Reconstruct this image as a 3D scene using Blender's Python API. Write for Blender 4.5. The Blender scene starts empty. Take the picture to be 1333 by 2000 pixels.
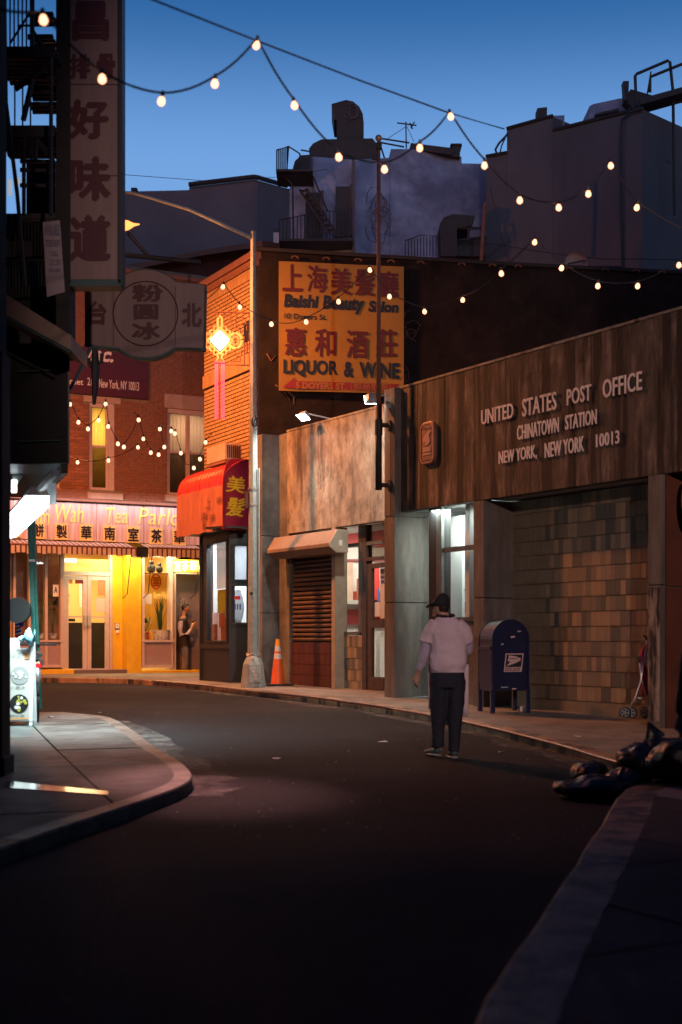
import bpy, math, random
from mathutils import Vector, Matrix, noise
random.seed(11)
S = bpy.context.scene
COL = S.collection
R = math.radians
# ------------------------------------------------------------------ camera, sky, exposure
CZ = 1.45                      # eye height above the datum
FP = 2777.8                    # focal length in photo pixels (50 mm on 36 mm tall frame, 2000 px)
EXPO = 2.6
K = 2 ** -EXPO                 # lamp and emitter strengths below are written for exposure 0
cd = bpy.data.cameras.new('camera'); cam = bpy.data.objects.new('camera', cd); COL.objects.link(cam)
cam.location = (0, 0, CZ); cam.rotation_euler = (math.pi / 2, 0, 0)
cd.sensor_fit = 'VERTICAL'; cd.sensor_height = 36; cd.sensor_width = 24; cd.lens = 50; cd.shift_y = .125
cd.clip_start = .1; cd.clip_end = 2000
cd.dof.use_dof = True; cd.dof.focus_distance = 26; cd.dof.aperture_fstop = 1.8
S.camera = cam
w = bpy.data.worlds.new('World'); S.world = w; w.use_nodes = True; nt = w.node_tree
sk = nt.nodes.new('ShaderNodeTexSky'); sk.sky_type = 'NISHITA'; sk.sun_disc = False
sk.sun_elevation = 0; sk.sun_rotation = R(180); sk.ozone_density = 5
tc = nt.nodes.new('ShaderNodeTexCoord'); sp = nt.nodes.new('ShaderNodeSeparateXYZ'); cr = nt.nodes.new('ShaderNodeValToRGB')
nt.links.new(tc.outputs['Generated'], sp.inputs[0]); nt.links.new(sp.outputs['Z'], cr.inputs[0])
cr.color_ramp.interpolation = 'EASE'
e = cr.color_ramp.elements
e[0].position = .18; e[0].color = (1, .485, .27, 1)
e[1].position = .62; e[1].color = (.07, .085, .08, 1)
e = cr.color_ramp.elements.new(.31); e.color = (1, .44, .235, 1)
e = cr.color_ramp.elements.new(.42); e.color = (.19, .178, .122, 1)
vm = nt.nodes.new('ShaderNodeVectorMath'); vm.operation = 'MULTIPLY'
nt.links.new(sk.outputs[0], vm.inputs[0]); nt.links.new(cr.outputs[0], vm.inputs[1])
nt.links.new(vm.outputs[0], nt.nodes['Background'].inputs[0])
nt.nodes['Background'].inputs[1].default_value = 5.4 * K
S.view_settings.view_transform = 'Standard'; S.view_settings.look = 'None'
S.view_settings.exposure = EXPO; S.view_settings.gamma = 1; S.view_settings.use_curve_mapping = False
S.cycles.use_denoising = True; S.cycles.max_bounces = 6; S.cycles.diffuse_bounces = 3; S.cycles.glossy_bounces = 3
S.cycles.transparent_max_bounces = 12; S.cycles.sample_clamp_indirect = 2.0; S.cycles.sample_clamp_direct = 0
S.cycles.caustics_reflective = False; S.cycles.caustics_refractive = False

# ------------------------------------------------------------------ terrain: the lane rises gently away from the camera
HP = [(-40, 1.55), (5, 1.45), (10, 1.37), (15, 1.25), (17, 1.19), (20, 1.09), (22.8, 1.0), (28, .95), (35, .93), (60, .9), (400, .9)]
def gz(Y):
    for (a, ha), (b, hb) in zip(HP, HP[1:]):
        if Y <= b: return CZ - (ha + (hb - ha) * (max(Y, a) - a) / (b - a))
    return CZ - .9
KERB = .11
def ray(px): return (px - 666.5) / FP
def P(px, py, Y): return Vector((ray(px) * Y, Y, CZ + (1250 - py) / FP * Y))
def ground(px, py, up=0.0):
    lo, hi = 2.0, 60.0
    f = lambda Y: 1250 - FP * (gz(Y) + up - CZ) / Y - py
    for _ in range(50):
        m = (lo + hi) / 2
        if f(m) > 0: lo = m
        else: hi = m
    return Vector((ray(px) * lo, lo, gz(lo) + up))
class Fr:                       # a vertical wall frame: local x right along the wall, y into it, z up
    def __init__(s, x0, y0, deg, z0=0.0):
        s.x0, s.y0, s.t, s.z0 = x0, y0, R(deg), z0
        s.c, s.s = math.cos(s.t), math.sin(s.t)
        s.M = Matrix.Translation((x0, y0, z0)) @ Matrix.Rotation(s.t, 4, 'Z')
    def Y(s, px, d=0): return (d - s.s * s.x0 + s.c * s.y0) / (s.c - ray(px) * s.s)
    def u(s, px, d=0):
        Y = s.Y(px, d); return (ray(px) * Y - s.x0) * s.c + (Y - s.y0) * s.s
    def z(s, px, py, d=0): return CZ + (1250 - py) / FP * s.Y(px, d) - s.z0
    def w(s, u, d, z): return s.M @ Vector((u, d, z))

# ------------------------------------------------------------------ materials
def rgb(c): return (c[0], c[1], c[2], 1)
def mat(name, c1, c2=None, rough=.8, sc=(1, 1, 1), ns=5, detail=6, lo=.3, hi=.7, bump=0, bscale=40, metal=0, rand=0, spec=.5, c3=None, big=None, coat=0, trans=0):
    m = bpy.data.materials.new(name); m.use_nodes = True; n = m.node_tree.nodes; l = m.node_tree.links
    b = n['Principled BSDF']; b.inputs['Base Color'].default_value = rgb(c1); b.inputs['Roughness'].default_value = rough
    b.inputs['Metallic'].default_value = metal; b.inputs['Specular IOR Level'].default_value = spec
    if coat: b.inputs['Coat Weight'].default_value = coat; b.inputs['Coat Roughness'].default_value = .15
    if trans: b.inputs['Transmission Weight'].default_value = trans
    out = None
    if c2 or bump:
        t = n.new('ShaderNodeTexCoord'); mp = n.new('ShaderNodeMapping'); l.new(t.outputs['Object'], mp.inputs[0]); mp.inputs['Scale'].default_value = sc
    if c2:
        no = n.new('ShaderNodeTexNoise'); no.inputs['Scale'].default_value = ns; no.inputs['Detail'].default_value = detail; no.inputs['Roughness'].default_value = .62
        l.new(mp.outputs[0], no.inputs['Vector']); r = n.new('ShaderNodeValToRGB'); l.new(no.outputs[0], r.inputs[0])
        r.color_ramp.elements[0].position = lo; r.color_ramp.elements[0].color = rgb(c1)
        r.color_ramp.elements[1].position = hi; r.color_ramp.elements[1].color = rgb(c2)
        if c3: e = r.color_ramp.elements.new((lo + hi) / 2); e.color = rgb(c3)
        out = r.outputs[0]
        if big:                    # second large scale stain: (scale xyz, colour, lo, hi)
            mp2 = n.new('ShaderNodeMapping'); l.new(t.outputs['Object'], mp2.inputs[0]); mp2.inputs['Scale'].default_value = big[0]
            n2 = n.new('ShaderNodeTexNoise'); n2.inputs['Scale'].default_value = 1; n2.inputs['Detail'].default_value = 10; n2.inputs['Roughness'].default_value = .62; l.new(mp2.outputs[0], n2.inputs['Vector'])
            r2 = n.new('ShaderNodeMapRange'); r2.inputs[1].default_value = big[2]; r2.inputs[2].default_value = big[3]; l.new(n2.outputs[0], r2.inputs[0])
            mx = n.new('ShaderNodeMix'); mx.data_type = 'RGBA'; l.new(r2.outputs[0], mx.inputs[0]); l.new(out, mx.inputs[6]); mx.inputs[7].default_value = rgb(big[1]); out = mx.outputs[2]
    if rand:
        oi = n.new('ShaderNodeObjectInfo'); mr = n.new('ShaderNodeMapRange'); mr.inputs[3].default_value = 1 - rand; mr.inputs[4].default_value = 1 + rand
        l.new(oi.outputs['Random'], mr.inputs[0]); h = n.new('ShaderNodeHueSaturation'); l.new(mr.outputs[0], h.inputs['Value'])
        if out: l.new(out, h.inputs['Color'])
        else: h.inputs['Color'].default_value = rgb(c1)
        out = h.outputs[0]
    if out: l.new(out, b.inputs['Base Color'])
    if bump:
        nb = n.new('ShaderNodeTexNoise'); nb.inputs['Scale'].default_value = bscale; nb.inputs['Detail'].default_value = 5; l.new(mp.outputs[0], nb.inputs['Vector'])
        bp = n.new('ShaderNodeBump'); bp.inputs['Strength'].default_value = bump; bp.inputs['Distance'].default_value = .02
        l.new(nb.outputs[0], bp.inputs['Height']); l.new(bp.outputs[0], b.inputs['Normal'])
    return m
def emit(name, c, s, sample=True):
    m = bpy.data.materials.new(name); m.use_nodes = True; b = m.node_tree.nodes['Principled BSDF']
    b.inputs['Base Color'].default_value = rgb([min(1, x) * .5 for x in c]); b.inputs['Emission Color'].default_value = rgb(c); b.inputs['Emission Strength'].default_value = s * K
    if not sample: m.cycles.emission_sampling = 'NONE'
    return m
def sheer(name, c1, c2=None, sc=(1, 1, 1), ns=1.0, mixf=.6):   # cloth or paper that light shines through
    m = mat(name, c1, c2, .8, sc=sc, ns=ns); n = m.node_tree.nodes; l = m.node_tree.links; b = n['Principled BSDF']
    t = n.new('ShaderNodeBsdfTranslucent'); mx = n.new('ShaderNodeMixShader'); mx.inputs[0].default_value = mixf
    src = b.inputs['Base Color'].links
    if src: l.new(src[0].from_socket, t.inputs[0])
    else: t.inputs[0].default_value = rgb(c1)
    l.new(b.outputs[0], mx.inputs[1]); l.new(t.outputs[0], mx.inputs[2]); l.new(mx.outputs[0], n['Material Output'].inputs[0]); return m
def glassmat(name, tint=(1, 1, 1), refl=.06):
    m = bpy.data.materials.new(name); m.use_nodes = True; n = m.node_tree.nodes; l = m.node_tree.links
    n.remove(n['Principled BSDF']); t = n.new('ShaderNodeBsdfTransparent'); t.inputs[0].default_value = rgb(tint)
    g = n.new('ShaderNodeBsdfGlossy'); g.inputs['Roughness'].default_value = .03
    lw = n.new('ShaderNodeLayerWeight'); pw = n.new('ShaderNodeMath'); pw.operation = 'POWER'; pw.inputs[1].default_value = 4; l.new(lw.outputs['Facing'], pw.inputs[0]); fr = n.new('ShaderNodeMath'); fr.operation = 'MULTIPLY_ADD'; fr.inputs[1].default_value = .5; fr.inputs[2].default_value = .03; l.new(pw.outputs[0], fr.inputs[0])
    mx = n.new('ShaderNodeMixShader'); l.new(fr.outputs[0], mx.inputs[0]); l.new(t.outputs[0], mx.inputs[1]); l.new(g.outputs[0], mx.inputs[2])
    l.new(mx.outputs[0], n['Material Output'].inputs[0]); return m

M = {}
M['asphalt'] = mat('asphalt', (.004, .005, .007), (.030, .031, .037), .92, spec=.22, ns=38, detail=6, lo=.32, hi=.72, bump=1.0, bscale=55, big=((.45, .45, 1), (.030, .030, .033), .50, .66))
M['slab_left'] = mat('worn_shaded_slab', (.06, .06, .058), (.15, .15, .14), .8, ns=2.5, detail=12, rand=.12, bump=.6, bscale=50, big=((1.1, 1.1, 1), (.035, .035, .034), .48, .62))  # worn slab, darkened to put the left sidewalk's light falloff in its colour
M['kerb_dark'] = mat('shaded_kerb', (.05, .045, .04), (.16, .15, .13), .65, ns=5, detail=12, bump=.7, bscale=25, big=((2.5, 2.5, 1), (.03, .028, .026), .48, .6))  # kerb copy for the left side, its weaker light put into the colour
M['slab_dark'] = mat('dark_slab', (.022, .022, .024), (.06, .058, .056), .85, ns=2.2, detail=12, bump=.6, bscale=60)  # darker slab for the nearest part of the right sidewalk
M['gutter'] = mat('gutter', (.06, .06, .06), (.26, .25, .235), .8, ns=3, detail=10, lo=.35, hi=.75, bump=.6)
_n = M['gutter'].node_tree.nodes; _l = M['gutter'].node_tree.links; _t = _n.new('ShaderNodeTexNoise'); _t.inputs['Scale'].default_value = 3.5; _t.inputs['Detail'].default_value = 12; _t.inputs['Roughness'].default_value = .7
_c = _n.new('ShaderNodeTexCoord'); _l.new(_c.outputs['Object'], _t.inputs['Vector']); _r = _n.new('ShaderNodeMapRange'); _r.inputs[1].default_value = .36; _r.inputs[2].default_value = .74; _l.new(_t.outputs[0], _r.inputs[0])
_x = _n.new('ShaderNodeMixShader'); _p = _n.new('ShaderNodeBsdfTransparent'); _l.new(_r.outputs[0], _x.inputs[0]); _l.new(_p.outputs[0], _x.inputs[1]); _l.new(_n['Principled BSDF'].outputs[0], _x.inputs[2]); _l.new(_x.outputs[0], _n['Material Output'].inputs[0])
M['slab'] = mat('slab', (.15, .14, .125), (.27, .25, .22), .8, ns=2.2, detail=10, rand=.12, bump=.5, bscale=60, big=((.7, .7, 1), (.09, .085, .08), .5, .7))
M['kerb'] = mat('kerb', (.20, .125, .075), (.42, .27, .16), .6, ns=4, detail=10, bump=.6, bscale=25, big=((3.5, 3.5, 1), (.035, .03, .028), .47, .60))
M['kerb_steel'] = mat('kerb_steel', (.30, .24, .2), (.16, .12, .1), .38, ns=8, metal=.6, bump=.2)
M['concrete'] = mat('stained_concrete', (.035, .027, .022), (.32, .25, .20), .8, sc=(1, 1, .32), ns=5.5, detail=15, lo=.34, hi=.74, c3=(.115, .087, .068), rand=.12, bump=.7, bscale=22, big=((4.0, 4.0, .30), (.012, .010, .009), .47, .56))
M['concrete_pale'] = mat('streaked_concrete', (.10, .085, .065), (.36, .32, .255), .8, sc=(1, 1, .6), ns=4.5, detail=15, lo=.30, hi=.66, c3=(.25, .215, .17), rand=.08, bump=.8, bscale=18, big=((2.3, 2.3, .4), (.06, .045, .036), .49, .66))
M['pier'] = mat('grey_concrete', (.085, .085, .078), (.22, .21, .19), .85, ns=2.5, detail=9, bump=.5, bscale=18, big=((1.2, 1.2, .8), (.05, .05, .047), .48, .7))
M['pillar'] = mat('pillar_concrete', (.085, .078, .07), (.19, .17, .15), .8, sc=(3, 3, .8), ns=2, detail=9, bump=.5, bscale=16, big=((2, 2, .5), (.1, .07, .055), .5, .7))
M['redwall'] = mat('red_painted_wall', (.10, .030, .018), (.16, .05, .03), .7, ns=2, bump=.2)
M['tarwall'] = mat('tarred_wall', (.008, .007, .007), (.028, .020, .018), .95, ns=1.3, detail=12, bump=.9, bscale=6, big=((.8, .8, .8), (.05, .035, .03), .58, .72), spec=.2)
M['brickred'] = mat('red_brick', (.22, .085, .05), (.34, .14, .085), .85, ns=9, rand=.22, bump=.4, bscale=60)
M['brickyel'] = mat('buff_brick', (.26, .155, .075), (.40, .25, .12), .8, ns=9, rand=.16, bump=.3, bscale=60)
M['mortar'] = mat('mortar', (.16, .125, .10), (.24, .19, .15), .95, ns=6)
M['mortar_dark'] = mat('sooty_mortar', (.025, .018, .014), (.05, .035, .025), .95, ns=6)
M['stone'] = mat('painted_lintel_stone', (.34, .24, .19), (.46, .34, .28), .7, ns=4, bump=.3)
M['frame_pink'] = mat('pale_painted_frame', (.46, .36, .36), (.56, .46, .45), .55, ns=7)
M['panel_pink'] = mat('mauve_panel', (.30, .22, .25), (.38, .28, .31), .6, ns=20)
M['signboard'] = mat('weathered_pink_board', (.42, .26, .29), (.72, .60, .60), .6, sc=(5, 5, .5), ns=2, detail=8, rand=.08)
M['yellow'] = mat('yellow_paint', (.62, .36, .012), (.78, .48, .02), .5, ns=3, bump=.15)
M['yellowtxt'] = mat('yellow_lettering', (.85, .75, .22), rough=.5)
M['plaque'] = mat('yellow_plaque', (.75, .58, .20), (.85, .68, .28), .5, ns=5)
M['black'] = mat('black_paint', (.012, .012, .013), rough=.5)
M['blackmetal'] = mat('black_iron', (.012, .012, .013), (.03, .025, .022), .6, ns=12)
M['darkbuild'] = mat('dark_facade', (.012, .010, .010), (.022, .018, .018), .85, ns=3, bump=.3)
M['maroonstripe'] = mat('maroon_canvas', (.10, .025, .025), rough=.8)
M['palestripe'] = mat('dirty_pale_canvas', (.42, .34, .30), (.55, .46, .42), .8, ns=4)
M['maroon'] = mat('maroon_sign', (.075, .010, .016), rough=.5)
M['cream'] = mat('cream_lettering', (.85, .75, .68), rough=.5)
M['white'] = mat('white_paint', (.78, .78, .77), rough=.5)
M['whitewall'] = mat('white_interior', (.75, .75, .74), rough=.7)
M['banner'] = mat('yellow_banner', (.27, .145, .012), (.34, .185, .018), .55, ns=1.5, bump=.25, bscale=2)
M['bannerred'] = mat('red_print', (.095, .008, .008), rough=.5)
M['navy'] = mat('navy_print', (.008, .014, .028), rough=.5)
M['redarrow'] = mat('dark_red_print', (.24, .012, .02), rough=.5)
M['lettermetal'] = mat('pale_metal_letters', (.90, .82, .78), (.80, .70, .66), .45, ns=12)
M['bronze'] = mat('bronze_plaque', (.20, .11, .08), (.30, .17, .12), .45, ns=15, metal=.3)
M['bronze_hi'] = mat('worn_bronze', (.50, .30, .22), rough=.4, metal=.3)
M['galv'] = mat('galvanised_steel', (.34, .35, .34), (.48, .49, .48), .5, ns=9, metal=.25, bump=.1)
M['greypaint'] = mat('grey_lamp_post_paint', (.26, .29, .28), (.36, .40, .38), .45, ns=9, bump=.15, big=((3, 3, 2), (.16, .15, .14), .56, .7))
M['polegreen'] = mat('green_channel_post', (.01, .10, .08), (.015, .15, .12), .45, ns=9)
M['shutter'] = mat('shutter_slat', (.22, .15, .12), (.12, .08, .065), .42, ns=8, metal=.4)
M['housing'] = mat('shutter_housing', (.20, .14, .10), (.28, .20, .15), .5, ns=5, metal=.1)
M['housing_end'] = mat('housing_end', (.36, .30, .22), (.24, .2, .15), .5, ns=5)
M['glaze'] = mat('glazed_block_dark', (.07, .022, .014), (.11, .035, .022), .4, ns=6, rand=.15)
M['alu'] = mat('green_window_frame', (.10, .13, .12), (.2, .2, .19), .4, ns=9, metal=.5)
M['darkframe'] = mat('dark_door_frame', (.05, .035, .032), (.08, .06, .055), .5, ns=9)
M['glass'] = glassmat('window_glass')
M['glassdim'] = glassmat('tinted_glass', (.55, .5, .45))
M['redband'] = mat('red_counter', (.42, .02, .02), rough=.5)
M['blueposter'] = mat('blue_print', (.03, .08, .28), rough=.5)
M['greypanel'] = mat('grey_counter', (.3, .3, .29), rough=.5)
M['curtain'] = sheer('yellow_curtain', (.62, .42, .10), (.75, .55, .16), sc=(16, 16, .1), ns=1.2)
M['blind'] = sheer('white_blind', (.72, .74, .76), (.6, .62, .66), sc=(6, 6, 1), ns=2)
M['kraftlit'] = sheer('orange_paper_backlit', (.50, .20, .08))
M['yellowlit'] = sheer('yellow_paper_backlit', (.45, .40, .05))
M['curtain_grey'] = sheer('grey_curtain', (.46, .36, .28), (.54, .42, .33), sc=(16, 16, .1), ns=1.2)
M['postblue'] = mat('mailbox_blue', (.004, .014, .055), (.007, .020, .075), .32, ns=6, coat=.4)
M['sticker'] = mat('pink_white_sticker', (.70, .52, .50), rough=.5)
M['scuff'] = mat('graffiti_chalk', (.45, .48, .55), rough=.8)
M['orange'] = mat('cone_orange', (.80, .13, .02), (.68, .10, .02), .45, ns=6)
M['yelloworange'] = mat('cone_tip', (.85, .33, .03), rough=.45)
M['reflective'] = mat('cone_collar', (.75, .7, .68), (.5, .45, .42), .4, ns=12)
M['rubber'] = mat('black_rubber', (.018, .018, .018), rough=.8)
M['bag'] = mat('black_bin_bag', (.005, .005, .005), rough=.40, spec=.4, bump=.45, bscale=14)
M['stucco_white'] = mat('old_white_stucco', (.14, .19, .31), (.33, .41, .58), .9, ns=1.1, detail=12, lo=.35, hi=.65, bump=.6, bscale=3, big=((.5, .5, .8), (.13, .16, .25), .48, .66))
M['stucco_mauve'] = mat('mauve_stucco', (.078, .078, .092), (.11, .108, .125), .9, ns=1.0, detail=8, sc=(1, 1, .5), bump=.3)
M['stucco_grey'] = mat('grey_stucco', (.09, .085, .10), (.12, .11, .13), .9, ns=.8, detail=8, bump=.3)
M['darkbrick'] = mat('dark_red_brick', (.06, .014, .01), (.10, .026, .018), .9, ns=3, bump=.3)
M['duct'] = mat('dark_duct', (.02, .02, .022), (.035, .034, .036), .7, ns=5)
M['rooftar'] = mat('roof_tar', (.02, .02, .021), (.04, .035, .035), .95, ns=3, bump=.5)
M['corniceb'] = mat('brown_cornice', (.16, .07, .045), (.22, .10, .07), .8, ns=3, bump=.2)
M['signface'] = mat('dim_sign_plastic', (.16, .105, .10), (.21, .145, .135), .45, ns=2, sc=(4, 4, .4))
M['signframe'] = mat('sign_frame', (.02, .02, .02), rough=.5)
M['brushred'] = mat('dark_red_brush', (.055, .006, .010), rough=.5)
M['tealedge'] = mat('teal_edge', (.03, .075, .075), rough=.45)
M['paper'] = mat('paper', (.6, .58, .56), rough=.8)
M['paperink'] = mat('paper_print', (.12, .13, .2), rough=.8)
M['kraft'] = mat('orange_paper', (.50, .20, .08), rough=.7)
M['yellowpaper'] = mat('yellow_paper', (.40, .36, .05), rough=.7)
M['awnred'] = mat('red_awning', (.34, .022, .018), (.46, .04, .03), .32, ns=4, bump=.25, bscale=5)
M['awnorange'] = mat('faded_orange_awning', (.30, .085, .04), (.46, .16, .08), .55, ns=5, sc=(1, 1, .35), bump=.25, bscale=4)
M['awnmaroon'] = mat('maroon_awning', (.22, .008, .03), (.27, .012, .04), .45, ns=3)
M['gold'] = mat('gold_lettering', (.72, .42, .02), rough=.4)
M['neondoor'] = mat('grey_purple_door', (.17, .14, .18), (.22, .18, .23), .5, ns=3)
M['skin'] = mat('skin', (.42, .24, .17), rough=.5)
M['hair'] = mat('hair', (.012, .010, .009), rough=.6)
M['shirt'] = mat('white_work_shirt', (.56, .45, .52), (.64, .53, .60), .85, ns=3, bump=.35, bscale=5)
M['undersleeve'] = mat('lilac_sleeve', (.40, .36, .48), rough=.85, bump=.3, bscale=8)
M['navytrouser'] = mat('navy_trousers', (.007, .010, .022), (.012, .016, .032), .85, ns=5, bump=.3, bscale=6)
M['shoe'] = mat('teal_grey_shoe', (.05, .11, .12), (.02, .03, .03), .6, ns=20)
M['capmat'] = mat('dark_cap', (.012, .012, .016), rough=.85)
M['vest'] = mat('black_vest', (.02, .018, .026), rough=.7)
M['jeans'] = mat('washed_jeans', (.06, .07, .11), (.20, .21, .28), .85, ns=4, sc=(2, 2, .7))
M['leaf'] = mat('plant_leaf', (.02, .06, .02), (.05, .10, .03), .5, ns=8)
M['pot'] = mat('blue_white_pot', (.6, .6, .6), (.08, .12, .35), .3, ns=6, lo=.5, hi=.6)
M['magenta'] = mat('magenta_fabric', (.32, .012, .07), rough=.75)
M['chrome'] = mat('bare_metal_tube', (.55, .56, .57), rough=.3, metal=.8)
M['plasticgrey'] = mat('wheel_grey', (.30, .36, .38), rough=.45)
M['blueplastic'] = mat('pale_blue_bag', (.20, .45, .60), rough=.35)
M['brightblue'] = mat('bright_blue', (.01, .05, .6), rough=.4)
M['redpaint'] = mat('red_paint', (.5, .01, .015), rough=.4)
M['whitewash'] = mat('worn_black_on_plaster', (.02, .02, .02), (.36, .29, .23), .8, sc=(5, 5, 1.1), ns=1.5, detail=10, lo=.42, hi=.56, bump=.3)
M['bulb'] = emit('lit_bulb', (1, .42, .22), 3.4, False)
M['bulb_far'] = emit('lit_bulb_small', (1, .46, .26), 3.2, False)
M['socket'] = mat('bulb_socket', (.02, .02, .02), rough=.5)
M['wire'] = mat('black_cable', (.02, .02, .03), rough=.6)
M['sodium'] = emit('sodium_lens', (1, .30, .07), 2.6, False)
M['floodlens'] = emit('flood_lens', (.78, .95, 1), 60, False)
M['tube'] = emit('fluorescent_tube', (.80, .92, 1), 9, False)
M['neonwhite'] = emit('neon_white_core', (1, .95, .88), 4.5, False)
M['neonorange'] = emit('neon_orange', (1, .22, .05), 1.7)
M['neonyellow'] = emit('neon_yellow_glow', (1, .34, .07), 1.7, False)
M['neonpink'] = emit('neon_pink', (1, .07, .10), 2.2)
M['neonred'] = emit('neon_red_core', (1, .01, .05), 1.0, False)
M['neonsign'] = emit('yellow_lit_characters', (1, .78, .22), 5, False)
M['neonback'] = emit('yellow_lit_sign_back', (1, .55, .02), 1.0)
M['transom'] = emit('lit_transom', (1, .58, .13), 1.05)
M['transomhot'] = emit('transom_lamp', (1, .85, .6), 3.5, False)
M['shopwhite'] = emit('lit_window_film', (.62, .68, .72), .55)
M['blindglow'] = emit('glowing_window_blind', (.62, .70, .66), .42)  # emission stands in for the shop light behind the blind
M['posterlit'] = mat('lit_poster', (.5, .48, .44), rough=.6)
M['teainner'] = mat('yellow_interior', (.70, .50, .22), rough=.7)
M['curtglow'] = M['curtain']

# ------------------------------------------------------------------ mesh helpers
class MB:
    def __init__(s): s.v = []; s.f = []
    def add(s, vs, fs):
        o = len(s.v); s.v += [tuple(v) for v in vs]; s.f += [tuple(i + o for i in f) for f in fs]; return s
    def box(s, x0, x1, y0, y1, z0, z1):
        x0, x1 = min(x0, x1), max(x0, x1); y0, y1 = min(y0, y1), max(y0, y1); z0, z1 = min(z0, z1), max(z0, z1)
        return s.add([(x0, y0, z0), (x1, y0, z0), (x1, y1, z0), (x0, y1, z0), (x0, y0, z1), (x1, y0, z1), (x1, y1, z1), (x0, y1, z1)],
                     [(0, 3, 2, 1), (4, 5, 6, 7), (0, 1, 5, 4), (1, 2, 6, 5), (2, 3, 7, 6), (3, 0, 4, 7)])
    def hexa(s, p): return s.add(p, [(0, 3, 2, 1), (4, 5, 6, 7), (0, 1, 5, 4), (1, 2, 6, 5), (2, 3, 7, 6), (3, 0, 4, 7)])
    def prism(s, poly, a, b, ax='y'):
        n = len(poly)
        g = {'y': lambda p, t: (p[0], t, p[1]), 'x': lambda p, t: (t, p[0], p[1]), 'z': lambda p, t: (p[0], p[1], t)}[ax]
        vs = [g(p, a) for p in poly] + [g(p, b) for p in poly]
        return s.add(vs, [tuple(range(n)), tuple(range(2 * n - 1, n - 1, -1))] + [(i, i + n, (i + 1) % n + n, (i + 1) % n) for i in range(n)])
    def loft(s, rings, n=14, cap=True):     # rings: (centre, rx, ry[, axis_dir, up])
        o = len(s.v); k = len(rings)
        for i, rg in enumerate(rings):
            c = Vector(rg[0]); rx, ry = rg[1], rg[2]
            if len(rg) > 3 and rg[3] is not None: t = Vector(rg[3]).normalized()
            else:
                a = Vector(rings[max(i - 1, 0)][0]); b = Vector(rings[min(i + 1, k - 1)][0]); t = (b - a).normalized()
            ref = Vector((0, 1, 0)) if abs(t.y) < .9 else Vector((0, 0, 1))
            x = t.cross(ref).normalized(); y = x.cross(t).normalized()
            if abs(t.y) < .9 and x.x < 0: x = -x
            for j in range(n):
                q = 2 * math.pi * j / n; s.v.append(tuple(c + x * (rx * math.cos(q)) + y * (ry * math.sin(q))))
        for i in range(k - 1):
            for j in range(n):
                a = o + i * n + j; b = o + i * n + (j + 1) % n; s.f.append((a, b, b + n, a + n))
        if cap: s.f.append(tuple(o + j for j in range(n - 1, -1, -1))); s.f.append(tuple(o + (k - 1) * n + j for j in range(n)))
        return s
    def tube(s, pts, r, n=6): return s.loft([(p, r if not isinstance(r, (list, tuple)) else r[i], r if not isinstance(r, (list, tuple)) else r[i]) for i, p in enumerate(pts)], n)
    def bar(s, a, b, r, n=6): return s.tube([a, b], r, n)
    def sphere(s, c, rx, ry=None, rz=None, n=12, m=8):
        ry = ry or rx; rz = rz or rx; o = len(s.v); c = Vector(c)
        for i in range(m + 1):
            t = math.pi * i / m
            for j in range(n):
                q = 2 * math.pi * j / n; s.v.append((c.x + rx * math.sin(t) * math.cos(q), c.y + ry * math.sin(t) * math.sin(q), c.z + rz * math.cos(t)))
        for i in range(m):
            for j in range(n):
                a = o + i * n + j; b = o + i * n + (j + 1) % n; s.f.append((a, a + n, b + n, b))
        return s
    def cyl(s, c, r, z0, z1, n=16, r2=None):
        r2 = r if r2 is None else r2
        vs = [(c[0] + r * math.cos(2 * math.pi * j / n), c[1] + r * math.sin(2 * math.pi * j / n), z0) for j in range(n)] + \
             [(c[0] + r2 * math.cos(2 * math.pi * j / n), c[1] + r2 * math.sin(2 * math.pi * j / n), z1) for j in range(n)]
        return s.add(vs, [tuple(range(n - 1, -1, -1)), tuple(range(n, 2 * n))] + [(j, (j + 1) % n, (j + 1) % n + n, j + n) for j in range(n)])
    def quad(s, p): return s.add(p, [tuple(range(len(p)))])
    def xf(s, Mx): s.v = [tuple(Mx @ Vector(v)) for v in s.v]; return s
    def obj(s, name, m, parent=None, world=False, smooth=False, bevel=0, kind=None, label=None, cat=None, group=None, mats=None):
        vs = s.v
        if world and parent is not None: I = world_of(parent).inverted(); vs = [tuple(I @ Vector(v)) for v in vs]
        me = bpy.data.meshes.new(name); me.from_pydata(vs, [], s.f); me.update()
        me.materials.append(M[m] if isinstance(m, str) else m)
        if smooth: me.shade_smooth()
        o = bpy.data.objects.new(name, me); COL.objects.link(o)
        if parent is not None: o.parent = parent
        elif world:                # top-level mesh: put its origin at its base
            xs = [v[0] for v in vs]; ys = [v[1] for v in vs]; zs = [v[2] for v in vs]
            c = Vector(((min(xs) + max(xs)) / 2, (min(ys) + max(ys)) / 2, min(zs)))
            me.transform(Matrix.Translation(-c)); o.location = c
        if bevel: b = o.modifiers.new('bevel', 'BEVEL'); b.width = bevel; b.segments = 2; b.limit_method = 'ANGLE'
        tag(o, label, cat, group, kind); return o
MW = {}
def world_of(p):
    while p.name not in MW: p = p.parent
    return MW[p.name]
def tag(o, label=None, cat=None, group=None, kind=None):
    if label: o['label'] = label
    if cat: o['category'] = cat
    if group: o['group'] = group
    if kind: o['kind'] = kind
    return o
def thing(name, label, cat, loc=(0, 0, 0), rz=0.0, group=None, kind=None, fr=None):
    o = bpy.data.objects.new(name, None); COL.objects.link(o); o.empty_display_size = .2
    if fr: loc = (fr.x0, fr.y0, fr.z0); rz = fr.t
    o.location = loc; o.rotation_euler = (0, 0, rz); tag(o, label, cat, group, kind)
    MW[o.name] = Matrix.Translation(loc) @ Matrix.Rotation(rz, 4, 'Z'); return o
UNIT = {}
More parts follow.
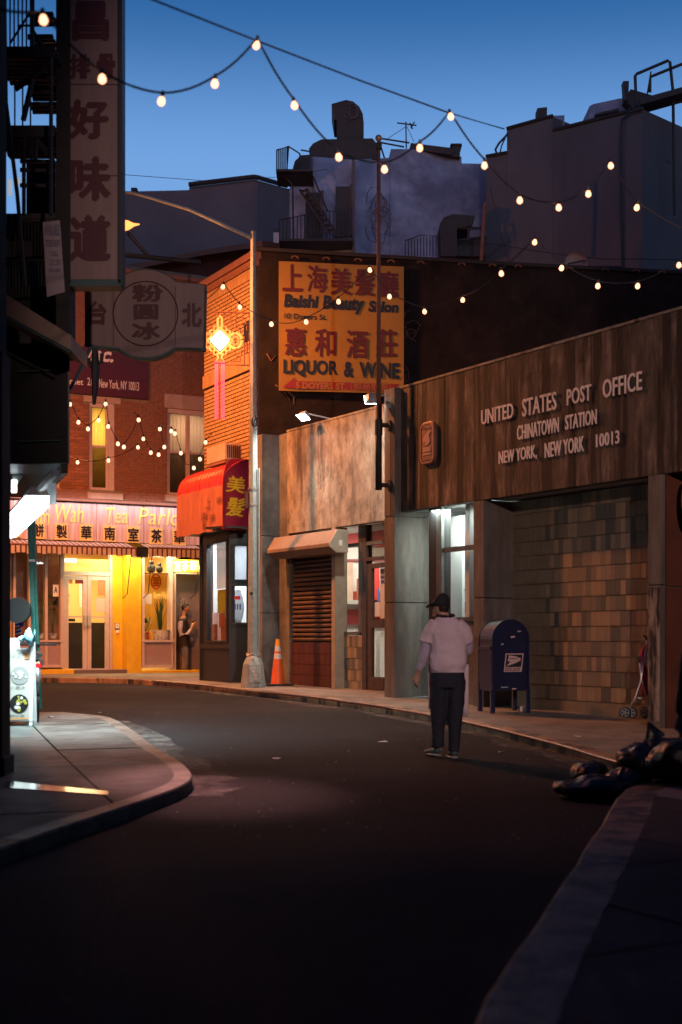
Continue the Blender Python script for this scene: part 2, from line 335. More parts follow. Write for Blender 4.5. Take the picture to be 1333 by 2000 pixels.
def unit(kind, m):
    if (kind, m) not in UNIT:
        me = bpy.data.meshes.new(kind); b = MB(); b.box(-.5, .5, -.5, .5, -.5, .5); me.from_pydata(b.v, [], b.f); me.materials.append(M[m]); UNIT[(kind, m)] = me
    return UNIT[(kind, m)]
def piece(kind, m, parent, x0, x1, y0, y1, z0, z1):     # a brick, block, slat ... sharing one mesh
    o = bpy.data.objects.new(kind, unit(kind, m)); COL.objects.link(o); o.parent = parent
    o.location = ((x0 + x1) / 2, (y0 + y1) / 2, (z0 + z1) / 2); o.scale = (abs(x1 - x0), abs(y1 - y0), abs(z1 - z0)); return o
def holed(mb, u0, u1, z0, z1, d0, d1, holes):
    us = sorted({u0, u1} | {min(max(h, u0), u1) for q in holes for h in q[:2]}); zs = sorted({z0, z1} | {min(max(h, z0), z1) for q in holes for h in q[2:]})
    for a, b in zip(us, us[1:]):
        for c, d in zip(zs, zs[1:]):
            m, n = (a + b) / 2, (c + d) / 2
            if not any(h[0] < m < h[1] and h[2] < n < h[3] for h in holes): mb.box(a, b, d0, d1, c, d)
    return mb
def bricks(fr, root, u0, u1, z0, z1, d, holes, L, H, m, name='brick', limit=300, j=.014, stagger=True, proud=.012, vert=False):
    cells = []; r = 0; z = z0
    while z < z1 - 1e-4:
        zt = min(z + H - j, z1); u = u0 - (L / 2 if stagger and r % 2 else 0)
        while u < u1:
            a, b = max(u, u0), min(u + L - j, u1)
            if b - a > .02 and zt - z > .015:
                segs = [(a, b)]
                for h in holes:
                    if h[2] < (z + zt) / 2 < h[3]:
                        segs = [s2 for s in segs for s2 in ((s[0], min(s[1], h[0])), (max(s[0], h[1]), s[1])) if s2[1] - s2[0] > .02]
                for s in segs: cells.append((s[0], s[1], z, zt))
            u += L
        z += H; r += 1
    cells.sort(key=lambda c: (fr.w((c[0] + c[1]) / 2, d, (c[2] + c[3]) / 2) - Vector((0, 0, CZ))).length - (c[1] - c[0]) * 10)
    for c in cells[:limit]: piece(name, m, root, c[0], c[1], d - proud - random.random() * .004, d + .02, c[2], c[3])
    if cells[limit:]:
        mb = MB()
        for c in cells[limit:]: mb.box(c[0], c[1], d - proud - random.random() * .004, d + .02, c[2], c[3])
        mb.obj(name + '_courses', m, root, kind='stuff')
TXT = {}
def textmesh(s, bold=0.0, shear=0.0, spacing=1.0):
    k = (s, bold, shear, spacing)
    if k not in TXT:
        cu = bpy.data.curves.new('text', 'FONT'); cu.body = s; cu.size = 1; cu.offset = bold; cu.shear = shear; cu.space_character = spacing; cu.resolution_u = 3
        o = bpy.data.objects.new('text', cu); COL.objects.link(o); dg = bpy.context.evaluated_depsgraph_get()
        me = bpy.data.meshes.new_from_object(o.evaluated_get(dg)); bpy.data.objects.remove(o)
        vs = [v.co.copy() for v in me.vertices]; fs = [tuple(p.vertices) for p in me.polygons]; bpy.data.meshes.remove(me)
        x0 = min(v.x for v in vs); x1 = max(v.x for v in vs); y0 = min(v.y for v in vs); y1 = max(v.y for v in vs)
        TXT[k] = ([((v.x - x0) / (x1 - x0), (v.y - y0) / (y1 - y0)) for v in vs], fs)
    return TXT[k]
def letters(s, u0, u1, z0, z1, d, m, root, thick=.006, bold=0.0, shear=0.0, name='lettering', spacing=1.0, skew=0.0, world_fr=None, **kw):
    cjk = any(ord(ch) > 0x2E00 for ch in s); vs, fs = textmesh(s, 0 if cjk else bold, shear, spacing); n = len(vs); mb = MB()
    fv = [(u0 + x * (u1 - u0), d, z0 + y * (z1 - z0) + skew * x) for x, y in vs]; fl = list(fs)
    if cjk and bold:                                 # brush weight: the strokes laid side by side
        b = bold * 1.15 / max(1, len(s)); o5 = [(b, 0), (-b, 0), (0, bold), (0, -bold), (b * .7, bold * .7), (-b * .7, -bold * .7)]
        for i, (ox, oy) in enumerate(o5): mb.add([(u0 + (x + ox) * (u1 - u0), d - .0005 * (i + 1), z0 + (y + oy) * (z1 - z0) + skew * x) for x, y in vs], fs)
    if thick > .0:                                   # outline walls
        cnt = {}
        for f in fs:
            for a, b in zip(f, f[1:] + f[:1]): cnt[(a, b)] = cnt.get((a, b), 0) + 1
        bv = [(x, y + thick, z) for x, y, z in fv]
        for (a, b) in cnt:
            if (b, a) not in cnt: fl.append((a, a + n, b + n, b))
        fv += bv
    mb.add(fv, fl)
    if world_fr: mb.xf(world_fr.M); return mb.obj(name, m, root, world=True, **kw)
    return mb.obj(name, m, root, **kw)
def ptext(s, fr, root, px0, px1, pyt, pyb, d, m, **kw):    # lettering sized from where it is seen on a wall frame
    pm = (px0 + px1) / 2
    return letters(s, fr.u(px0, d), fr.u(px1, d), fr.z(pm, pyb, d), fr.z(pm, pyt, d), d, m, root, **kw)
def lamp(name, kind, loc, energy, color, target=None, size=None, angle=None, blend=.3, radius=.05, sy=None):
    ld = bpy.data.lights.new(name, kind); ld.energy = energy * K; ld.color = color
    if kind == 'AREA':
        ld.size = size
        if sy: ld.shape = 'RECTANGLE'; ld.size_y = sy
    else: ld.shadow_soft_size = radius
    if kind == 'SPOT': ld.spot_size = R(angle); ld.spot_blend = blend
    o = bpy.data.objects.new(name, ld); COL.objects.link(o); o.location = loc
    if target is not None: o.rotation_euler = (Vector(target) - Vector(loc)).to_track_quat('-Z', 'Y').to_euler()
    return o

# ------------------------------------------------------------------ ground
mb = MB()
xs = [-160, -60, -25] + [x * 1.0 for x in range(-14, 15)] + [25, 60, 160]
ys = [-60, -20, -5, 0, 2.5, 5, 7.5, 10, 12.5, 15, 16, 17, 18.5, 20, 21.4, 22.8, 25, 28, 31, 35, 45, 60, 120, 400]
for j, y in enumerate(ys):
    for i, x in enumerate(xs): mb.v.append((x, y, gz(y)))
for j in range(len(ys) - 1):
    for i in range(len(xs) - 1): a = j * len(xs) + i; mb.f.append((a, a + 1, a + 1 + len(xs), a + len(xs)))
mb.obj('road', 'asphalt', kind='structure')

def clip_poly(poly, a, b, c):          # keep a*x+b*y<=c
    out = []
    for i in range(len(poly)):
        p, q = poly[i], poly[(i + 1) % len(poly)]; dp = a * p[0] + b * p[1] - c; dq = a * q[0] + b * q[1] - c
        if dp <= 0: out.append(p)
        if dp * dq < 0: t = dp / (dp - dq); out.append((p[0] + (q[0] - p[0]) * t, p[1] + (q[1] - p[1]) * t))
    return out
def smooth_line(pts, n=4):
    out = []
    for i in range(len(pts) - 1):
        p0, p1, p2, p3 = pts[max(i - 1, 0)], pts[i], pts[i + 1], pts[min(i + 2, len(pts) - 1)]
        for k in range(n):
            t = k / n; out.append(tuple(.5 * (2 * p1[a] + (p2[a] - p0[a]) * t + (2 * p0[a] - 5 * p1[a] + 4 * p2[a] - p3[a]) * t * t + (3 * p1[a] - p0[a] - 3 * p2[a] + p3[a]) * t ** 3) for a in (0, 1)))
    out.append(tuple(pts[-1][:2])); return out
def offset_line(l, d):
    out = []
    for i, p in enumerate(l):
        a = l[max(i - 1, 0)]; b = l[min(i + 1, len(l) - 1)]; t = Vector((b[0] - a[0], b[1] - a[1])).normalized(); out.append((p[0] - t.y * d, p[1] + t.x * d))
    return out
def sidewalk(name, line, close, deg, cell, kw, mk='kerb', flip=1, jl=2.2, wide=0, ms='slab'):
    """line: road edge of the kerb; close: far corner points; paving slabs cut on a grid are parts of the sidewalk"""
    inner = offset_line(line, kw * flip)
    if wide: iw = offset_line(line, wide * flip); inner = [b if a[1] < 12.9 else q for a, q, b in zip(line, inner, iw)]
    base = MB(); poly = [tuple(p) for p in inner] + close; c, s_ = math.cos(R(deg)), math.sin(R(deg))
    base.add([(x, y, gz(y) - .25) for x, y in poly], [tuple(range(len(poly)))])
    root = base.obj(name, 'mortar_dark', kind='structure')
    if wide:
        jit = lambda p, k: (p[0] + .022 * noise.noise(Vector((p[0] * 3, p[1] * 3, k))), p[1])
        line = [jit(p, 0) if p[1] < 13 else p for p in line]; inner = [jit(p, 9) if p[1] < 12.9 else p for p in inner]
    # kerb stones, cut to length
    segs = []; acc = 0; cur = [0]
    for i in range(1, len(line)):
        acc += math.dist(line[i], line[i - 1]); cur.append(i)
        if acc > jl or i == len(line) - 1: segs.append(cur); cur = [i]; acc = 0
    for sg in segs:
        mb = MB(); vs = []
        for k, i in enumerate(sg):
            a, b = Vector(line[i]), Vector(inner[i])
            if k == 0 and i > 0: a = a + (Vector(line[sg[1]]) - a).normalized() * .008; b = b + (Vector(inner[sg[1]]) - b).normalized() * .008
            z = gz(a.y)
            vs += [(a.x, a.y, z - .1), (a.x, a.y, z + KERB - .015), (a.x + (b.x - a.x) * .06, a.y + (b.y - a.y) * .06, z + KERB), (b.x, b.y, gz(b.y) + KERB), (b.x, b.y, gz(b.y) - .1)]
        n = len(sg); fs = []
        for k in range(n - 1):
            for j in range(4): a = k * 5 + j; fs.append((a, a + 5, a + 6, a + 1))
        fs += [(0, 1, 2, 3, 4), tuple(range((n - 1) * 5 + 4, (n - 1) * 5 - 1, -1))]
        mb.add(vs, fs).obj('kerb_stone', mk, root)
    xs = [p[0] * c + p[1] * s_ for p in poly]; ysl = [-p[0] * s_ + p[1] * c for p in poly]
    i0, i1 = math.floor(min(xs) / cell), math.ceil(max(xs) / cell); j0, j1 = math.floor(min(ysl) / cell), math.ceil(max(ysl) / cell)
    for i in range(i0, i1):
        for j in range(j0, j1):
            q = poly; g = .009
            for (a, b, cc) in ((c, s_, (i + 1) * cell - g), (-c, -s_, -(i * cell + g)), (-s_, c, (j + 1) * cell - g), (s_, -c, -(j * cell + g))):
                q = clip_poly(q, a, b, cc)
                if len(q) < 3: break
            if len(q) < 3: continue
            area = abs(sum(q[k][0] * q[(k + 1) % len(q)][1] - q[(k + 1) % len(q)][0] * q[k][1] for k in range(len(q)))) / 2
            if area < .01: continue
            dz = random.uniform(-.003, .003); n = len(q)
            mb = MB(); mb.add([(x, y, gz(y) + KERB + dz) for x, y in q] + [(x, y, gz(y)) for x, y in q], [tuple(range(n))] + [(k, k + n, (k + 1) % n + n, (k + 1) % n) for k in range(n)])
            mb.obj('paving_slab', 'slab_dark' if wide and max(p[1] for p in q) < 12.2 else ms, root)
    return root
M['mortar_dark'] = M['mortar_dark']
rk = [ground(x, y) for x, y in [(-420, 1331), (-150, 1332), (85, 1333), (250, 1336), (400, 1349), (560, 1368), (700, 1386), (830, 1408), (950, 1434), (1050, 1460), (1120, 1480), (1190, 1503)]]
rk = [(p.x, p.y) for p in rk] + [(2.80, 13.5), (3.02, 12.9), (3.0, 12.6)]
p2 = [ground(x, y) for x, y in [(1222, 1566), (1175, 1640), (1122, 1725), (1066, 1815), (1012, 1900), (950, 2000)]]
rk += [(2.80, 12.35)] + [(p.x, p.y) for p in p2] + [(.25, 4.0), (-.1, 2.5), (-.6, 0), (-1, -6)]
rk = smooth_line(rk, 3)
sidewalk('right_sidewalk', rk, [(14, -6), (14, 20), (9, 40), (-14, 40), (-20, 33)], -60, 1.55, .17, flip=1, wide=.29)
lk = [ground(x, y) for x, y in [(150, 1409), (215, 1417), (262, 1445), (300, 1476), (345, 1504), (368, 1524), (376, 1540), (362, 1556), (320, 1575), (250, 1601), (130, 1643), (0, 1692), (-150, 1755), (-500, 1890)]]
lk = [(-9.0, 22.5), (-6.5, 20.8), (-4.6, 19.6), (ground(110, 1406).x, ground(110, 1406).y)] + [(p.x, p.y) for p in lk] + [(-8, 7.0)]
lk = smooth_line(lk, 3)
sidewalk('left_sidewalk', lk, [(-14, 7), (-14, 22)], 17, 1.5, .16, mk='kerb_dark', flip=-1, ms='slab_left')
# worn pale gutter patch and litter along the left kerb
mb = MB(); gp = offset_line(lk[6:34], .02); go = [(p[0] + (q[0] - p[0]) * (.5 + .5 * noise.noise(Vector((i * .7, 0, 0)))), p[1] + (q[1] - p[1]) * (.5 + .5 * noise.noise(Vector((i * .7, 0, 0))))) for i, (p, q) in enumerate(zip(gp, offset_line(lk[6:34], .75)))]
n = len(gp); mb.add([(x, y, gz(y) + .004) for x, y in gp + go], [(i, i + 1, i + 1 + n, i + n) for i in range(n - 1)]); mb.obj('gutter_strip', 'gutter', kind='structure')
mb = MB(); gp = offset_line(rk[12:34], -.02); go = [(p[0] + (q[0] - p[0]) * (.55 + .9 * noise.noise(Vector((i * .9, 3, 0)))), p[1] + (q[1] - p[1]) * (.55 + .9 * noise.noise(Vector((i * .9, 3, 0))))) for i, (p, q) in enumerate(zip(gp, offset_line(rk[12:34], -.45)))]
n = len(gp); mb.add([(x, y, gz(y) + .004) for x, y in gp + go], [(i, i + 1, i + 1 + n, i + n) for i in range(n - 1)]); mb.obj('gutter_strip', 'gutter', kind='structure')

# ------------------------------------------------------------------ post office (low concrete building on the right)
PO = Fr((752 - 666.5) / FP * 22.77, 22.77, math.degrees(math.atan2(-.8643, .503)), gz(22.8) + KERB)
WD = .65                                                    # the left wing stands this much further back
po = thing('post_office', 'low stained concrete post office with raised metal lettering along the right side of the lane', 'post office', fr=PO)
zb, zt = PO.z(752, 1004), PO.z(752, 768)                    # fascia bottom and top
uR = PO.u(1333) + 4.0
lo = -1.0
def U(px, d=0): return PO.u(px, d)
mb = MB(); mb.box(U(748), uR, 4.4, 9, lo, zt - .35); mb.box(U(505, WD) + .1, U(748) - .001, 4.4, 9, lo, zt - .35); mb.box(uR - .1, uR, .5, 4.4, lo, zt - .35); mb.box(U(505, WD) + .1, U(505, WD) + .3, 1.3, 4.4, lo, zt - .35); mb.obj('rear_mass', 'darkbuild', po)
MB().box(U(760), uR, .45, 9.1, zt - .349, zt - .22).obj('roof', 'rooftar', po); MB().box(U(505, WD), U(760) - .003, WD + .25, 9.1, zt - .349, zt - .22).obj('roof', 'rooftar', po)
# fascia panels, right part
js = [U(776), U(816), U(869), U(927), U(988), U(1053), U(1122), U(1195), U(1270)]
while js[-1] < uR: js.append(js[-1] + .62)
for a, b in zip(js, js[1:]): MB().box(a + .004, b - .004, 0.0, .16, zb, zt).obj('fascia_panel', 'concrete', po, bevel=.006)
MB().box(js[0], js[-1], .04, .20, zb + .01, zt - .01).obj('fascia_backing', 'mortar_dark', po)
MB().box(js[0] - .05, js[-1], -.012, .30, zt, zt + .035).obj('coping', 'concrete_pale', po)
MB().box(js[0] - .02, js[-1], .165, .9, zb + .02, zb + .12).obj('soffit', 'galv', po)
# fascia panels, left wing
js2 = [U(x, WD) for x in (561, 598, 645, 694, 748)]; js2[-1] = U(752) + .0
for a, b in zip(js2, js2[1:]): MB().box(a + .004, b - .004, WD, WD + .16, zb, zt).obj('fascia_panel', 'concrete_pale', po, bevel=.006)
MB().box(js2[0], js2[-1], WD + .04, WD + .2, zb + .01, zt - .01).obj('fascia_backing', 'mortar_dark', po)
MB().box(js2[0], js2[-1], WD - .012, WD + .3, zt, zt + .035).obj('coping', 'concrete_pale', po)
MB().box(js2[0], js2[-1], WD + .205, 1.9, zb + .03, zb + .1).obj('soffit', 'galv', po)
# pillars
def pillar(px0, px1, d, m, zs, depth=.3, top=None):
    zs = [lo] + [z for z in zs] + [zb if top is None else top]
    for a, b in zip(zs, zs[1:]): MB().box(U(px0, d), U(px1, d), d, d + depth, a + .006, b - .006).obj('pillar', m, po, bevel=.008)
    MB().box(U(px0, d) + .012, U(px1, d) - .012, d + .012, d + depth - .012, lo, zs[-1] - .02).obj('pillar_joint', 'black', po)
def depth_of(px_edge, d_edge, px_back):      # how deep a reveal must be for its side face to end at px_back
    u = PO.u(px_edge, d_edge); lo_, hi_ = d_edge, 4.0
    for _ in range(40):
        m = (lo_ + hi_) / 2
        if PO.u(px_back, m) > u: lo_ = m
        else: hi_ = m
    return lo_
wd = depth_of(771, -.12, 838); bd = depth_of(945, 0, 1003); pd_ = WD - .32
pillar(751, 771, -.12, 'pillar', [PO.z(760, 1178), PO.z(760, 1012)], wd + .12, zt + .02)
pillar(925, 945, 0, 'pillar', [PO.z(935, 1168)], bd + .1)
pillar(1266, 1293, -.02, 'pillar', [PO.z(1280, 1143)], .5)
MB().box(U(1266, -.02) + .005, U(1293, -.02) - .03, -.026, -.021, lo + .9, PO.z(1280, 1147, -.026)).obj('worn_paint_patch', 'whitewash', po)
pe = U(512, pd_)
while PO.u(557, WD) < pe: pe -= .01
for a_, b_ in ((lo, PO.z(530, 1198, WD)), (PO.z(530, 1198, WD), PO.z(530, 1049, WD)), (PO.z(530, 1049, WD), zt)): MB().box(U(500, pd_), U(512, pd_), pd_, WD + .5, a_ + .006, b_ - .006).obj('pillar', 'pier', po, bevel=.008)
MB().box(U(500, pd_) + .012, U(512, pd_) - .012, pd_ + .012, WD + .48, lo, zt - .02).obj('pillar_joint', 'black', po)
MB().box(U(512, pd_) + .003, js2[0], WD + .05, WD + .5, lo, zt).obj('recess_wall', 'pier', po)
MB().box(U(1293, -.02) + .002, U(1293, -.02) + .03, .03, 1.6, PO.z(1310, 1147, .28) + .008, zb).obj('red_panel', 'redwall', po)
MB().box(U(1293, -.02) + .002, U(1293, -.02) + .03, .03, 1.6, lo, PO.z(1310, 1147, .28) - .008).obj('red_panel', 'redwall', po)
MB().box(U(1293, -.02) + .04, uR, 1.6, 1.8, lo, zb).obj('rear_recess_wall', 'redwall', po)
mb = MB(); c = (U(1343), PO.z(1336, 975)); mb.prism([(c[0] + .17 * math.cos(q * math.pi / 12), c[1] + .30 * math.sin(q * math.pi / 12)) for q in range(24)], .05, .10); mb.obj('round_badge', 'corniceb', po, bevel=.02)
# block infill wall: every block a part
ua, ub = U(1000, bd), U(1266, bd) + .3; z = lo + .02
bh = .2035; zc = PO.z(1150, 1252, bd); zr = zc - math.ceil((zc - 0.0) / bh + 1) * bh
MB().box(ua, ub, bd + .02, bd + .25, lo, zb).obj('block_mortar', 'mortar', po)
M['block'] = mat('glazed_brown_block', (.13, .085, .055), (.18, .115, .07), .55, ns=5, rand=.0, bump=.25, bscale=30)
nn = M['block'].node_tree; hs = nn.nodes.new('ShaderNodeObjectInfo'); rp = nn.nodes.new('ShaderNodeValToRGB'); rp.color_ramp.interpolation = 'CONSTANT'
for i, (p, c) in enumerate([(0, (.10, .095, .08)), (.20, (.27, .20, .13)), (.45, (.20, .16, .11)), (.72, (.33, .235, .145)), (.88, (.14, .125, .10))]):
    el = rp.color_ramp.elements[i] if i < 2 else rp.color_ramp.elements.new(p); el.position = p; el.color = rgb(c)
mx = nn.nodes.new('ShaderNodeMix'); mx.data_type = 'RGBA'; mx.blend_type = 'MULTIPLY'; mx.inputs[0].default_value = .6
nn.links.new(hs.outputs['Random'], rp.inputs[0]); nn.links.new(rp.outputs[0], mx.inputs[6]); nz = [n for n in nn.nodes if n.type == 'TEX_NOISE'][0]; m2 = nn.nodes.new('ShaderNodeMapRange'); m2.inputs[3].default_value = .5; m2.inputs[4].default_value = 1.5
nn.links.new(nz.outputs[0], m2.inputs[0]); nn.links.new(m2.outputs[0], mx.inputs[7]); nn.links.new(mx.outputs[2], nn.nodes['Principled BSDF'].inputs['Base Color'])
z = zr; n = 0; cells = []
while z < zb - .02:
    u = ua
    while u < ub - .03:
        wd = .098 if random.random() < .86 else .2; e2 = min(u + wd, ub)
        cells.append((u, e2 - (.003 if wd < .15 else .006), z, min(z + bh - .012, zb - .01))); u += wd
    z += bh
cells.sort(key=lambda c: -c[0] - (0 if c[2] > 0 else -9)); big_, rest = cells[:300], cells[300:]
for c in big_: piece('block', 'block', po, c[0], c[1], bd - random.random() * .003, bd + .1, c[2], c[3])
if rest:
    mb = MB(); [mb.box(c[0], c[1], bd - random.random() * .003, bd + .1, c[2], c[3]) for c in rest]; mb.obj('block_courses', 'block', po, kind='stuff')
# raised lettering
for s_, a, b, t, bt in (('UNITED', 940, 1002, 794, 823), ('STATES', 1020, 1086, 772, 807), ('POST', 1107, 1154, 755, 787), ('OFFICE', 1177, 1253, 733, 770),
                       ('CHINATOWN', 1010, 1091, 823, 852), ('STATION', 1104, 1165, 805, 834), ('NEW YORK,', 974, 1048, 875, 904), ('NEW YORK', 1064, 1140, 858, 888), ('10013', 1164, 1209, 844, 870)):
    ptext(s_, PO, po, a, b, t, bt, -.032, 'lettermetal', thick=.012, bold=.008, spacing=1.06, name='sign_lettering')
# bronze emblem plaque with eagle
def rrect(cx, cz, w_, h, r, n=6):
    out = []
    for (sx, sz, q0) in ((1, 1, 0), (-1, 1, 90), (-1, -1, 180), (1, -1, 270)):
        for k in range(n + 1): q = R(q0 + 90 * k / n); out.append((cx + sx * (w_ / 2 - r) + r * math.cos(q), cz + sz * (h / 2 - r) + r * math.sin(q)))
    return out
eu, ez = (U(826) + U(855)) / 2, PO.z(841, 866); ew, eh = U(855) - U(826), PO.z(841, 825) - PO.z(841, 908)
pl = MB().prism(rrect(eu, ez, ew, eh, ew * .3), -.055, 0).obj('emblem_plaque', 'bronze', po, bevel=.008)
mb = MB()
rim = rrect(eu, ez, ew * .90, eh * .94, ew * .27); rim2 = rrect(eu, ez, ew * .80, eh * .90, ew * .24); n = len(rim)
mb.add([(x, -.064, z) for x, z in rim + rim2] + [(x, -.052, z) for x, z in rim + rim2], [(i, (i + 1) % n, (i + 1) % n + n, i + n) for i in range(n)] + [(i, i + 2 * n, (i + 1) % n + 2 * n, (i + 1) % n) for i in range(n)]); mb.obj('rim', 'bronze_hi', pl)
MB().prism([(eu - ew * .20, ez - eh * .04), (eu - ew * .05, ez + eh * .02), (eu - ew * .28, ez + eh * .06), (eu - ew * .18, ez + eh * .17), (eu + ew * .12, ez + eh * .28), (eu + ew * .26, ez + eh * .26), (eu + ew * .16, ez + eh * .16), (eu + ew * .24, ez + eh * .02), (eu + ew * .05, ez - eh * .05)], -.066, -.05).obj('eagle_relief', 'bronze_hi', pl)
for k in (-.12, -.17, -.25): MB().box(eu - ew * .25, eu + ew * .25, -.064, -.05, ez + eh * k - .02, ez + eh * k + .015).obj('relief_bar', 'bronze_hi', pl)
letters('U.S.MAIL', eu - ew * .3, eu + ew * .3, ez + eh * .33, ez + eh * .39, -.063, 'bronze_hi', pl, name='relief_lettering')
letters('★★★★★', eu - ew * .3, eu + ew * .3, ez - eh * .41, ez - eh * .36, -.063, 'bronze_hi', pl, name='relief_lettering')
# big window with lit lobby, between the grey pier and the pillar
wa, wb = U(838, wd) , U(940, wd); wz0, wz1 = PO.z(880, 1206, wd), zb
mb = MB(); mb.box(wa, U(868, wd), wd, wd + .12, lo, wz1); mb.obj('dark_jamb', 'black', po)
wf = MB(); wf.box(U(858, wd), U(868, wd), wd - .05, wd, wz0, wz1); wf.box(U(868, wd), wb, wd - .03, wd + .05, PO.z(895, 1072, wd) - .035, PO.z(895, 1072, wd) + .035); wf.box(U(868, wd), wb, wd - .03, wd + .05, wz0 - .06, wz0)
wf = wf.obj('window_frame', 'alu', po); MB().box(U(868, wd), wb, wd + .02, wd + .03, wz0, wz1).obj('pane', 'glass', wf)
MB().box(U(836, wd), wb, wd, wd + .1, lo, wz0 - .06).obj('wall_under_window', 'pier', po)
# lobby behind
mb = MB(); ia, ib, id0, id1 = U(752) + .1, U(960, 1.3) + .8, wd + .14, 2.6
MB().box(ia, ib, id1, id1 + .1, 0, zb + .3).obj('lobby_rear_wall', 'whitewall', po); MB().box(ia - .1, ia, id0, id1, 0, zb + .3).obj('lobby_side_wall', 'whitewall', po)
MB().box(ib, ib + .1, id0, id1, 0, zb + .3).obj('lobby_side_wall', 'whitewall', po); MB().box(ia, ib, id0, id1, zb + .3, zb + .4).obj('lobby_ceiling', 'whitewall', po); MB().box(ia, ib, id0, id1, -.1, 0).obj('lobby_floor', 'greypanel', po)
rm = bpy.data.objects['rear_mass']
d2 = wd + .45
MB().box(U(850, d2), U(903, d2), d2, d2 + .05, .2, zb - .1).obj('white_partition', 'whitewall', po)
MB().box(U(903, d2 + .5), U(925, d2 + .5), d2 + .5, d2 + .55, PO.z(912, 1100, d2 + .5), PO.z(912, 1040, d2 + .5)).obj('notice_board', 'greypanel', po)
MB().box(U(895, d2 + .62), U(935, d2 + .62), d2 + .62, d2 + .66, .1, zb).obj('rear_partition', 'whitewall', po)
pb = MB().box(U(902, d2 + .4), U(926, d2 + .4), d2 + .4, d2 + .43, PO.z(912, 1171, d2 + .4), PO.z(912, 1150, d2 + .4)).obj('change_of_address_poster', 'white', po)
MB().box(U(902, d2 + .4), U(926, d2 + .4), d2 + .39, d2 + .399, PO.z(912, 1154, d2 + .4), PO.z(912, 1150, d2 + .4)).obj('blue_band', 'blueposter', pb)
ptext('CHANGE YOUR', PO, pb, 902, 925, 1156, 1161, d2 + .395, 'blueposter', thick=0, bold=.02); ptext('ADDRESS ON', PO, pb, 902, 925, 1163, 1168, d2 + .395, 'blueposter', thick=0, bold=.02)
MB().box(U(902, d2 + .4), U(926, d2 + .4), d2 + .4, d2 + .43, PO.z(912, 1196, d2 + .4), PO.z(912, 1176, d2 + .4)).obj('blue_leaflet_rack', 'blueposter', po)
for q in (1009, 1056, 1108, 1172): MB().box(ia, ib, id1 - .02, id1 - .001, PO.z(895, q + 4, id1), PO.z(895, q, id1)).obj('red_stripe', 'redband', po)
lamp('lobby_ceiling_light', 'AREA', PO.w(U(905, wd + .25), wd + .22, zb - .04), 90, (.86, 1, .92), PO.w(U(895, wd + .25), wd + .40, 0), 1.1, sy=.22)

# door and window of the left wing
dw = WD + .22; f0 = MB()
zs = lambda px, py, d=dw: PO.z(px, py, d)
sill = zs(690, 1236)
def fbox(mb, a, b, t, bt, d0=dw - .04, d1=dw + .05): return mb.box(U(a, dw), U(b, dw), d0, d1, zs((a + b) / 2, bt), zs((a + b) / 2, t))
mb = MB(); mb.box(U(652, dw), U(659, dw), dw - .05, dw + .06, sill, zb); mb.box(U(705, dw), U(711, dw), dw - .05, dw + .06, sill, zb); mb.box(U(659, dw), U(705, dw), dw - .04, dw + .05, sill - .05, sill + .02); mb.box(U(659, dw), U(752, dw), dw - .045, dw + .05, zs(682, 1066) - .03, zs(682, 1066) + .03)
wnd = mb.obj('window_frame', 'alu', po); MB().box(U(659, dw), U(705, dw), dw, dw + .01, sill, zb).obj('pane', 'glass', wnd)
mb = MB(); mb.box(U(712, dw), U(720, dw), dw - .05, dw + .08, lo, zb); mb.box(U(720, dw), U(752, dw), dw - .05, dw + .05, zs(735, 1091) - .03, zs(735, 1091) + .03); df = mb.obj('door_frame', 'darkframe', po)
mb = MB(); mb.box(U(721, dw), U(729, dw), dw - .03, dw + .03, .02, zs(735, 1100)); mb.box(U(729, dw), U(752, dw), dw - .03, dw + .03, zs(735, 1110), zs(735, 1100)); mb.box(U(729, dw), U(752, dw), dw - .03, dw + .03, zs(735, 1226), zs(735, 1211)); mb.box(U(729, dw), U(752, dw), dw - .03, dw + .03, .02, .25)
dr = mb.obj('door', 'darkframe', po); MB().box(U(729, dw), U(752, dw), dw, dw + .01, .25, zs(735, 1110)).obj('pane', 'glass', dr); MB().box(U(720, dw), U(752, dw), dw, dw + .01, zs(735, 1088), zb).obj('transom_pane', 'glassdim', po)
MB().box(U(741, dw), U(750, dw), dw + .02, dw + .025, zs(745, 1208), zs(745, 1110)).obj('door_poster', 'paper', dr); MB().box(U(729, dw) + .02, U(740, dw), dw + .02, dw + .025, zs(735, 1204), zs(735, 1176)).obj('door_notice', 'white', dr)
for q in (1115, 1124, 1133): MB().box(U(743, dw), U(749, dw), dw + .012, dw + .018, zs(745, q + 6), zs(745, q)).obj('poster_print', 'blueposter', dr)
MB().box(U(720, dw), U(750, dw), dw + .5, dw + .55, .1, zs(735, 1232)).obj('white_bin_panel', 'whitewall', po)
# vestibule behind this glazing
va, vb, v0, v1 = U(505, WD) + .34, U(752) + .2, dw + .12, 3.4
MB().box(va, U(752) + .6, v0 + .1, v1, zb + .12, zb + .2).obj('vestibule_ceiling', 'whitewall', po); MB().box(va, U(648, dw), v0 - .05, v0, 0, zb).obj('shutter_inner_wall', 'whitewall', po)
def plate(nm, m, x0, x1, y0, y1, Y, th=.03):      # a panel standing square to the lane inside the post office
    a_, b_ = P(x0, y1, Y), P(x1, y0, Y); return MB().box(a_.x, b_.x, Y, Y + th, a_.z, b_.z).obj(nm, m, po, world=True)
plate('vestibule_rear_wall', 'whitewall', 560, 790, 1000, 1345, 27.7); plate('red_ceiling_band', 'redband', 560, 790, 1000, 1068, 27.6)
for y0, y1, m_ in ((1092, 1096, 'redarrow'), (1155, 1176, 'redband'), (1190, 1207, 'redband'), (1207, 1220, 'redarrow')): plate('red_stripe', m_, 600, 790, y0, y1, 27.6)
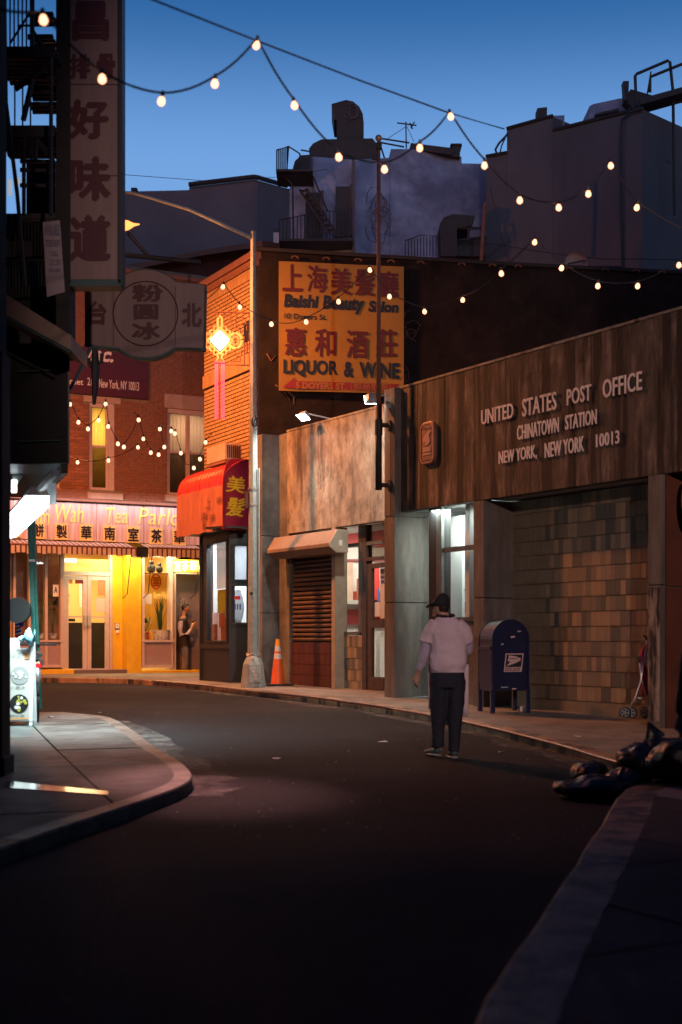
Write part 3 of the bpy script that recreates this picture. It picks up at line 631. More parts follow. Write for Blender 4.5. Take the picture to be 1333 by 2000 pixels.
plate('counter_top', 'greypanel', 600, 790, 1172, 1180, 27.3, .3); plate('notice_stand', 'kraftlit', 697, 704, 1130, 1170, 27.4); plate('pale_column', 'stone', 676, 690, 1098, 1172, 27.45); plate('white_strip', 'white', 664, 676, 1197, 1200, 27.55)
plate('pale_locker', 'white', 735, 743, 1233, 1330, 26.6, .3); plate('red_poster', 'redband', 728, 742, 1108, 1205, 27.3); plate('dark_rack', 'blueposter', 738, 742, 1150, 1175, 27.2)
lamp('vestibule_light', 'AREA', (P(700, 0, 26.3).x, 26.2, PO.z0 + zb - .15), 75, (1, .88, .70), (P(700, 0, 26.3).x, 26.8, PO.z0), 1.0)
# glazed block plinths
MB().box(U(652, dw), U(712, dw), dw - .02, dw + .1, lo, sill - .055).obj('plinth_mortar', 'mortar', po)
zz = sill - .06; r = 0
while zz > -.25:
    u = U(653, dw) - (.05 if r % 2 else 0)
    while u < U(712, dw) - .03: piece('block', 'block', po, max(u, U(653, dw)), min(u + .097, U(712, dw)), dw - .03 - random.random() * .003, dw, zz - .19, zz); u += .1
    zz -= .2; r += 1
u0s, u1s = U(557, WD), U(648, WD)
MB().box(u0s, u1s, WD + .1, WD + .3, lo, zs(610, 1254)).obj('plinth_mortar', 'mortar_dark', po)
zz = zs(610, 1256)
while zz > -.2:
    u = u0s + .01
    while u < u1s - .05: piece('glazed_block', 'glaze', po, u, min(u + .19, u1s), WD + .085 - random.random() * .004, WD + .12, zz - .19, zz); u += .2
    zz -= .2
# roller shutter and its housing
MB().box(U(648, WD), U(655, WD), WD + .0, WD + .25, lo, zb).obj('shutter_guide', 'housing_end', po)
zt_s, zb_s = PO.z(600, 1072, WD), PO.z(600, 1253, WD); n = 20; sh = (zt_s - zb_s) / n
for k in range(n):
    z0_ = zb_s + k * sh; mb = MB(); mb.prism([(WD + .18, z0_), (WD + .115, z0_ + sh * .18), (WD + .105, z0_ + sh * .5), (WD + .13, z0_ + sh * .8), (WD + .18, z0_ + sh * .92)], u0s, u1s, 'x'); mb.obj('shutter_slat', 'shutter', po)
MB().box(u0s, u1s, WD + .17, WD + .3, lo, zb).obj('shutter_backing', 'black', po)
hu0, hu1 = U(527, WD - .3), U(648, WD - .3); h0, h1 = PO.z(600, 1085, WD - .2), PO.z(600, 1046, WD - .2)
prof = [(WD + .02, h0), (WD - .22, h0), (WD - .36, h0 + .10), (WD - .36, h0 + .16), (WD - .20, h1 + .04), (WD + .02, h1 + .04)]
hb = MB().prism(prof, hu0, hu1, 'x').obj('shutter_housing', 'housing', po, bevel=.006)
MB().prism(prof, hu1 + .001, hu1 + .03, 'x').obj('end_plate', 'housing_end', hb, bevel=.004)
MB().box(hu1 + .031, hu1 + .034, WD - .17, WD - .10, h0 + .12, h0 + .22).obj('reflective_sticker', 'reflective', hb)
# loose cable and junction along the pillar
mb = MB(); mb.tube([PO.w(U(768, -.1), -.14, PO.z(768, y, -.1)) for y in (830, 870, 930, 985, 1010)], .008, 5); mb.tube([PO.w(U(x, .28), .27, PO.z(x, y, .28)) for x, y in ((772, 1075), (778, 1100), (790, 1120), (806, 1132), (812, 1138))], .007, 5)
tag(mb.obj('loose_cable', 'wire', None, world=True), 'thin black cable dangling down the pillar and across the grey pier beside the flagpole', 'cable')
mb = MB(); mb.tube([PO.w(U(806, .28), .25, PO.z(806, y, .28)) for y in (1120, 1160, 1200, 1260, 1345)], .022, 8); mb.box(0, 0, 0, 0, 0, 0)
tag(mb.obj('conduit_pipe', 'galv', None, world=True), 'vertical conduit pipe fixed to the grey concrete pier right of the flagpole', 'pipe')

# flagpole carried on two brackets
fx = P(740, 1250, 22.35); fz = lambda py: P(740, py, 22.35).z
fp = thing('flagpole', 'tall brown metal flagpole with a ball finial bracketed to the concrete pillar', 'flagpole', (fx.x, fx.y, fz(957)))
B = MW[fp.name]
MB().cyl((0, 0), .036, fz(792) - fz(957), fz(275) - fz(957), 14, .028).obj('pole', 'corniceb', fp, smooth=True)
MB().cyl((0, 0), .052, 0, fz(790) - fz(957), 14).obj('sleeve', 'blackmetal', fp, smooth=True)
MB().cyl((0, 0), .062, fz(850) - fz(957), fz(820) - fz(957), 14).obj('collar', 'blackmetal', fp)
MB().sphere((0, 0, fz(270) - fz(957)), .055, n=16, m=10).obj('ball_finial', 'bronze_hi', fp, smooth=True)
MB().box(-.05, .05, -.05, .05, fz(292) - fz(957), fz(280) - fz(957)).obj('truck', 'blackmetal', fp, bevel=.01)
for py in (831, 948):
    t = PO.w(U(762, -.12), -.12, PO.z(762, py, -.12)); a = Vector((fx.x, fx.y, t.z)); mb = MB(); mb.bar(a, t, .035, 10); q = (t - a).normalized(); mb.bar(t - q * .03, t + q * .03, .085, 12); mb.obj('bracket', 'blackmetal', fp, world=True)

# floodlights on the roof edge
def flood(px, py, d, tgt, e, label, ang=120):
    p = PO.w(U(px, d), d, PO.z(px, py, d)); rt = PO.w(U(px, d) + .25, WD + .3, zt + .05)
    t = thing('floodlight', label, 'floodlight', p, 0, 'cold white floodlights on the post office roof edge')
    dirv = (Vector(tgt) - p).normalized(); Q = dirv.to_track_quat('-Z', 'Y').to_matrix().to_4x4(); Mx = Matrix.Translation(p) @ Q
    mb = MB(); mb.hexa([(-.06, -.05, .10), (.06, -.05, .10), (.06, .05, .10), (-.06, .05, .10), (-.06, -.05, .10 + .04), (.06, -.05, .14), (.06, .05, .14), (-.06, .05, .14)])
    mb.v = []; mb.f = []; A = [(-.12, -.085, 0), (.12, -.085, 0), (.12, .085, 0), (-.12, .085, 0)]; C = [(-.07, -.05, .11), (.07, -.05, .11), (.07, .05, .11), (-.07, .05, .11)]
    mb.add(A + C, [(4, 5, 6, 7), (0, 1, 5, 4), (1, 2, 6, 5), (2, 3, 7, 6), (3, 0, 4, 7)]); mb.xf(Mx); mb.obj('housing', 'galv', t, world=True)
    MB().add(A, [(0, 3, 2, 1)]).xf(Mx @ Matrix.Translation((0, 0, .012))).obj('lens', 'floodlens', t, world=True)
    MB().bar(p + Q.to_3x3() @ Vector((0, 0, .11)), rt, .014, 6).obj('mounting_arm', 'galv', t, world=True)
    lamp('flood_lamp', 'SPOT', p + dirv * .02, e, (.93, .97, .88), tgt, None, ang, .7, .07)
g1 = PO.w(U(640, -1), -1.2, 0)
flood(592, 816, WD - .30, PO.w(U(592, 0) - .1, -2.4, .6), 330, 'cold white floodlight over the shutter housing')
flood(727, 782, WD - .95, PO.w(U(680, WD), WD, PO.z(690, 1000, WD)), 330, 'cold white floodlight tucked behind the flagpole', 84)
mb = MB(); mb.bar(PO.w(U(615, WD), WD + .4, zt + .12), PO.w(U(672, WD), WD + .4, zt + .12), .012)
tag(mb.obj('roof_rod', 'galv', None, world=True), 'thin metal rod lying along the roof edge between the two floodlights', 'rod')

# ------------------------------------------------------------------ barber corner building with the dark side wall
BF = Fr(-1.68, 28.1, math.degrees(math.atan2(-2.5, 1.27)), gz(28.1) + KERB)
cb = thing('corner_building', 'brick corner building with a lit buff facade and a dark tarred side wall', 'building', fr=BF)
bz = lambda px, py, d=0: BF.z(px, py, d)
L0 = -2.82; topB = bz(495, 498)
holes = []
zlow = bz(470, 925)
bandz0, bandz1 = bz(430, 733), bz(430, 700)
MB().box(L0, 0, .02, .3, zlow - .2, topB - .25).obj('wall', 'mortar_dark', cb)
bricks(BF, cb, L0 + .02, -.02, zlow, bz(440, 745), .02, [], .22, .08, 'brickyel', limit=150, j=.02)
bricks(BF, cb, L0 + .02, -.02, bz(440, 716), bz(440, 575), .02, [(-.62, -.02, bz(470, 672), bz(470, 634))], .22, .08, 'brickyel', limit=150, j=.02)
def soldier(z0, z1, proud):
    u = L0 + .02
    while u < -.04: piece('soldier_brick', 'brickyel', cb, u, u + .062, .02 - proud, .04, z0, z1); u += .071
soldier(bz(440, 574), bz(440, 545), .03); soldier(bz(440, 743), bz(440, 718), .05); soldier(zlow - .16, zlow - .01, .03)
mb = MB(); mb.box(L0 - .05, .02, -.10, .3, topB - .10, topB + .04); mb.box(L0 - .03, .01, -.05, .3, topB - .24, topB - .10); mb.obj('cornice', 'corniceb', cb)
for k in range(13):
    u = L0 + .12 + k * .215; mb = MB(); mb.tube([(u + .08 * math.cos(q), -.055, topB - .17 + .045 * math.sin(q)) for q in [math.pi + math.pi * i / 6 for i in range(7)]], .010, 5); mb.obj('festoon', 'corniceb', cb)
# side wall facing the camera
SW = Fr(-1.62, 28.12, 11.5, BF.z0)
mb = MB(); mb.prism([(0, lo), (14, lo), (14, SW.z(1333, 533)), (SW.u(1000), SW.z(1000, 520)), (SW.u(640), SW.z(640, 500)), (0, SW.z(507, 491))], 0, .3); mb.xf(SW.M).obj('side_wall', 'tarwall', cb, world=True)
mb = MB(); mb.prism([(-.05, SW.z(507, 491)), (SW.u(1000), SW.z(1000, 520)), (14, SW.z(1333, 533)), (14, SW.z(1333, 533) + .07), (SW.u(1000), SW.z(1000, 520) + .07), (-.05, SW.z(507, 491) + .07)], -.06, .36); mb.xf(SW.M).obj('coping', 'rooftar', cb, world=True)
for px in (575, 636, 698, 762, 820, 900, 960, 1010, 1110, 1180, 1240, 1290):
    c = SW.u(px); z_ = SW.z(px, 507 + (px - 575) * .04); b_ = MB().tube([(c + .07 * math.cos(q), -.09, z_ + .045 * math.sin(q)) for q in [math.pi * i / 5 for i in range(6)]], .016, 5); b_.xf(SW.M).obj('roof_hook', 'corniceb', cb, world=True)
mb = MB(); far = [BF.w(L0, .3, 0), SW.w(14, .3, 0), SW.w(14, 8, 0), BF.w(L0, 6, 0)]
mb.prism([(p.x, p.y) for p in [BF.w(L0, .3, 0), BF.w(0, .3, 0), SW.w(14, .31, 0), SW.w(14, 8, 0), BF.w(L0, 7, 0)]], BF.z0 + topB - .5, BF.z0 + topB - .4, 'z'); mb.obj('roof', 'rooftar', cb, world=True)
mb = MB(); mb.prism([(p.x, p.y) for p in [SW.w(14, .3, 0), SW.w(14, 8, 0), SW.w(13.7, 8, 0), SW.w(13.7, .3, 0)]], 0, BF.z0 + topB - .5, 'z'); mb.prism([(p.x, p.y) for p in [BF.w(L0, .3, 0), BF.w(L0, 7, 0), BF.w(L0 + .3, 7, 0), BF.w(L0 + .3, .3, 0)]], 0, BF.z0 + topB - .3, 'z')
mb.prism([(p.x, p.y) for p in [SW.w(14, 8, 0), BF.w(L0, 7, 0), BF.w(L0 + .1, 6.7, 0), SW.w(14, 7.7, 0)]], 0, BF.z0 + topB - .4, 'z'); mb.obj('rear_wall', 'darkbrick', cb, world=True)
MB().box(-.62, -.02, .0, .02, bz(470, 672), bz(470, 634)).obj('dark_vent', 'black', cb)
mb = MB(); mb.bar(BF.w(-.02, -.05, bz(500, 500)), BF.w(-.02, -.05, 0), .028, 8); mb.obj('downpipe', 'corniceb', cb, world=True)
# round faded graffiti on the side wall
def scribble(cx, cz, r, fr, d, m, n=3, rad=.008, seed=1):
    rnd = random.Random(seed); mb = MB()
    for k in range(n):
        a0 = rnd.uniform(0, 6); ax, az = cx + rnd.uniform(-.35, .35) * r, cz + rnd.uniform(-.4, .4) * r; rr = r * rnd.uniform(.25, .7)
        pts = [fr.w(ax + rr * math.cos(a0 + t * .5) * (1 - t * .03) + t * rnd.uniform(-.01, .02) * r, d, az + rr * 1.2 * math.sin(a0 + t * rnd.uniform(.42, .58))) for t in range(rnd.randint(8, 14))]
        mb.tube(pts, rad, 4)
    return mb
scribble(SW.u(797), SW.z(797, 640), .32, SW, 0, 'scuff', 4, .007, 4).obj('graffiti', M['corniceb'], cb, world=True)
scribble(SW.u(785), SW.z(785, 735), .2, SW, 0, 'scuff', 4, .007, 5).obj('graffiti', M['corniceb'], cb, world=True)
for (x0, y0, x1, y1, x2, y2) in ((538, 752, 552, 760, 566, 782), (560, 762, 574, 775, 575, 790), (522, 690, 530, 705, 540, 694)):
    mb = MB(); mb.tube([SW.w(SW.u(a), -.01, SW.z(a, b)) for a, b in ((x0, y0), (x1, y1), (x2, y2))], [.02, .014, .005], 4); mb.obj('peeled_coating', 'corniceb', cb, world=True)

# yellow wall sign
d = -.10
sg = thing('wall_sign', 'large yellow beauty salon and liquor sign with red and black lettering', 'wall sign', SW.w(SW.u(667), d, SW.z(667, 766)), SW.t)
def sgw(mb, nm, m, **k): return mb.xf(SW.M).obj(nm, m, sg, world=True, **k)
a, b = SW.u(545, d), SW.u(789, d); zl0, zl1, zr0, zr1 = SW.z(545, 763, d), SW.z(545, 510, d), SW.z(789, 769, d), SW.z(789, 521, d)
mb = MB(); nx, nz_ = 24, 20
for j in range(nz_ + 1):
    for i in range(nx + 1):
        t, s_ = i / nx, j / nz_; mb.v.append((a + (b - a) * t, d + .006 * math.sin(t * 9 + s_ * 3), (zl0 + (zr0 - zl0) * t) * (1 - s_) + (zl1 + (zr1 - zl1) * t) * s_))
for j in range(nz_):
    for i in range(nx): q = j * (nx + 1) + i; mb.f.append((q, q + 1, q + nx + 2, q + nx + 1))
sgw(mb, 'banner_sheet', 'banner', smooth=True)
mb = MB(); mb.hexa([(a, d + .01, zl0), (b, d + .01, zr0), (b, d + .06, zr0), (a, d + .06, zl0), (a, d + .01, zl1), (b, d + .01, zr1), (b, d + .06, zr1), (a, d + .06, zl1)]); sgw(mb, 'frame', 'signframe')
dd = d - .012
def sgt(s_, x0, x1, y0, y1, m, bold=.0, shear=0, spacing=1.0):
    u0, u1 = SW.u(x0, dd), SW.u(x1, dd); pm = (x0 + x1) / 2; sk_ = (SW.z(x1, y0, dd) - SW.z(x0, y0, dd)) * 0 + (zr1 - zl1) / (b - a) * (u1 - u0)
    letters(s_, u0, u1, SW.z(pm, y1, dd) - sk_ / 2, SW.z(pm, y0, dd) - sk_ / 2, dd, m, sg, thick=0, bold=bold, shear=shear, skew=sk_, world_fr=SW, spacing=spacing)
for ch, x, y in (('上', 572, 542), ('海', 620, 544), ('美', 666, 549), ('髮', 713, 551), ('廳', 759, 555)): sgt(ch, x - 19, x + 19, y - 25, y + 26, 'bannerred', bold=.022)
sgt('Baishi', 555, 623, 575, 601, 'navy', .045, .12); sgt('Beauty', 631, 712, 578, 613, 'navy', .045, .12); sgt('Salon', 720, 779, 588, 610, 'navy', .045, .12)
sgt('10 Doyers St.', 556, 639, 613, 627, 'navy', .02)
for ch, x, y in (('惠', 578, 667), ('和', 636, 669), ('酒', 698, 672), ('莊', 755, 670)): sgt(ch, x - 20, x + 20, y - 26, y + 27, 'bannerred', bold=.022)
sgt('LIQUOR', 554, 661, 703, 736, 'navy', .035); sgt('&', 672, 692, 706, 737, 'navy', .04); sgt('WINE', 702, 781, 708, 739, 'navy', .035)
zz = lambda px, py: SW.z(px, py, dd)
mb = MB(); mb.v = [(SW.u(x, dd), dd, zz(x, y)) for x, y in ((552, 756), (577, 737), (577, 744), (781, 750), (770, 764), (577, 759))]; mb.f = [(0, 5, 2, 1), (5, 4, 3, 2)]; mb.f = [(0, 5, 1), (5, 4, 3, 2)]; sgw(mb, 'arrow_band', 'redarrow')
dd -= .004; sgt('5 DOYERS ST.', 578, 677, 747, 760, 'banner', .03); sgt('（郵局對面）', 685, 764, 748, 763, 'banner', .0)

# barber shop front, bumped out below the awning
pA, pB, pC = Vector((-2.92, 29.6)), Vector((-2.19, 27.85)), Vector((-1.66, 27.95))
F1 = Fr(pA.x, pA.y, math.degrees(math.atan2(pB.y - pA.y, pB.x - pA.x)), gz(28) + KERB); l1 = (pB - pA).length
F2 = Fr(pB.x, pB.y, math.degrees(math.atan2(pC.y - pB.y, pC.x - pB.x)), gz(28) + KERB); l2 = (pC - pB).length
zhd = F1.z(420, 1062)
def shop(fr, Lw, wins, jambs):
    hs = [(fr.u(a), fr.u(b), fr.z((a + b) / 2, y1), fr.z((a + b) / 2, y0)) for a, b, y0, y1 in wins]
    mb = MB(); holed(mb, 0, Lw, -.4, zhd + .55, 0, .12, hs); mb.xf(fr.M).obj('shop_front_wall', 'black', cb, world=True)
    for k, h in enumerate(hs):
        mb = MB(); g = .03
        mb.box(h[0] - g, h[0] + .012, -.025, .0, h[2] - g, h[3] + g); mb.box(h[1] - .012, h[1] + g, -.025, 0, h[2] - g, h[3] + g); mb.box(h[0] + .012, h[1] - .012, -.025, 0, h[2] - g, h[2] + .012); mb.box(h[0] + .012, h[1] - .012, -.025, 0, h[3] - .012, h[3] + g)
        wf = mb.xf(fr.M).obj('window_frame', 'blackmetal', cb, world=True); MB().box(h[0], h[1], .02, .03, h[2], h[3]).xf(fr.M).obj('pane', 'glass', wf, world=True)
    return hs
h1 = shop(F1, l1, [(406, 444, 1060, 1252)], 0); h2 = shop(F2, l2, [(455, 483, 1065, 1133), (451, 483, 1144, 1217)], 0)
zj = lambda y: F1.z(425, y)
MB().box(F1.u(418), F1.u(445), .06, .08, zj(1150), zj(1055)).xf(F1.M).obj('white_blind', 'blindglow', cb, world=True)
MB().box(F1.u(422), F1.u(438), .035, .045, zj(1197), zj(1152)).xf(F1.M).obj('yellow_notice', 'yellowlit', cb, world=True)
MB().box(F1.u(425), F1.u(436), .034, .044, zj(1225), zj(1198)).xf(F1.M).obj('orange_notice', 'kraftlit', cb, world=True)
MB().box(F1.u(411), F1.u(421), .035, .045, zj(1250), zj(1219)).xf(F1.M).obj('brown_notice', 'redwall', cb, world=True)
MB().box(F1.u(411), F1.u(445), .05, .058, zj(1252), zj(1196)).xf(F1.M).obj('taped_paper', 'blind', cb, world=True)
MB().box(F1.u(428), F1.u(445), .046, .049, zj(1252), zj(1206)).xf(F1.M).obj('brown_paper', 'kraftlit', cb, world=True)
zk = lambda y: F2.z(468, y)
MB().box(F2.u(455), F2.u(483), .06, .07, zk(1133), zk(1065)).xf(F2.M).obj('white_blind', 'blind', cb, world=True)
mb = MB(); mb.loft([(F2.w(F2.u(466), .05 + .02 * i, zk(y)), r_, .03) for i, (y, r_) in enumerate(((1152, .05), (1165, .09), (1185, .13), (1205, .10), (1215, .07)))], 12); mb.obj('white_bag', 'blind', cb, world=True, smooth=True)
for x in (460, 465, 470): MB().box(F2.u(x) - .016, F2.u(x) + .012, .015, .018, zk(1191), zk(1179)).xf(F2.M).obj('bag_print', 'blueposter', cb, world=True)
MB().box(F2.u(458), F2.u(470), .016, .019, zk(1171), zk(1164)).xf(F2.M).obj('bag_print', 'redpaint', cb, world=True)
mb = MB(); mb.box(F1.w(0, 0, 0).x + .15, F2.w(l2, 0, 0).x, 29.9, 30.0, F1.z0, F1.z0 + 3); mb.obj('shop_rear_wall', 'whitewall', cb, world=True)
mb = MB(); mb.prism([(p.x, p.y) for p in (pA, pB, pC, Vector((-1.66, 30.0)), Vector((-3.0, 30.0)))], F1.z0 + zhd + .4, F1.z0 + zhd + .5, 'z'); mb.obj('shop_ceiling', 'whitewall', cb, world=True)
lamp('shop_light', 'AREA', (-2.2, 28.8, F1.z0 + zhd + .3), 150, (.86, .94, 1), (-2.2, 28.8, 0), .8)
mb = MB(); mb.box(0, .06, -.03, .02, -.3, zhd + .3); mb.box(.10, .14, -.02, .02, -.3, zhd); mb.xf(F1.M).obj('corner_post', 'black', cb, world=True)
MB().box(0, l1, -.03, 0, F1.z(425, 1262) - .05, F1.z(425, 1258)).xf(F1.M).obj('stall_riser_rail', 'blackmetal', cb, world=True)
# the shop's awning: curved red top, faded orange front, maroon end with gold characters
aw = thing('shop_awning', 'red and faded orange curved shop awning with gold characters on its maroon end', 'awning', F1.w(l1, -.3, F1.z(440, 1045)))
A0 = P(345, 1055, 29.4); A1 = P(436, 1025, 27.2); A1b = P(487, 1028, 27.75)
fr_len = (A1.xy - A0.xy).length; AF = Fr(A0.x, A0.y, math.degrees(math.atan2(A1.y - A0.y, A1.x - A0.x)), 0)
zb0, zb1 = P(345, 1050, 29.4).z, P(436, 1025, 27.2).z; zm0, zm1 = P(347, 968, 29.4).z, P(436, 937, 27.2).z; zt0, zt1 = P(370, 925, 30).z + .06, P(445, 908, 27.6).z + .02
zb_, zm_, zt_ = min(zb0, zb1), (zm0 + zm1) / 2, (zt0 + zt1) / 2
Lf = fr_len; dep = .62
def awprof(n=7): return [(0, zb_), (0.0, zm_ - .05)] + [(dep * (1 - math.cos(math.pi / 2 * i / n)), zm_ - .05 + (zt_ - zm_ + .05) * math.sin(math.pi / 2 * i / n)) for i in range(1, n + 1)]
pf = awprof(); mb = MB(); nseg = 14
for i in range(nseg + 1):
    u = Lf * i / nseg
    for k, (y, z_) in enumerate(pf): mb.v.append((u, y - .05 * (1 if k < 2 else 0) * 0 + .012 * math.sin(u * 11 + k), z_ + (.012 * math.sin(u * 9) if k == 0 else 0)))
m_ = len(pf)
fr_f = [(i * m_, (i + 1) * m_, (i + 1) * m_ + 1, i * m_ + 1) for i in range(nseg)]; top_f = [(i * m_ + k, (i + 1) * m_ + k, (i + 1) * m_ + k + 1, i * m_ + k + 1) for i in range(nseg) for k in range(1, m_ - 1)]
MB().add(mb.v, fr_f).xf(AF.M).obj('front_sheet', 'awnorange', aw, world=True, smooth=True); MB().add(mb.v, top_f).xf(AF.M).obj('curved_top', 'awnred', aw, world=True, smooth=True)
for i in range(1, nseg): MB().tube([(Lf * i / nseg, y - .006, z_ + .004) for y, z_ in pf[1:]], .006, 4).xf(AF.M).obj('rib', 'awnred', aw, world=True)
EF = Fr(A1.x, A1.y, math.degrees(math.atan2(A1b.y - A1.y, A1b.x - A1.x)), 0); eL = (A1b.xy - A1.xy).length
hz = zt_ - zm_
ep = [(0, zb_), (0, zm_ - .05)] + [(.26 * (1 - math.cos(math.pi / 2 * i / 6)), zm_ - .05 + (hz + .05) * math.sin(math.pi / 2 * i / 6)) for i in range(1, 7)] + [(eL, zt_ + .03), (eL, zb_ + .01)]
MB().prism(ep, 0, .015).xf(EF.M).obj('end_sheet', 'awnmaroon', aw, world=True)
aend = bpy.data.objects['end_sheet']
for ch, y0, y1 in (('美', 930, 962), ('髮', 972, 1008)): letters(ch, EF.u(441), EF.u(478), EF.z(459, y1), EF.z(459, y0), -.008, 'gold', aw, thick=0, bold=.02, shear=.15, world_fr=EF)
for (ch, x0, x1, y0, y1) in (('上', 404, 414, 972, 992), ('海', 394, 407, 1000, 1016), ('美', 411, 423, 1004, 1018), ('髮', 397, 404, 1016, 1034), ('廳', 425, 435, 970, 982)): letters(ch, AF.u(x0), AF.u(x1), AF.z((x0 + x1) / 2, y1), AF.z((x0 + x1) / 2, y0), -.022, 'redwall', aw, thick=0, world_fr=AF, name='faded_lettering')
mb = MB(); mb.box(.02, Lf, .05, .6, zb_ + .03, zb_ + .07); mb.xf(AF.M); mb.obj('underside', 'black', aw, world=True)
MB().box(0.02, eL, .03, .5, zb_ + .03, zb_ + .07).xf(EF.M).obj('underside', 'black', aw, world=True)
# air conditioner
q = P(420, 903, 29.0); ac = thing('air_conditioner', 'small window air conditioner on the buff brick facade above the red awning', 'air conditioner', BF.w(BF.u(430, -.3), -.2, bz(430, 903, -.3)), BF.t)
b0, b1, t0, t1 = BF.u(404, -.35), BF.u(432, -.35) + .2, bz(420, 903, -.35), bz(420, 871, -.35)
bd_ = MB().box(b0, b1, -.35, .0, t0, t1).xf(BF.M).obj('case', 'stone', ac, world=True, bevel=.01)
for k in range(7): MB().box(b1, b1 + .008, -.30 + k * .042, -.28 + k * .042, t0 + .04, t1 - .04).xf(BF.M).obj('grille_slat', 'black', ac, world=True)
MB().box(b0, b1, -.35, .0, t0 - .06, t0 - .012).xf(BF.M).obj('support_shelf', 'corniceb', ac, world=True)

# ------------------------------------------------------------------ tea parlour building at the end of the lane
T = Fr(-6.2, 34.7, 28.8, gz(35) + KERB)
tp = thing('tea_parlor_building', 'red brick building at the end of the lane with a glowing yellow tea parlour below', 'building', fr=T)
tu = lambda px, d=0: T.u(px, d); tz = lambda px, py, d=0: T.z(px, py, d)
def tb(nm, m, a, b, t, bt, d0, d1, par=None, **k): pm = (a + b) / 2; return MB().box(tu(a, d0), tu(b, d0), d0, d1, tz(pm, bt, d0), tz(pm, t, d0)).obj(nm, m, par or tp, **k)
uL, uRr = tu(-120), tu(470)
W1 = (tu(175), tu(224), tz(200, 957), tz(200, 786)); W2 = (tu(327), tu(418), tz(372, 968), tz(372, 800)); W0 = (tu(95), tu(117), tz(106, 955), tz(106, 700))
zbr, ztp = tz(200, 975), tz(200, 560)
holes = [W1, W2, W0]
mb = MB(); holed(mb, uL, uRr, zbr - .3, ztp + .6, .012, .3, holes); mb.obj('wall', 'mortar', tp)
bricks(T, tp, tu(20), uRr, zbr, ztp, .012, holes + [(tu(-40), tu(290), tz(150, 772), tz(150, 684)), (tu(322), tu(418), tz(366, 806), tz(366, 773)), (tu(170), tu(242), tz(200, 977), tz(200, 955)), (tu(164), tu(236), tz(200, 788), tz(200, 774))], .215, .075, 'brickred', limit=300)
def win(h, panes, curtain, mm='frame_pink'):
    a, b, c, d_ = h; fw = .09; mb = MB()
    mb.box(a, a + fw * .6, .04, .2, c, d_); mb.box(b - fw * 1.6, b, .02, .2, c, d_); mb.box(a + fw * .6, b - fw * 1.6, .04, .2, c, c + .06); mb.box(a + fw * .6, b - fw * 1.6, .03, .2, d_ - .12, d_)
    o = mb.obj('window', mm, tp); a2, b2 = a + fw * .6, b - fw * 1.6
    w_ = (b2 - a2) / panes
    for i in range(panes):
        x0, x1 = a2 + i * w_, a2 + (i + 1) * w_; mid = c + (d_ - c) * .5
        s_ = MB(); s_.box(x0 + .001, x0 + .05, .08, .13, c + .06, d_ - .12); s_.box(x1 - .05, x1 - .001, .08, .13, c + .06, d_ - .12); s_.box(x0 + .05, x1 - .05, .075, .13, mid - .025, mid + .025); s_.obj('sash', mm, o)
        MB().box(x0 + .05, x1 - .05, .11, .115, c + .06, mid - .025).obj('pane', 'glassdim', o); MB().box(x0 + .05, x1 - .05, .095, .10, mid + .025, d_ - .12).obj('pane', 'glass', o)
        if i: MB().box(x0 - .04, x0 + .04, .05, .14, c + .06, d_ - .12).obj('mullion', mm, o)
    mb = MB(); n = 40
    for i in range(n + 1):
        x = a2 + (b2 - a2) * i / n; mb.v += [(x, .22 + .018 * math.sin(i * 1.7), c), (x, .22 + .018 * math.sin(i * 1.7), d_)]
    mb.f = [(2 * i, 2 * i + 2, 2 * i + 3, 2 * i + 1) for i in range(n)]; mb.obj('curtain', curtain, o, smooth=True); return o
win(W1, 1, 'curtain'); win(W2, 2, 'curtain_grey'); win(W0, 1, 'curtain_grey')
lamp('room_light_one', 'AREA', T.w((W1[0] + W1[1]) / 2, .85, (W1[2] + W1[3]) / 2 + .4), 30, (1, .72, .36), T.w((W1[0] + W1[1]) / 2, .2, (W1[2] + W1[3]) / 2), .9)
lamp('room_light_two', 'AREA', T.w((W2[0] + W2[1]) / 2, .9, (W2[2] + W2[3]) / 2 + .6), 22, (1, .66, .40), T.w((W2[0] + W2[1]) / 2, .2, (W2[2] + W2[3]) / 2), .9)
tb('window_sill', 'stone', 172, 241, 963, 975, -.08, .1); tb('window_sill', 'stone', 324, 420, 968, 981, -.08, .1)
tb('lintel', 'stone', 322, 418, 773, 800, -.01, .1); tb('lintel', 'stone', 164, 236, 775, 787, -.02, .1)
mb = MB(); mb.box(uL, tu(235, -.2), -.22, .1, zbr - .10, zbr - .03); mb.box(tu(238, -.2), uRr, -.22, .1, zbr - .12, zbr - .04); mb.obj('flashing', 'corniceb', tp)
mb = MB(); mb.box(uL, uRr, -.2, .3, ztp, ztp + .35); mb.box(uL, uRr, -.28, .3, ztp + .35, ztp + .45); mb.obj('cornice', 'corniceb', tp)
mb = MB(); mb.box(uL, uRr, 4.2, 9, 0, ztp + .3); mb.box(uL, uRr, .31, 4.2, 4.6, 4.7); mb.box(uL, uRr, .31, 9, ztp + .2, ztp + .3); mb.box(uL, uL + .2, .31, 9, 0, ztp + .2); mb.box(uRr - .2, uRr, .31, 9, 0, ztp + .2); mb.obj('rear_mass', 'darkbrick', tp)
MB().box(uL + .2, uRr - .2, 1.0, 1.05, zbr, ztp + .2).obj('upstairs_partition', 'mortar', tp)
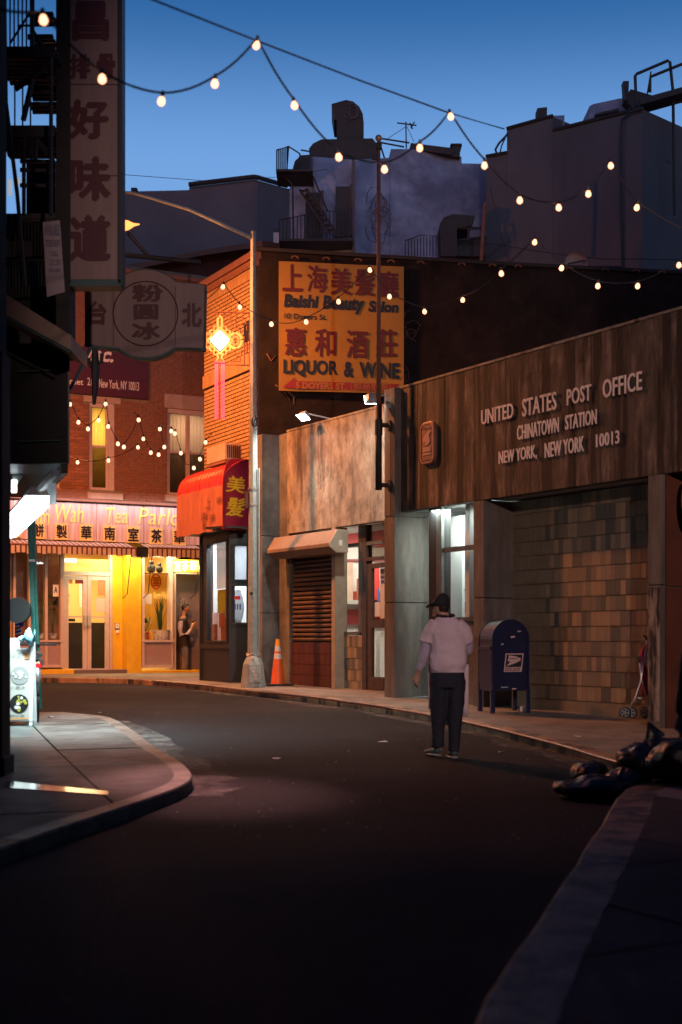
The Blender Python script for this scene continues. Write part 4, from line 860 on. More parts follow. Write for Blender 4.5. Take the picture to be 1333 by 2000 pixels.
# dark company signboard on the brick
ts = thing('company_signboard', 'dark maroon signboard with pale address lettering on the brick wall', 'signboard', T.w(tu(150), -.05, tz(150, 770)), T.t)
d = -.06; sb = MB().box(tu(-40, d), tu(290, d), d, d + .07, tz(213, 774, d), tz(213, 682, d)).xf(T.M).obj('board', 'maroon', ts, world=True, bevel=.006)
dd = d - .006
def tl(s_, x0, x1, y0, y1, m='cream', par=ts, dd=dd, **k): pm = (x0 + x1) / 2; return letters(s_, tu(x0, dd), tu(x1, dd), tz(pm, y1, dd), tz(pm, y0, dd), dd, m, par, thick=0, world_fr=T, **k)
tl('Inc.', 168, 222, 676, 706, bold=.03, shear=.35); tl('Doyers Street', 70, 163, 736, 752, bold=.01); tl('2/F', 171, 187, 738, 753); tl('New York, NY 10013', 194, 272, 743, 763, bold=.008)
# long sign board with planks
nB = 14; a0, a1 = tu(-40, -.15), tu(400, -.15); sz0, sz1 = tz(213, 1058, -.15), tz(213, 985, -.15)
sb = thing('tea_parlor_sign', 'long weathered pink sign board with yellow script and yellow character plaques', 'shop sign', T.w(a0, -.15, sz0), T.t)
for k in range(nB): x0 = a0 + (a1 - a0) * k / nB; MB().box(x0 + .006, x0 + (a1 - a0) / nB - .006, -.15 - random.random() * .008, -.09, sz0, sz1).xf(T.M).obj('plank', 'signboard', sb, world=True)
MB().box(a0, a1, -.10, -.0, sz0 + .01, sz1 - .01).xf(T.M).obj('backing', 'mortar_dark', sb, world=True)
MB().box(a0, a1, -.26, -.16, sz1 + .03, sz1 + .08).xf(T.M).obj('light_trough', 'corniceb', sb, world=True)
for s_, x0, x1, y0, y1 in (('Nom', 42, 97, 990, 1025), ('Wah', 108, 164, 985, 1020), ('Tea', 207, 250, 992, 1022), ('Parlor', 270, 372, 994, 1026)): tl(s_, x0, x1, y0, y1, 'yellowtxt', sb, -.17, shear=.18, bold=.0)
for ch, x, y in (('粉', 29, 1033), ('餅', 76, 1036), ('製', 121, 1038), ('華', 169, 1040), ('南', 215, 1042), ('室', 261, 1044), ('茶', 306, 1047), ('華', 351, 1049)):
    p_ = MB().box(tu(x - 12.5, -.2), tu(x + 12.5, -.2), -.20, -.165, tz(x, y + 16, -.2), tz(x, y - 16, -.2)).xf(T.M).obj('plaque', 'plaque', sb, world=True)
    tl(ch, x - 10, x + 10, y - 12.5, y + 12.5, 'navy', sb, -.205, bold=.03, name='character')
# striped awning with a scalloped valance
def awning(x0, x1, y0, y1, label, dep=-.75):
    a, b = tu(x0, dep), tu(x1, dep); pm = (x0 + x1) / 2; zv0, zv1 = tz(pm, y1, dep), tz(pm, y0 + 6, dep); zs_ = sz0 - .02
    t = thing('striped_awning', label, 'awning', T.w(a, dep, zv0), T.t, 'striped awnings of the tea parlour'); n = max(8, int((b - a) / .12)); w_ = (b - a) / n
    stp = {0: MB(), 1: MB()}
    for i in range(n * 2):
        xa = a + w_ * (i // 2) + (w_ * .66 if i % 2 else 0); xb = xa + w_ * (.34 if i % 2 else .66); m_ = stp[1 if i % 2 else 0]; sag = .012 * math.sin(i * .9)
        zlow = zv0 + .03 * abs(math.sin(i * math.pi / 6)); dpt = dep + .01 * math.sin(i * .8)
        m_.quad([(xa, dpt, zlow), (xb, dpt, zlow), (xb, dep, zv1), (xa, dep, zv1)]); m_.quad([(xa, dep, zv1), (xb, dep, zv1), (xb, -.12, zs_), (xa, -.12, zs_)])
    stp[0].xf(T.M).obj('pale_stripes', 'palestripe', t, world=True); stp[1].xf(T.M).obj('maroon_stripes', 'maroonstripe', t, world=True)
    MB().bar((a, dep, zv1 + .01), (b, dep, zv1 + .01), .022, 8).xf(T.M).obj('front_bar', 'corniceb', t, world=True)
    for px in (x0 + 8, x1 - 10): MB().tube([(tu(px, dep), dep, zv1), (tu(px, dep) + .02, dep * .5, zv1 - 1.1), (tu(px, dep) + .02, -.05, zv1 - 1.2)], .012, 5).xf(T.M).obj('arm', 'blackmetal', t, world=True)
    return t
awning(-40, 268, 1060, 1083, 'striped awning with scalloped edge over the tea parlour doors')
awning(291, 402, 1066, 1090, 'shorter striped awning over the plant window and the side doorway')
t = MB().box(tu(268, -.6), tu(290, -.6), -.6, -.2, tz(279, 1088, -.6), tz(279, 1068, -.6)).xf(T.M).obj('awning_motor_box', 'black', None, world=True); tag(t, 'black box between the two striped awnings', 'motor box')
# shop front: recesses and frames
zF = sz0 + .02; gl = tz(200, 1322)
mb = MB(); mb.box(uL, uRr, .3, .32, zF, zF + .6); mb.obj('bulkhead', 'frame_pink', tp)
tb('yellow_pier', 'yellow', 248, 277, 1060, 1330, -.02, .5, bevel=.01); tb('yellow_reveal', 'yellow', 219, 248, 1060, 1330, .32, .5)
MB().box(tu(248) - .0, tu(248) + .02, .0, .33, gl, zF).obj('yellow_reveal', 'yellow', tp)
tb('yellow_plinth', 'yellow', 276, 402, 1309, 1330, -.03, .4, bevel=.01); tb('yellow_plinth', 'yellow', 20, 147, 1308, 1330, -.03, .4, bevel=.01)
tb('doorstep', 'stone', 147, 249, 1308, 1330, -.10, .34, bevel=.01)
M['step'] = mat('granite_step', (.10, .07, .07), (.17, .12, .12), .8, ns=30)
bpy.data.objects['doorstep'].data.materials[0] = M['step']
def shopwin(x0, x1, posts, y0, y1, yb, d=0.05):
    fr_ = MB()
    for p_ in posts: fr_.box(tu(p_ - 2.5, d), tu(p_ + 2.5, d), d - .05, d + .08, tz(p_, yb, d), zF)
    fr_.box(tu(x0, d), tu(x1, d), d - .07, d + .06, tz((x0 + x1) / 2, y1 + 4, d), tz((x0 + x1) / 2, y1, d)); fr_.box(tu(x0, d), tu(x1, d), d - .04, d + .06, tz((x0 + x1) / 2, yb, d), tz((x0 + x1) / 2, yb - 5, d))
    o = fr_.obj('shop_window', 'frame_pink', tp)
    for p_, q_ in zip(posts, posts[1:]):
        MB().box(tu(p_ + 2.5, d), tu(q_ - 2.5, d), d + .01, d + .02, tz(p_, y1, d), zF).obj('pane', 'glass', o)
        MB().box(tu(p_ + 2.5, d), tu(q_ - 2.5, d), d, d + .03, tz(p_, yb, d), tz(p_, y1, d)).obj('base_panel', 'panel_pink', o)
    return o
w1 = shopwin(-60, 122, [-40, -5, 28, 58, 90, 120], 1085, 1250, 1304); w2 = shopwin(277, 340, [279, 338], 1090, 1250, 1304)
tb('grade_card', 'white', 104, 115, 1142, 1165, .03, .035, w1); tl('A', 106, 113, 1146, 1158, 'blueposter', w1, .025, bold=.04)
# doors
d = .32
fr_ = MB()
for x in (123, 216): fr_.box(tu(x - 2.5, d), tu(x + 2.5, d), d - .05, d + .08, gl, zF)
fr_.box(tu(123, d), tu(216, d), d - .05, d + .08, tz(170, 1124, d), tz(170, 1117, d)); fr_.box(tu(123, d), tu(216, d), d - .03, d + .08, zF - .1, zF); fo = fr_.obj('door_frame', 'frame_pink', tp)
MB().box(tu(126, d), tu(213, d), d, d + .03, tz(170, 1116, d), tz(170, 1092, d)).obj('lit_transom', 'transom', fo); tl('13 Doyers', 152, 180, 1098, 1110, 'gold', fo, d - .008, shear=.1)
MB().box(tu(123, d), tu(150, d), d - .006, d - .001, tz(136, 1098, d), tz(136, 1091, d)).obj('lamp_glow_panel', 'transomhot', fo)
for x0, x1 in ((126, 169.5), (170.5, 213)):
    mb = MB(); a, b = tu(x0, d), tu(x1, d); z0_, z1_ = gl + .04, tz(170, 1125, d)
    mb.box(a, a + .10, d - .03, d + .03, z0_, z1_); mb.box(b - .10, b, d - .03, d + .03, z0_, z1_); mb.box(a + .10, b - .10, d - .03, d + .03, z1_ - .10, z1_); mb.box(a + .1, b - .1, d - .03, d + .03, z0_, z0_ + .16); mb.box(a + .1, b - .1, d - .02, d + .02, tz(170, 1205, d) - .02, tz(170, 1205, d) + .02)
    do = mb.obj('door', 'frame_pink', tp); MB().box(a + .1, b - .1, d, d + .01, z0_ + .16, z1_ - .1).obj('pane', 'glass', do)
    x = 167 if x0 < 150 else 174; MB().box(tu(x - 2.5, d - .06), tu(x + 2.5, d - .06), d - .07, d - .035, tz(x, 1224, d), tz(x, 1202, d)).obj('push_plate', 'galv', do)
    for (q0, q1, y0, y1, mm) in (((127, 133, 1143, 1154, 'redband'), (135, 142, 1129, 1140, 'kraft'), (147, 162, 1131, 1140, 'redarrow'), (128, 136, 1160, 1166, 'kraft'), (127, 135, 1170, 1177, 'redarrow'), (127, 134, 1181, 1190, 'black'), (134, 147, 1208, 1214, 'black')) if x0 < 150 else ((188, 208, 1168, 1195, 'posterlit'), (192, 209, 1131, 1163, 'kraft'))):
        MB().box(tu(q0, d), tu(q1, d), d - .012, d - .004, tz(q0, y1, d), tz(q0, y0, d)).obj('notice', mm, do)
# interior
i0, i1, idp = tu(20, .5), tu(345, .5), 3.9
MB().box(i0, i1 + 1, idp, idp + .1, gl, zF).obj('interior_rear_wall', 'teainner', tp); MB().box(i0 - .1, i0, .35, idp, gl, zF).obj('interior_side_wall', 'teainner', tp); MB().box(i1, i1 + .1, .55, idp, gl, zF).obj('interior_side_wall', 'teainner', tp)
MB().box(i0, i1, .35, idp, zF, zF + .1).obj('interior_ceiling', 'teainner', tp); MB().box(i0, i1, .35, idp, gl - .1, gl).obj('interior_floor', 'corniceb', tp)
MB().box(tu(129, 1.2), tu(240, 1.2), 1.2, 1.9, gl, tz(170, 1216, 1.2)).obj('dark_counter', 'black', tp)
MB().box(tu(157, 2.2), tu(170, 2.2), 2.2, 2.25, tz(160, 1186, 2.2), tz(160, 1135, 2.2)).obj('wall_mirror', 'white', tp)
MB().box(tu(20, .9), tu(121, .9), .9, .95, gl, zF).obj('dimming_screen', 'corniceb', tp)  # brown screen added to dim the interior behind the left window
mb = MB(); mb.box(tu(34, 1.2), tu(84, 1.2), 1.2, 1.24, tz(60, 1250, 1.2), tz(60, 1135, 1.2)); mb.obj('dark_picture', 'black', tp)
mb = MB(); mb.box(tu(92, 1.0), tu(120, 1.0), 1.0, 1.04, tz(100, 1250, 1.0), tz(100, 1190, 1)); mb.obj('dark_picture', 'black', tp)
lamp('tea_room_light', 'AREA', T.w(tu(165), 2.2, zF - .05), 230, (1, .70, .32), T.w(tu(165), 2.1, 0), 2.2)
lamp('tea_window_light', 'AREA', T.w(tu(80), 1.6, zF - .05), 30, (1, .55, .2), T.w(tu(80), 1.6, 0), 1.2)
def leafy(name, label, fr, px, py, d, h, n, spread, long_=False, pot=None):
    b = fr.w(fr.u(px, d), d, fr.z(px, py, d)); t = thing(name, label, 'potted plant', b); mb = MB(); rnd = random.Random(px)
    for k in range(n):
        q = rnd.uniform(0, 6.28); L = h * rnd.uniform(.55, 1); s_ = spread * rnd.uniform(.3, 1); p0 = b + Vector((rnd.uniform(-.03, .03), rnd.uniform(-.03, .03), .0)); p2_ = b + Vector((math.cos(q) * s_, math.sin(q) * s_ * .6, L)); p1 = (p0 + p2_) / 2 + Vector((0, 0, L * .2)); wv = Vector((-math.sin(q), math.cos(q), 0)) * (.018 if long_ else .05)
        if long_: mb.add([p0 - wv, p0 + wv, p1 + wv, p1 - wv, p2_], [(0, 1, 2, 3), (3, 2, 4)])
        else: mb.bar(p0, p2_, .004, 3); mb.add([p2_, p2_ + wv + Vector((0, 0, .02)), p2_ + (p2_ - p0).normalized() * .12, p2_ - wv + Vector((0, 0, .02))], [(0, 1, 2, 3)])
    mb.obj('leaves', 'leaf', t, world=True)
    if pot: MB().cyl((b.x, b.y), pot * .75, b.z - pot * 1.1, b.z + .02, 14, pot).obj('pot', 'pot', t, world=True, smooth=False)
    return t
dq = .35
leafy('potted_plant', 'tall spiky plant in the blue and white pot behind the right window', T, 313, 1232, dq, .95, 26, .25, True, .26)
leafy('potted_plant', 'small leafy plant at the left edge of the right window', T, 284, 1238, dq, .35, 16, .16, False, .10)
leafy('potted_plant', 'broad leafed plant behind the window with the grade card', T, 104, 1238, .4, .95, 16, .2, False, .1)
leafy('potted_plant', 'dark foliage plant behind the pane left of the grade card', T, 78, 1238, .4, .8, 14, .2, False, .1)
MB().box(tu(279, .75), tu(333, .75), .75, .77, tz(305, 1250, .75), tz(305, 1118, .75)).obj('yellow_cloth', 'curtain', tp)
mb = MB(); c_ = (tu(305, .73), tz(305, 1136, .73)); rw, rh = (tu(314, .73) - tu(305, .73)), tz(305, 1122, .73) - c_[1]
pts_ = [(c_[0] + rw * math.cos(2 * math.pi * k / 20), .725, c_[1] + rh * math.sin(2 * math.pi * k / 20)) for k in range(21)]; mb.tube(pts_, .016, 5)
for k in (-.55, -.2, .2, .55): mb.bar((c_[0] - rw * .7, .725, c_[1] + rh * k), (c_[0] + rw * .7, .725, c_[1] + rh * k), .014, 4)
for k in (-.4, 0, .4): mb.bar((c_[0] + rw * k, .725, c_[1] - rh * .6), (c_[0] + rw * k, .725, c_[1] + rh * .6), .014, 4)
mb.obj('red_emblem', 'redpaint', tp)
lamp('plant_window_light', 'AREA', T.w(tu(306), .5, zF - .1), 60, (1, .72, .35), T.w(tu(306), .55, 0), .5)
tb('white_notice', 'posterlit', 278, 297, 1160, 1180, .03, .035, w2)
ptext('Nom Wah', T, w2, 300, 328, 1155, 1170, .045, 'yellowtxt', thick=0, shear=.2)
for x0, m_, wh in ((284, 'gold', 'gold figurine at the left end'), (289, 'redpaint', 'red figurine between gold ones'), (294, 'gold', 'gold figurine right of the red one'), (299, 'gold', 'gold figurine nearest the pot')):
    b = T.w(tu(x0, .22), .22, tz(x0, 1248, .22)); mb = MB(); mb.cyl((b.x, b.y), .028, b.z, b.z + .14, 8, .02); mb.sphere((b.x, b.y, b.z + .16), .03, n=8, m=5)
    tag(mb.obj('lucky_figurine', m_, None, world=True), 'small %s on the right window sill' % wh, 'figurine', 'figurines on the window sill')
for x0, r_ in ((296, .11), (312, .09)):
    b = T.w(tu(x0, .4), .4, tz(x0, 1119, .4)); mb = MB(); mb.sphere((b.x, b.y, b.z + r_), r_, r_, r_ * 1.1, 10, 8); mb.sphere((b.x, b.y, b.z + r_ * 2.3), r_ * .6, n=10, m=6)
    tag(mb.obj('carved_ornament', 'hair', None, world=True), 'dark carved ornament on the high shelf, %s' % ('the bigger left one' if r_ > .1 else 'the smaller right one'), 'ornament')
MB().box(tu(279, .3), tu(336, .3), .3, .74, tz(305, 1119, .4) - .02, tz(305, 1119, .4)).obj('high_shelf', 'corniceb', tp)
# side doorway with lit sign
MB().box(tu(342, .35), tu(402, .35), .40, .46, gl, tz(370, 1118, .4)).obj('side_door', 'neondoor', tp)
scribble(tu(356, .4), tz(356, 1175, .4), .2, T, .39, 'scuff', 3, .006, 8).obj('door_graffiti', 'scuff', tp, world=True)
MB().box(tu(338), tu(344), -.0, .4, gl, zF).obj('door_jamb', 'frame_pink', tp)
MB().box(tu(338), tu(402), .0, .1, tz(365, 1121), tz(365, 1118)).obj('door_head', 'frame_pink', tp)
ns = thing('lit_sign_box', 'small glowing yellow sign box with chinese characters over the side doorway', 'lit sign', T.w(tu(362), -.02, tz(362, 1118)), T.t)
MB().box(tu(339, -.02), tu(400, -.02), -.02, .1, tz(362, 1117), tz(362, 1093)).xf(T.M).obj('box', 'neonback', ns, world=True)
for ch, x in (('室', 347), ('茶', 362), ('華', 378), ('南', 393)): letters(ch, tu(x - 7, -.03), tu(x + 7, -.03), tz(x, 1115, -.03), tz(x, 1095, -.03), -.03, 'neonsign', ns, thick=0, bold=.03, world_fr=T, name='character')
lamp('lit_sign_spill', 'POINT', T.w(tu(362), -.25, tz(362, 1112)), 12, (1, .75, .3), radius=.15)
a = T.w(tu(229, .3), .30, 0); ws = MB().box(tu(225, .3), tu(234, .3), .305, .318, tz(229, 1230, .3), tz(229, 1217, .3)).obj('access_sign', 'blueposter', tp)
ptext('♿', T, ws, 226, 233, 1218, 1227, .30, 'white', thick=0)
MB().box(tu(227, .3), tu(232, .3), .27, .315, tz(229, 1236, .3), tz(229, 1231, .3)).obj('door_bell', 'white', tp)
# light under the tea parlour sign trough and awning
lamp('sign_trough_light', 'AREA', T.w((tu(40) + tu(380)) / 2, -.5, sz1 + .12), 32, (1, .84, .86), T.w((tu(40) + tu(380)) / 2, -.12, sz0 + .25), 5.6, sy=.08)
lamp('doorway_soffit_light', 'AREA', T.w(tu(232), -.30, zF - .30), 62, (1, .84, .45), T.w(tu(232), .1, .6), 1.2, sy=.3)
lamp('doorway_soffit_light_b', 'AREA', T.w(tu(330), -.30, zF - .30), 30, (1, .70, .36), T.w(tu(330), .1, .6), 1.2, sy=.3)

# ------------------------------------------------------------------ buildings beyond
def bldg(name, label, pts, m, parts=True):   # pts: list of (px, py_top, Y) from left to right; a solid with that skyline
    b0 = P(pts[0][0], 1250, pts[0][2]); t = thing(name, label, 'building', (b0.x, b0.y, 0))
    wp = [P(*p) for p in pts]; mb = MB(); n = len(wp)
    fr = [(p.x, p.y) for p in wp]; back = [(p.x + (p.x / p.y) * 10, p.y + 10) for p in wp]
    for i in range(n - 1):
        a, b = wp[i], wp[i + 1]; c, d_ = back[i + 1], back[i]
        mb.hexa([(a.x, a.y, -.5), (b.x, b.y, -.5), (c[0], c[1], -.5), (d_[0], d_[1], -.5), tuple(a), tuple(b), (c[0], c[1], b.z), (d_[0], d_[1], a.z)])
    mb.obj('wall', m, t, world=True); return t, wp
bg1, _ = bldg('apartment_building', 'plain dusky stucco building on the skyline behind the street lamp arm', [(60, 388, 47), (243, 374, 48), (338, 372, 48.5), (372, 371, 48.6)], 'stucco_grey')
_w = [P(*p) for p in ((370, 366, 48.6), (495, 351, 49.2), (503, 352, 49.3), (560, 368, 52), (640, 375, 55))]; mb = MB()
for i in range(4):
    a, b = _w[i], _w[i + 1]; c, d_ = b + Vector((b.x / b.y * 9, 9, 0)), a + Vector((a.x / a.y * 9, 9, 0)); mb.hexa([(a.x, a.y, -.5), (b.x, b.y, -.5), (c.x, c.y, -.5), (d_.x, d_.y, -.5), tuple(a), tuple(b), tuple(c), tuple(d_)])
mb.obj('taller_wing', 'stucco_grey', bg1, world=True)
mb = MB()
for i in range(3): a, b = _w[i], _w[i + 1]; MB().bar(a + Vector((0, -.1, .06)), b + Vector((0, -.1, .06)), .09, 5).obj('parapet_cap', 'rooftar', bg1, world=True)
for px in (262,): a = P(px, 371, 48); MB().box(a.x - .1, a.x + .1, a.y, a.y + .3, a.z - .1, a.z + .08).obj('roof_stub', 'rooftar', bg1, world=True)
a, b = P(523, 448, 51), P(548, 480, 51); mb = MB(); mb.box(a.x, b.x, 50.9, 51.2, b.z, a.z); mb.obj('window', 'black', bg1, world=True)
a, b = P(532, 455, 50.8), P(546, 476, 50.8); MB().box(a.x, b.x, 50.75, 50.8, b.z, a.z).obj('curtain', 'paper', bg1, world=True)
# brown roofline just behind the tea parlour
bb, _ = bldg('brown_building', 'low brown building with a sloping cornice between the round sign and the lamp post', [(180, 540, 44), (243, 526, 43.5), (394, 495, 42), (514, 477, 41), (600, 488, 43), (675, 497, 45)], 'darkbrick')
mb = MB(); pp = [P(*p) for p in ((180, 540, 43.9), (243, 526, 43.4), (394, 495, 41.9), (514, 477, 40.9), (600, 488, 42.9), (675, 497, 44.9))]
for a, b in zip(pp, pp[1:]): a = a - Vector((0, .05, 0)); b = b - Vector((0, .05, 0)); h = Vector((0, 0, .16)); q = Vector((0, -.3, 0)); mb.hexa([a - h + q, b - h + q, b - h - q, a - h - q, a + q, b + q, b - q, a - q])
mb.obj('cornice', 'corniceb', bb, world=True)
# old white stucco building with the duct
F0 = 39.5
wb = [(566, 352, F0 + .6), (590, 318, F0 + .3), (612, 306, F0), (688, 312, F0 - .2)]
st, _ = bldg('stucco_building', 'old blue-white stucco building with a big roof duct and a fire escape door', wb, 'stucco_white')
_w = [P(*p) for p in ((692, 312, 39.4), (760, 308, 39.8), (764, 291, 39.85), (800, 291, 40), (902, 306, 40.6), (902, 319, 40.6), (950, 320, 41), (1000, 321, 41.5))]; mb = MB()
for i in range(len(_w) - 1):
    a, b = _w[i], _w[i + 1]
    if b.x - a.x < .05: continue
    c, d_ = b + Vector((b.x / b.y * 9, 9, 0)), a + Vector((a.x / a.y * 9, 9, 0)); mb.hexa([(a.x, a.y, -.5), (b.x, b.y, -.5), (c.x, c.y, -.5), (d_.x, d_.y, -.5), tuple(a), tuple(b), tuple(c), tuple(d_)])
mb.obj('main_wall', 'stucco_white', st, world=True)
mb = MB(); a, b = P(688, 318, 39.2), P(694, 500, 39.2); mb.box(a.x, b.x, 39.0, 39.4, b.z, a.z); mb.obj('corner_pipe', 'stucco_grey', st, world=True)
for (x0, y0, x1, y1) in ((597, 374, 626, 470), (656, 362, 684, 460)):
    a, b = P(x0, y0, F0 - .35), P(x1, y1, F0 - .35); o = MB().box(a.x, b.x, F0 - .25, F0 - .05, b.z, a.z).obj('door', 'black', st, world=True); MB().box(b.x, b.x + .09, F0 - .3, F0 - .1, b.z, a.z + .05).obj('door_frame', 'stucco_grey', o, world=True)
scr = scribble(P(738, 1250, 39.3).x, P(738, 400, 39.3).z, .45, Fr(0, 39.3, 0), 0, 'duct', 5, .012, 3); scr.obj('graffiti', 'stucco_grey', st, world=True)
scr = scribble(P(740, 1250, 39.3).x, P(738, 440, 39.3).z, .5, Fr(0, 39.3, 0), 0, 'duct', 5, .012, 9); scr.obj('graffiti', 'stucco_grey', st, world=True)
# roof housing and goose-neck duct
def sil(name, m, parent, poly, Y, depth):   # solid whose front outline is known, with real depth
    q = [P(x, y, Y) for x, y in poly]; return MB().prism([(p.x, p.z) for p in q], Y, Y + depth, 'y').obj(name, m, parent, world=True)
dc = thing('exhaust_duct', 'black goose-neck exhaust duct and its housing on the stucco roof', 'duct', P(680, 310, 39.8))
sil('housing', 'duct', dc, [(605, 312), (604, 290), (612, 280), (628, 272), (728, 270), (736, 280), (738, 312)], 39.6, 3)
sil('duct_riser', 'duct', dc, [(658, 274), (658, 234), (653, 234), (648, 203), (676, 195), (690, 198), (702, 208), (709, 222), (711, 240), (711, 274)], 39.9, 1.4)
scribble(P(690, 1250, 39.8).x, P(690, 215, 39.8).z, .28, Fr(0, 39.85, 0), 0, 'scuff', 5, .015, 6).obj('graffiti', 'stucco_grey', dc, world=True)
sil('curved_cowl', 'duct', dc, [(572, 330), (576, 315), (588, 303), (606, 302), (606, 330)], 39.3, 2)
def rails(name, label, cat, lines, Y, r=.02, dy=None, m='blackmetal', **k):
    mb = MB()
    for ln in lines: mb.tube([P(x, y, (Y if len(q) < 3 else q[2])) for q in ln for x, y in [q[:2]]], r, 5)
    return tag(mb.obj(name, m, None, world=True), label, cat, **k)
# fire escape on the stucco building
Yf = 38.7; fe = thing('fire_escape', 'black iron fire escape with railing and stair on the white stucco building', 'fire escape', P(600, 470, Yf))
def fpart(nm, lines, r=.022, Y=Yf): 
    mb = MB()
    for ln in lines: mb.tube([P(x, y, Y + (q[2] if len(q) > 2 else 0)) for q in ln for x, y in [q[:2]]], r, 5)
    return mb.obj(nm, 'blackmetal', fe, world=True)
fpart('upper_railing', [[(541, 293), (564, 286), (586, 300), (586, 318)], [(541, 293), (541, 340)], [(564, 286), (560, 340)], [(586, 300), (586, 345)], [(588, 293), (606, 296)]] + [[(541 + k * 4, 292 - k), (541 + k * 4, 340)] for k in range(1, 6)])
mb = MB(); a = P(541, 342, Yf); b = P(612, 345, Yf); mb.box(a.x, b.x, Yf - .5, Yf + .8, a.z - .06, a.z); mb.obj('platform', 'blackmetal', fe, world=True)
mb = MB(); a = P(546, 472, Yf); b = P(690, 475, Yf); mb.box(a.x, b.x, Yf - .3, Yf + .8, a.z - .06, a.z); mb.obj('platform', 'blackmetal', fe, world=True)
fpart('lower_railing', [[(546, 430), (594, 420), (640, 412), (686, 416)]] + [[(546 + k * 7, 430 - k * 1.2), (546 + k * 7, 470)] for k in range(0, 20)], .014)
fpart('stringer', [[(585, 370), (645, 458)], [(598, 368), (658, 456)]], .035)
for k in range(9): fpart('tread', [[(587 + k * 6.6, 373 + k * 9.6), (600 + k * 6.6, 372 + k * 9.6)]], .03)
fpart('brace', [[(556, 342), (572, 362), (573, 470)], [(612, 345), (640, 412)]], .025)
# roof equipment on the stucco building
ven = thing('kitchen_vent', 'black kitchen vent hood with an open frame in front of the stucco wall', 'vent', P(905, 500, 37.5))
sil('hood', 'duct', ven, [(862, 500), (860, 436), (868, 424), (885, 418), (929, 421), (920, 441), (893, 446), (893, 500)], 37.5, 1.2)
mb = MB()
for ln in ([(893, 470), (950, 462)], [(915, 441), (915, 470)], [(893, 446), (940, 446)], [(940, 441), (948, 480)]): mb.tube([P(x, y, 37.6) for x, y in ln], .035, 5)
mb.obj('frame', 'duct', ven, world=True); sil('plinth_box', 'duct', ven, [(893, 500), (893, 470), (950, 464), (950, 500)], 37.8, 1)
rails('roof_railing', 'thin iron railing on the roof below the big wall graffiti', 'railing', [[(792, 470), (823, 459), (858, 462)], [(792, 470), (792, 500)], [(858, 462), (858, 500)]] + [[(792 + k * 6, 469 - k * .9), (792 + k * 6, 500)] for k in range(1, 11)], 37.6, .014)
rails('antenna', 'small roof antenna standing on the stucco parapet', 'antenna', [[(794, 290), (793, 238)], [(776, 240), (814, 245)], [(803, 250), (810, 238)], [(801, 240), (806, 252)]], 40.1, .02)
rails('guy_wire', 'thin stay wires of the roof antenna', 'wire', [[(794, 247), (757, 271)], [(795, 247), (809, 277)]], 40.1, .008)
rails('roof_pipe', 'pair of slanted pipes running from the flagpole top to the parapet', 'pipe', [[(742, 270), (800, 279)], [(742, 278), (790, 287)], [(742, 280), (752, 311)]], 40.0, .025)
sil_o = sil('parapet_block', 'duct', st, [(800, 291), (803, 279), (884, 289), (884, 302)], 40.1, 1)
ch = thing('roof_chimney', 'short dark chimney with a cap on the stucco roof', 'chimney', P(892, 300, 40.3)); sil('stack', 'duct', ch, [(884, 306), (884, 283), (899, 283), (899, 306)], 40.3, .5); sil('cap', 'duct', ch, [(880, 283), (881, 280), (902, 280), (903, 283)], 40.25, .6)
rails('roof_post', 'slanted rusty roof post beside the kitchen vent', 'post', [[(940, 517), (948, 396)]], 35, .05, m='corniceb')
# grey wall building at the right
G0, G1 = P(950, 306, 38.8), P(1255, 213, 36.0)
rb = thing('party_wall_building', 'tall mauve-grey stucco building with a red brick side at the right edge', 'building', (G1.x, G1.y, 0))
gp = [(950, 307, 38.8), (990, 300, 38.45), (990.5, 253, 38.45), (1080, 228, 37.6), (1080.5, 256, 37.6), (1255, 213, 36)]
wp = [P(*p) for p in gp]; mb = MB(); nrm = Vector((.72, .69, 0)) * 9
for a, b in zip(wp, wp[1:]):
    if (b - a).xy.length < .03: continue
    mb.hexa([(a.x, a.y, -.5), (b.x, b.y, -.5), (b.x + nrm.x, b.y + nrm.y, -.5), (a.x + nrm.x, a.y + nrm.y, -.5), tuple(a), tuple(b), (b.x + nrm.x, b.y + nrm.y, b.z), (a.x + nrm.x, a.y + nrm.y, a.z)])
mb.obj('wall', 'stucco_mauve', rb, world=True)
g2 = P(1335, 224, 37.9); g3 = P(1500, 245, 41.5); MB().hexa([(G1.x + .001, G1.y + .03, -.5), (g3.x, g3.y, -.5), (g3.x + 1, g3.y + 6, -.5), (G1.x + 4, G1.y + 6, -.5), (G1.x + .001, G1.y + .03, G1.z + .002), (g3.x, g3.y, G1.z - .1), (g3.x + 1, g3.y + 6, G1.z - .1), (G1.x + 4, G1.y + 6, G1.z - .1)]).obj('brick_side', 'darkbrick', rb, world=True)
BS2 = Fr(G1.x, G1.y, math.degrees(math.atan2(g3.y - G1.y, g3.x - G1.x)), 0)
a, b = BS2.u(1300), BS2.u(1345); wd_ = MB(); wd_.box(a, b, -.02, .06, BS2.z(1320, 450), BS2.z(1320, 330)); wd_ = wd_.xf(BS2.M).obj('window', 'stucco_grey', rb, world=True)
MB().box(BS2.u(1303), BS2.u(1330), -.04, -.021, BS2.z(1320, 388), BS2.z(1320, 336)).xf(BS2.M @ Matrix.Identity(4)).obj('dark_pane', 'black', rb, world=True); MB().box(BS2.u(1303), BS2.u(1330), -.04, -.021, BS2.z(1320, 446), BS2.z(1320, 392)).xf(BS2.M).obj('dark_pane', 'black', rb, world=True)
MB().box(a - .1, b + .1, -.12, .0, BS2.z(1320, 330), BS2.z(1320, 322)).xf(BS2.M).obj('lintel', 'stucco_mauve', rb, world=True)
mb = MB()
for a, b in zip(wp, wp[1:]):
    if abs(b.z - a.z) < 1.0 and (b - a).xy.length > .2: MB().bar(a + Vector((0, -.02, .02)), b + Vector((0, -.02, .02)), .05, 5).obj('parapet_cap', 'rooftar', rb, world=True)
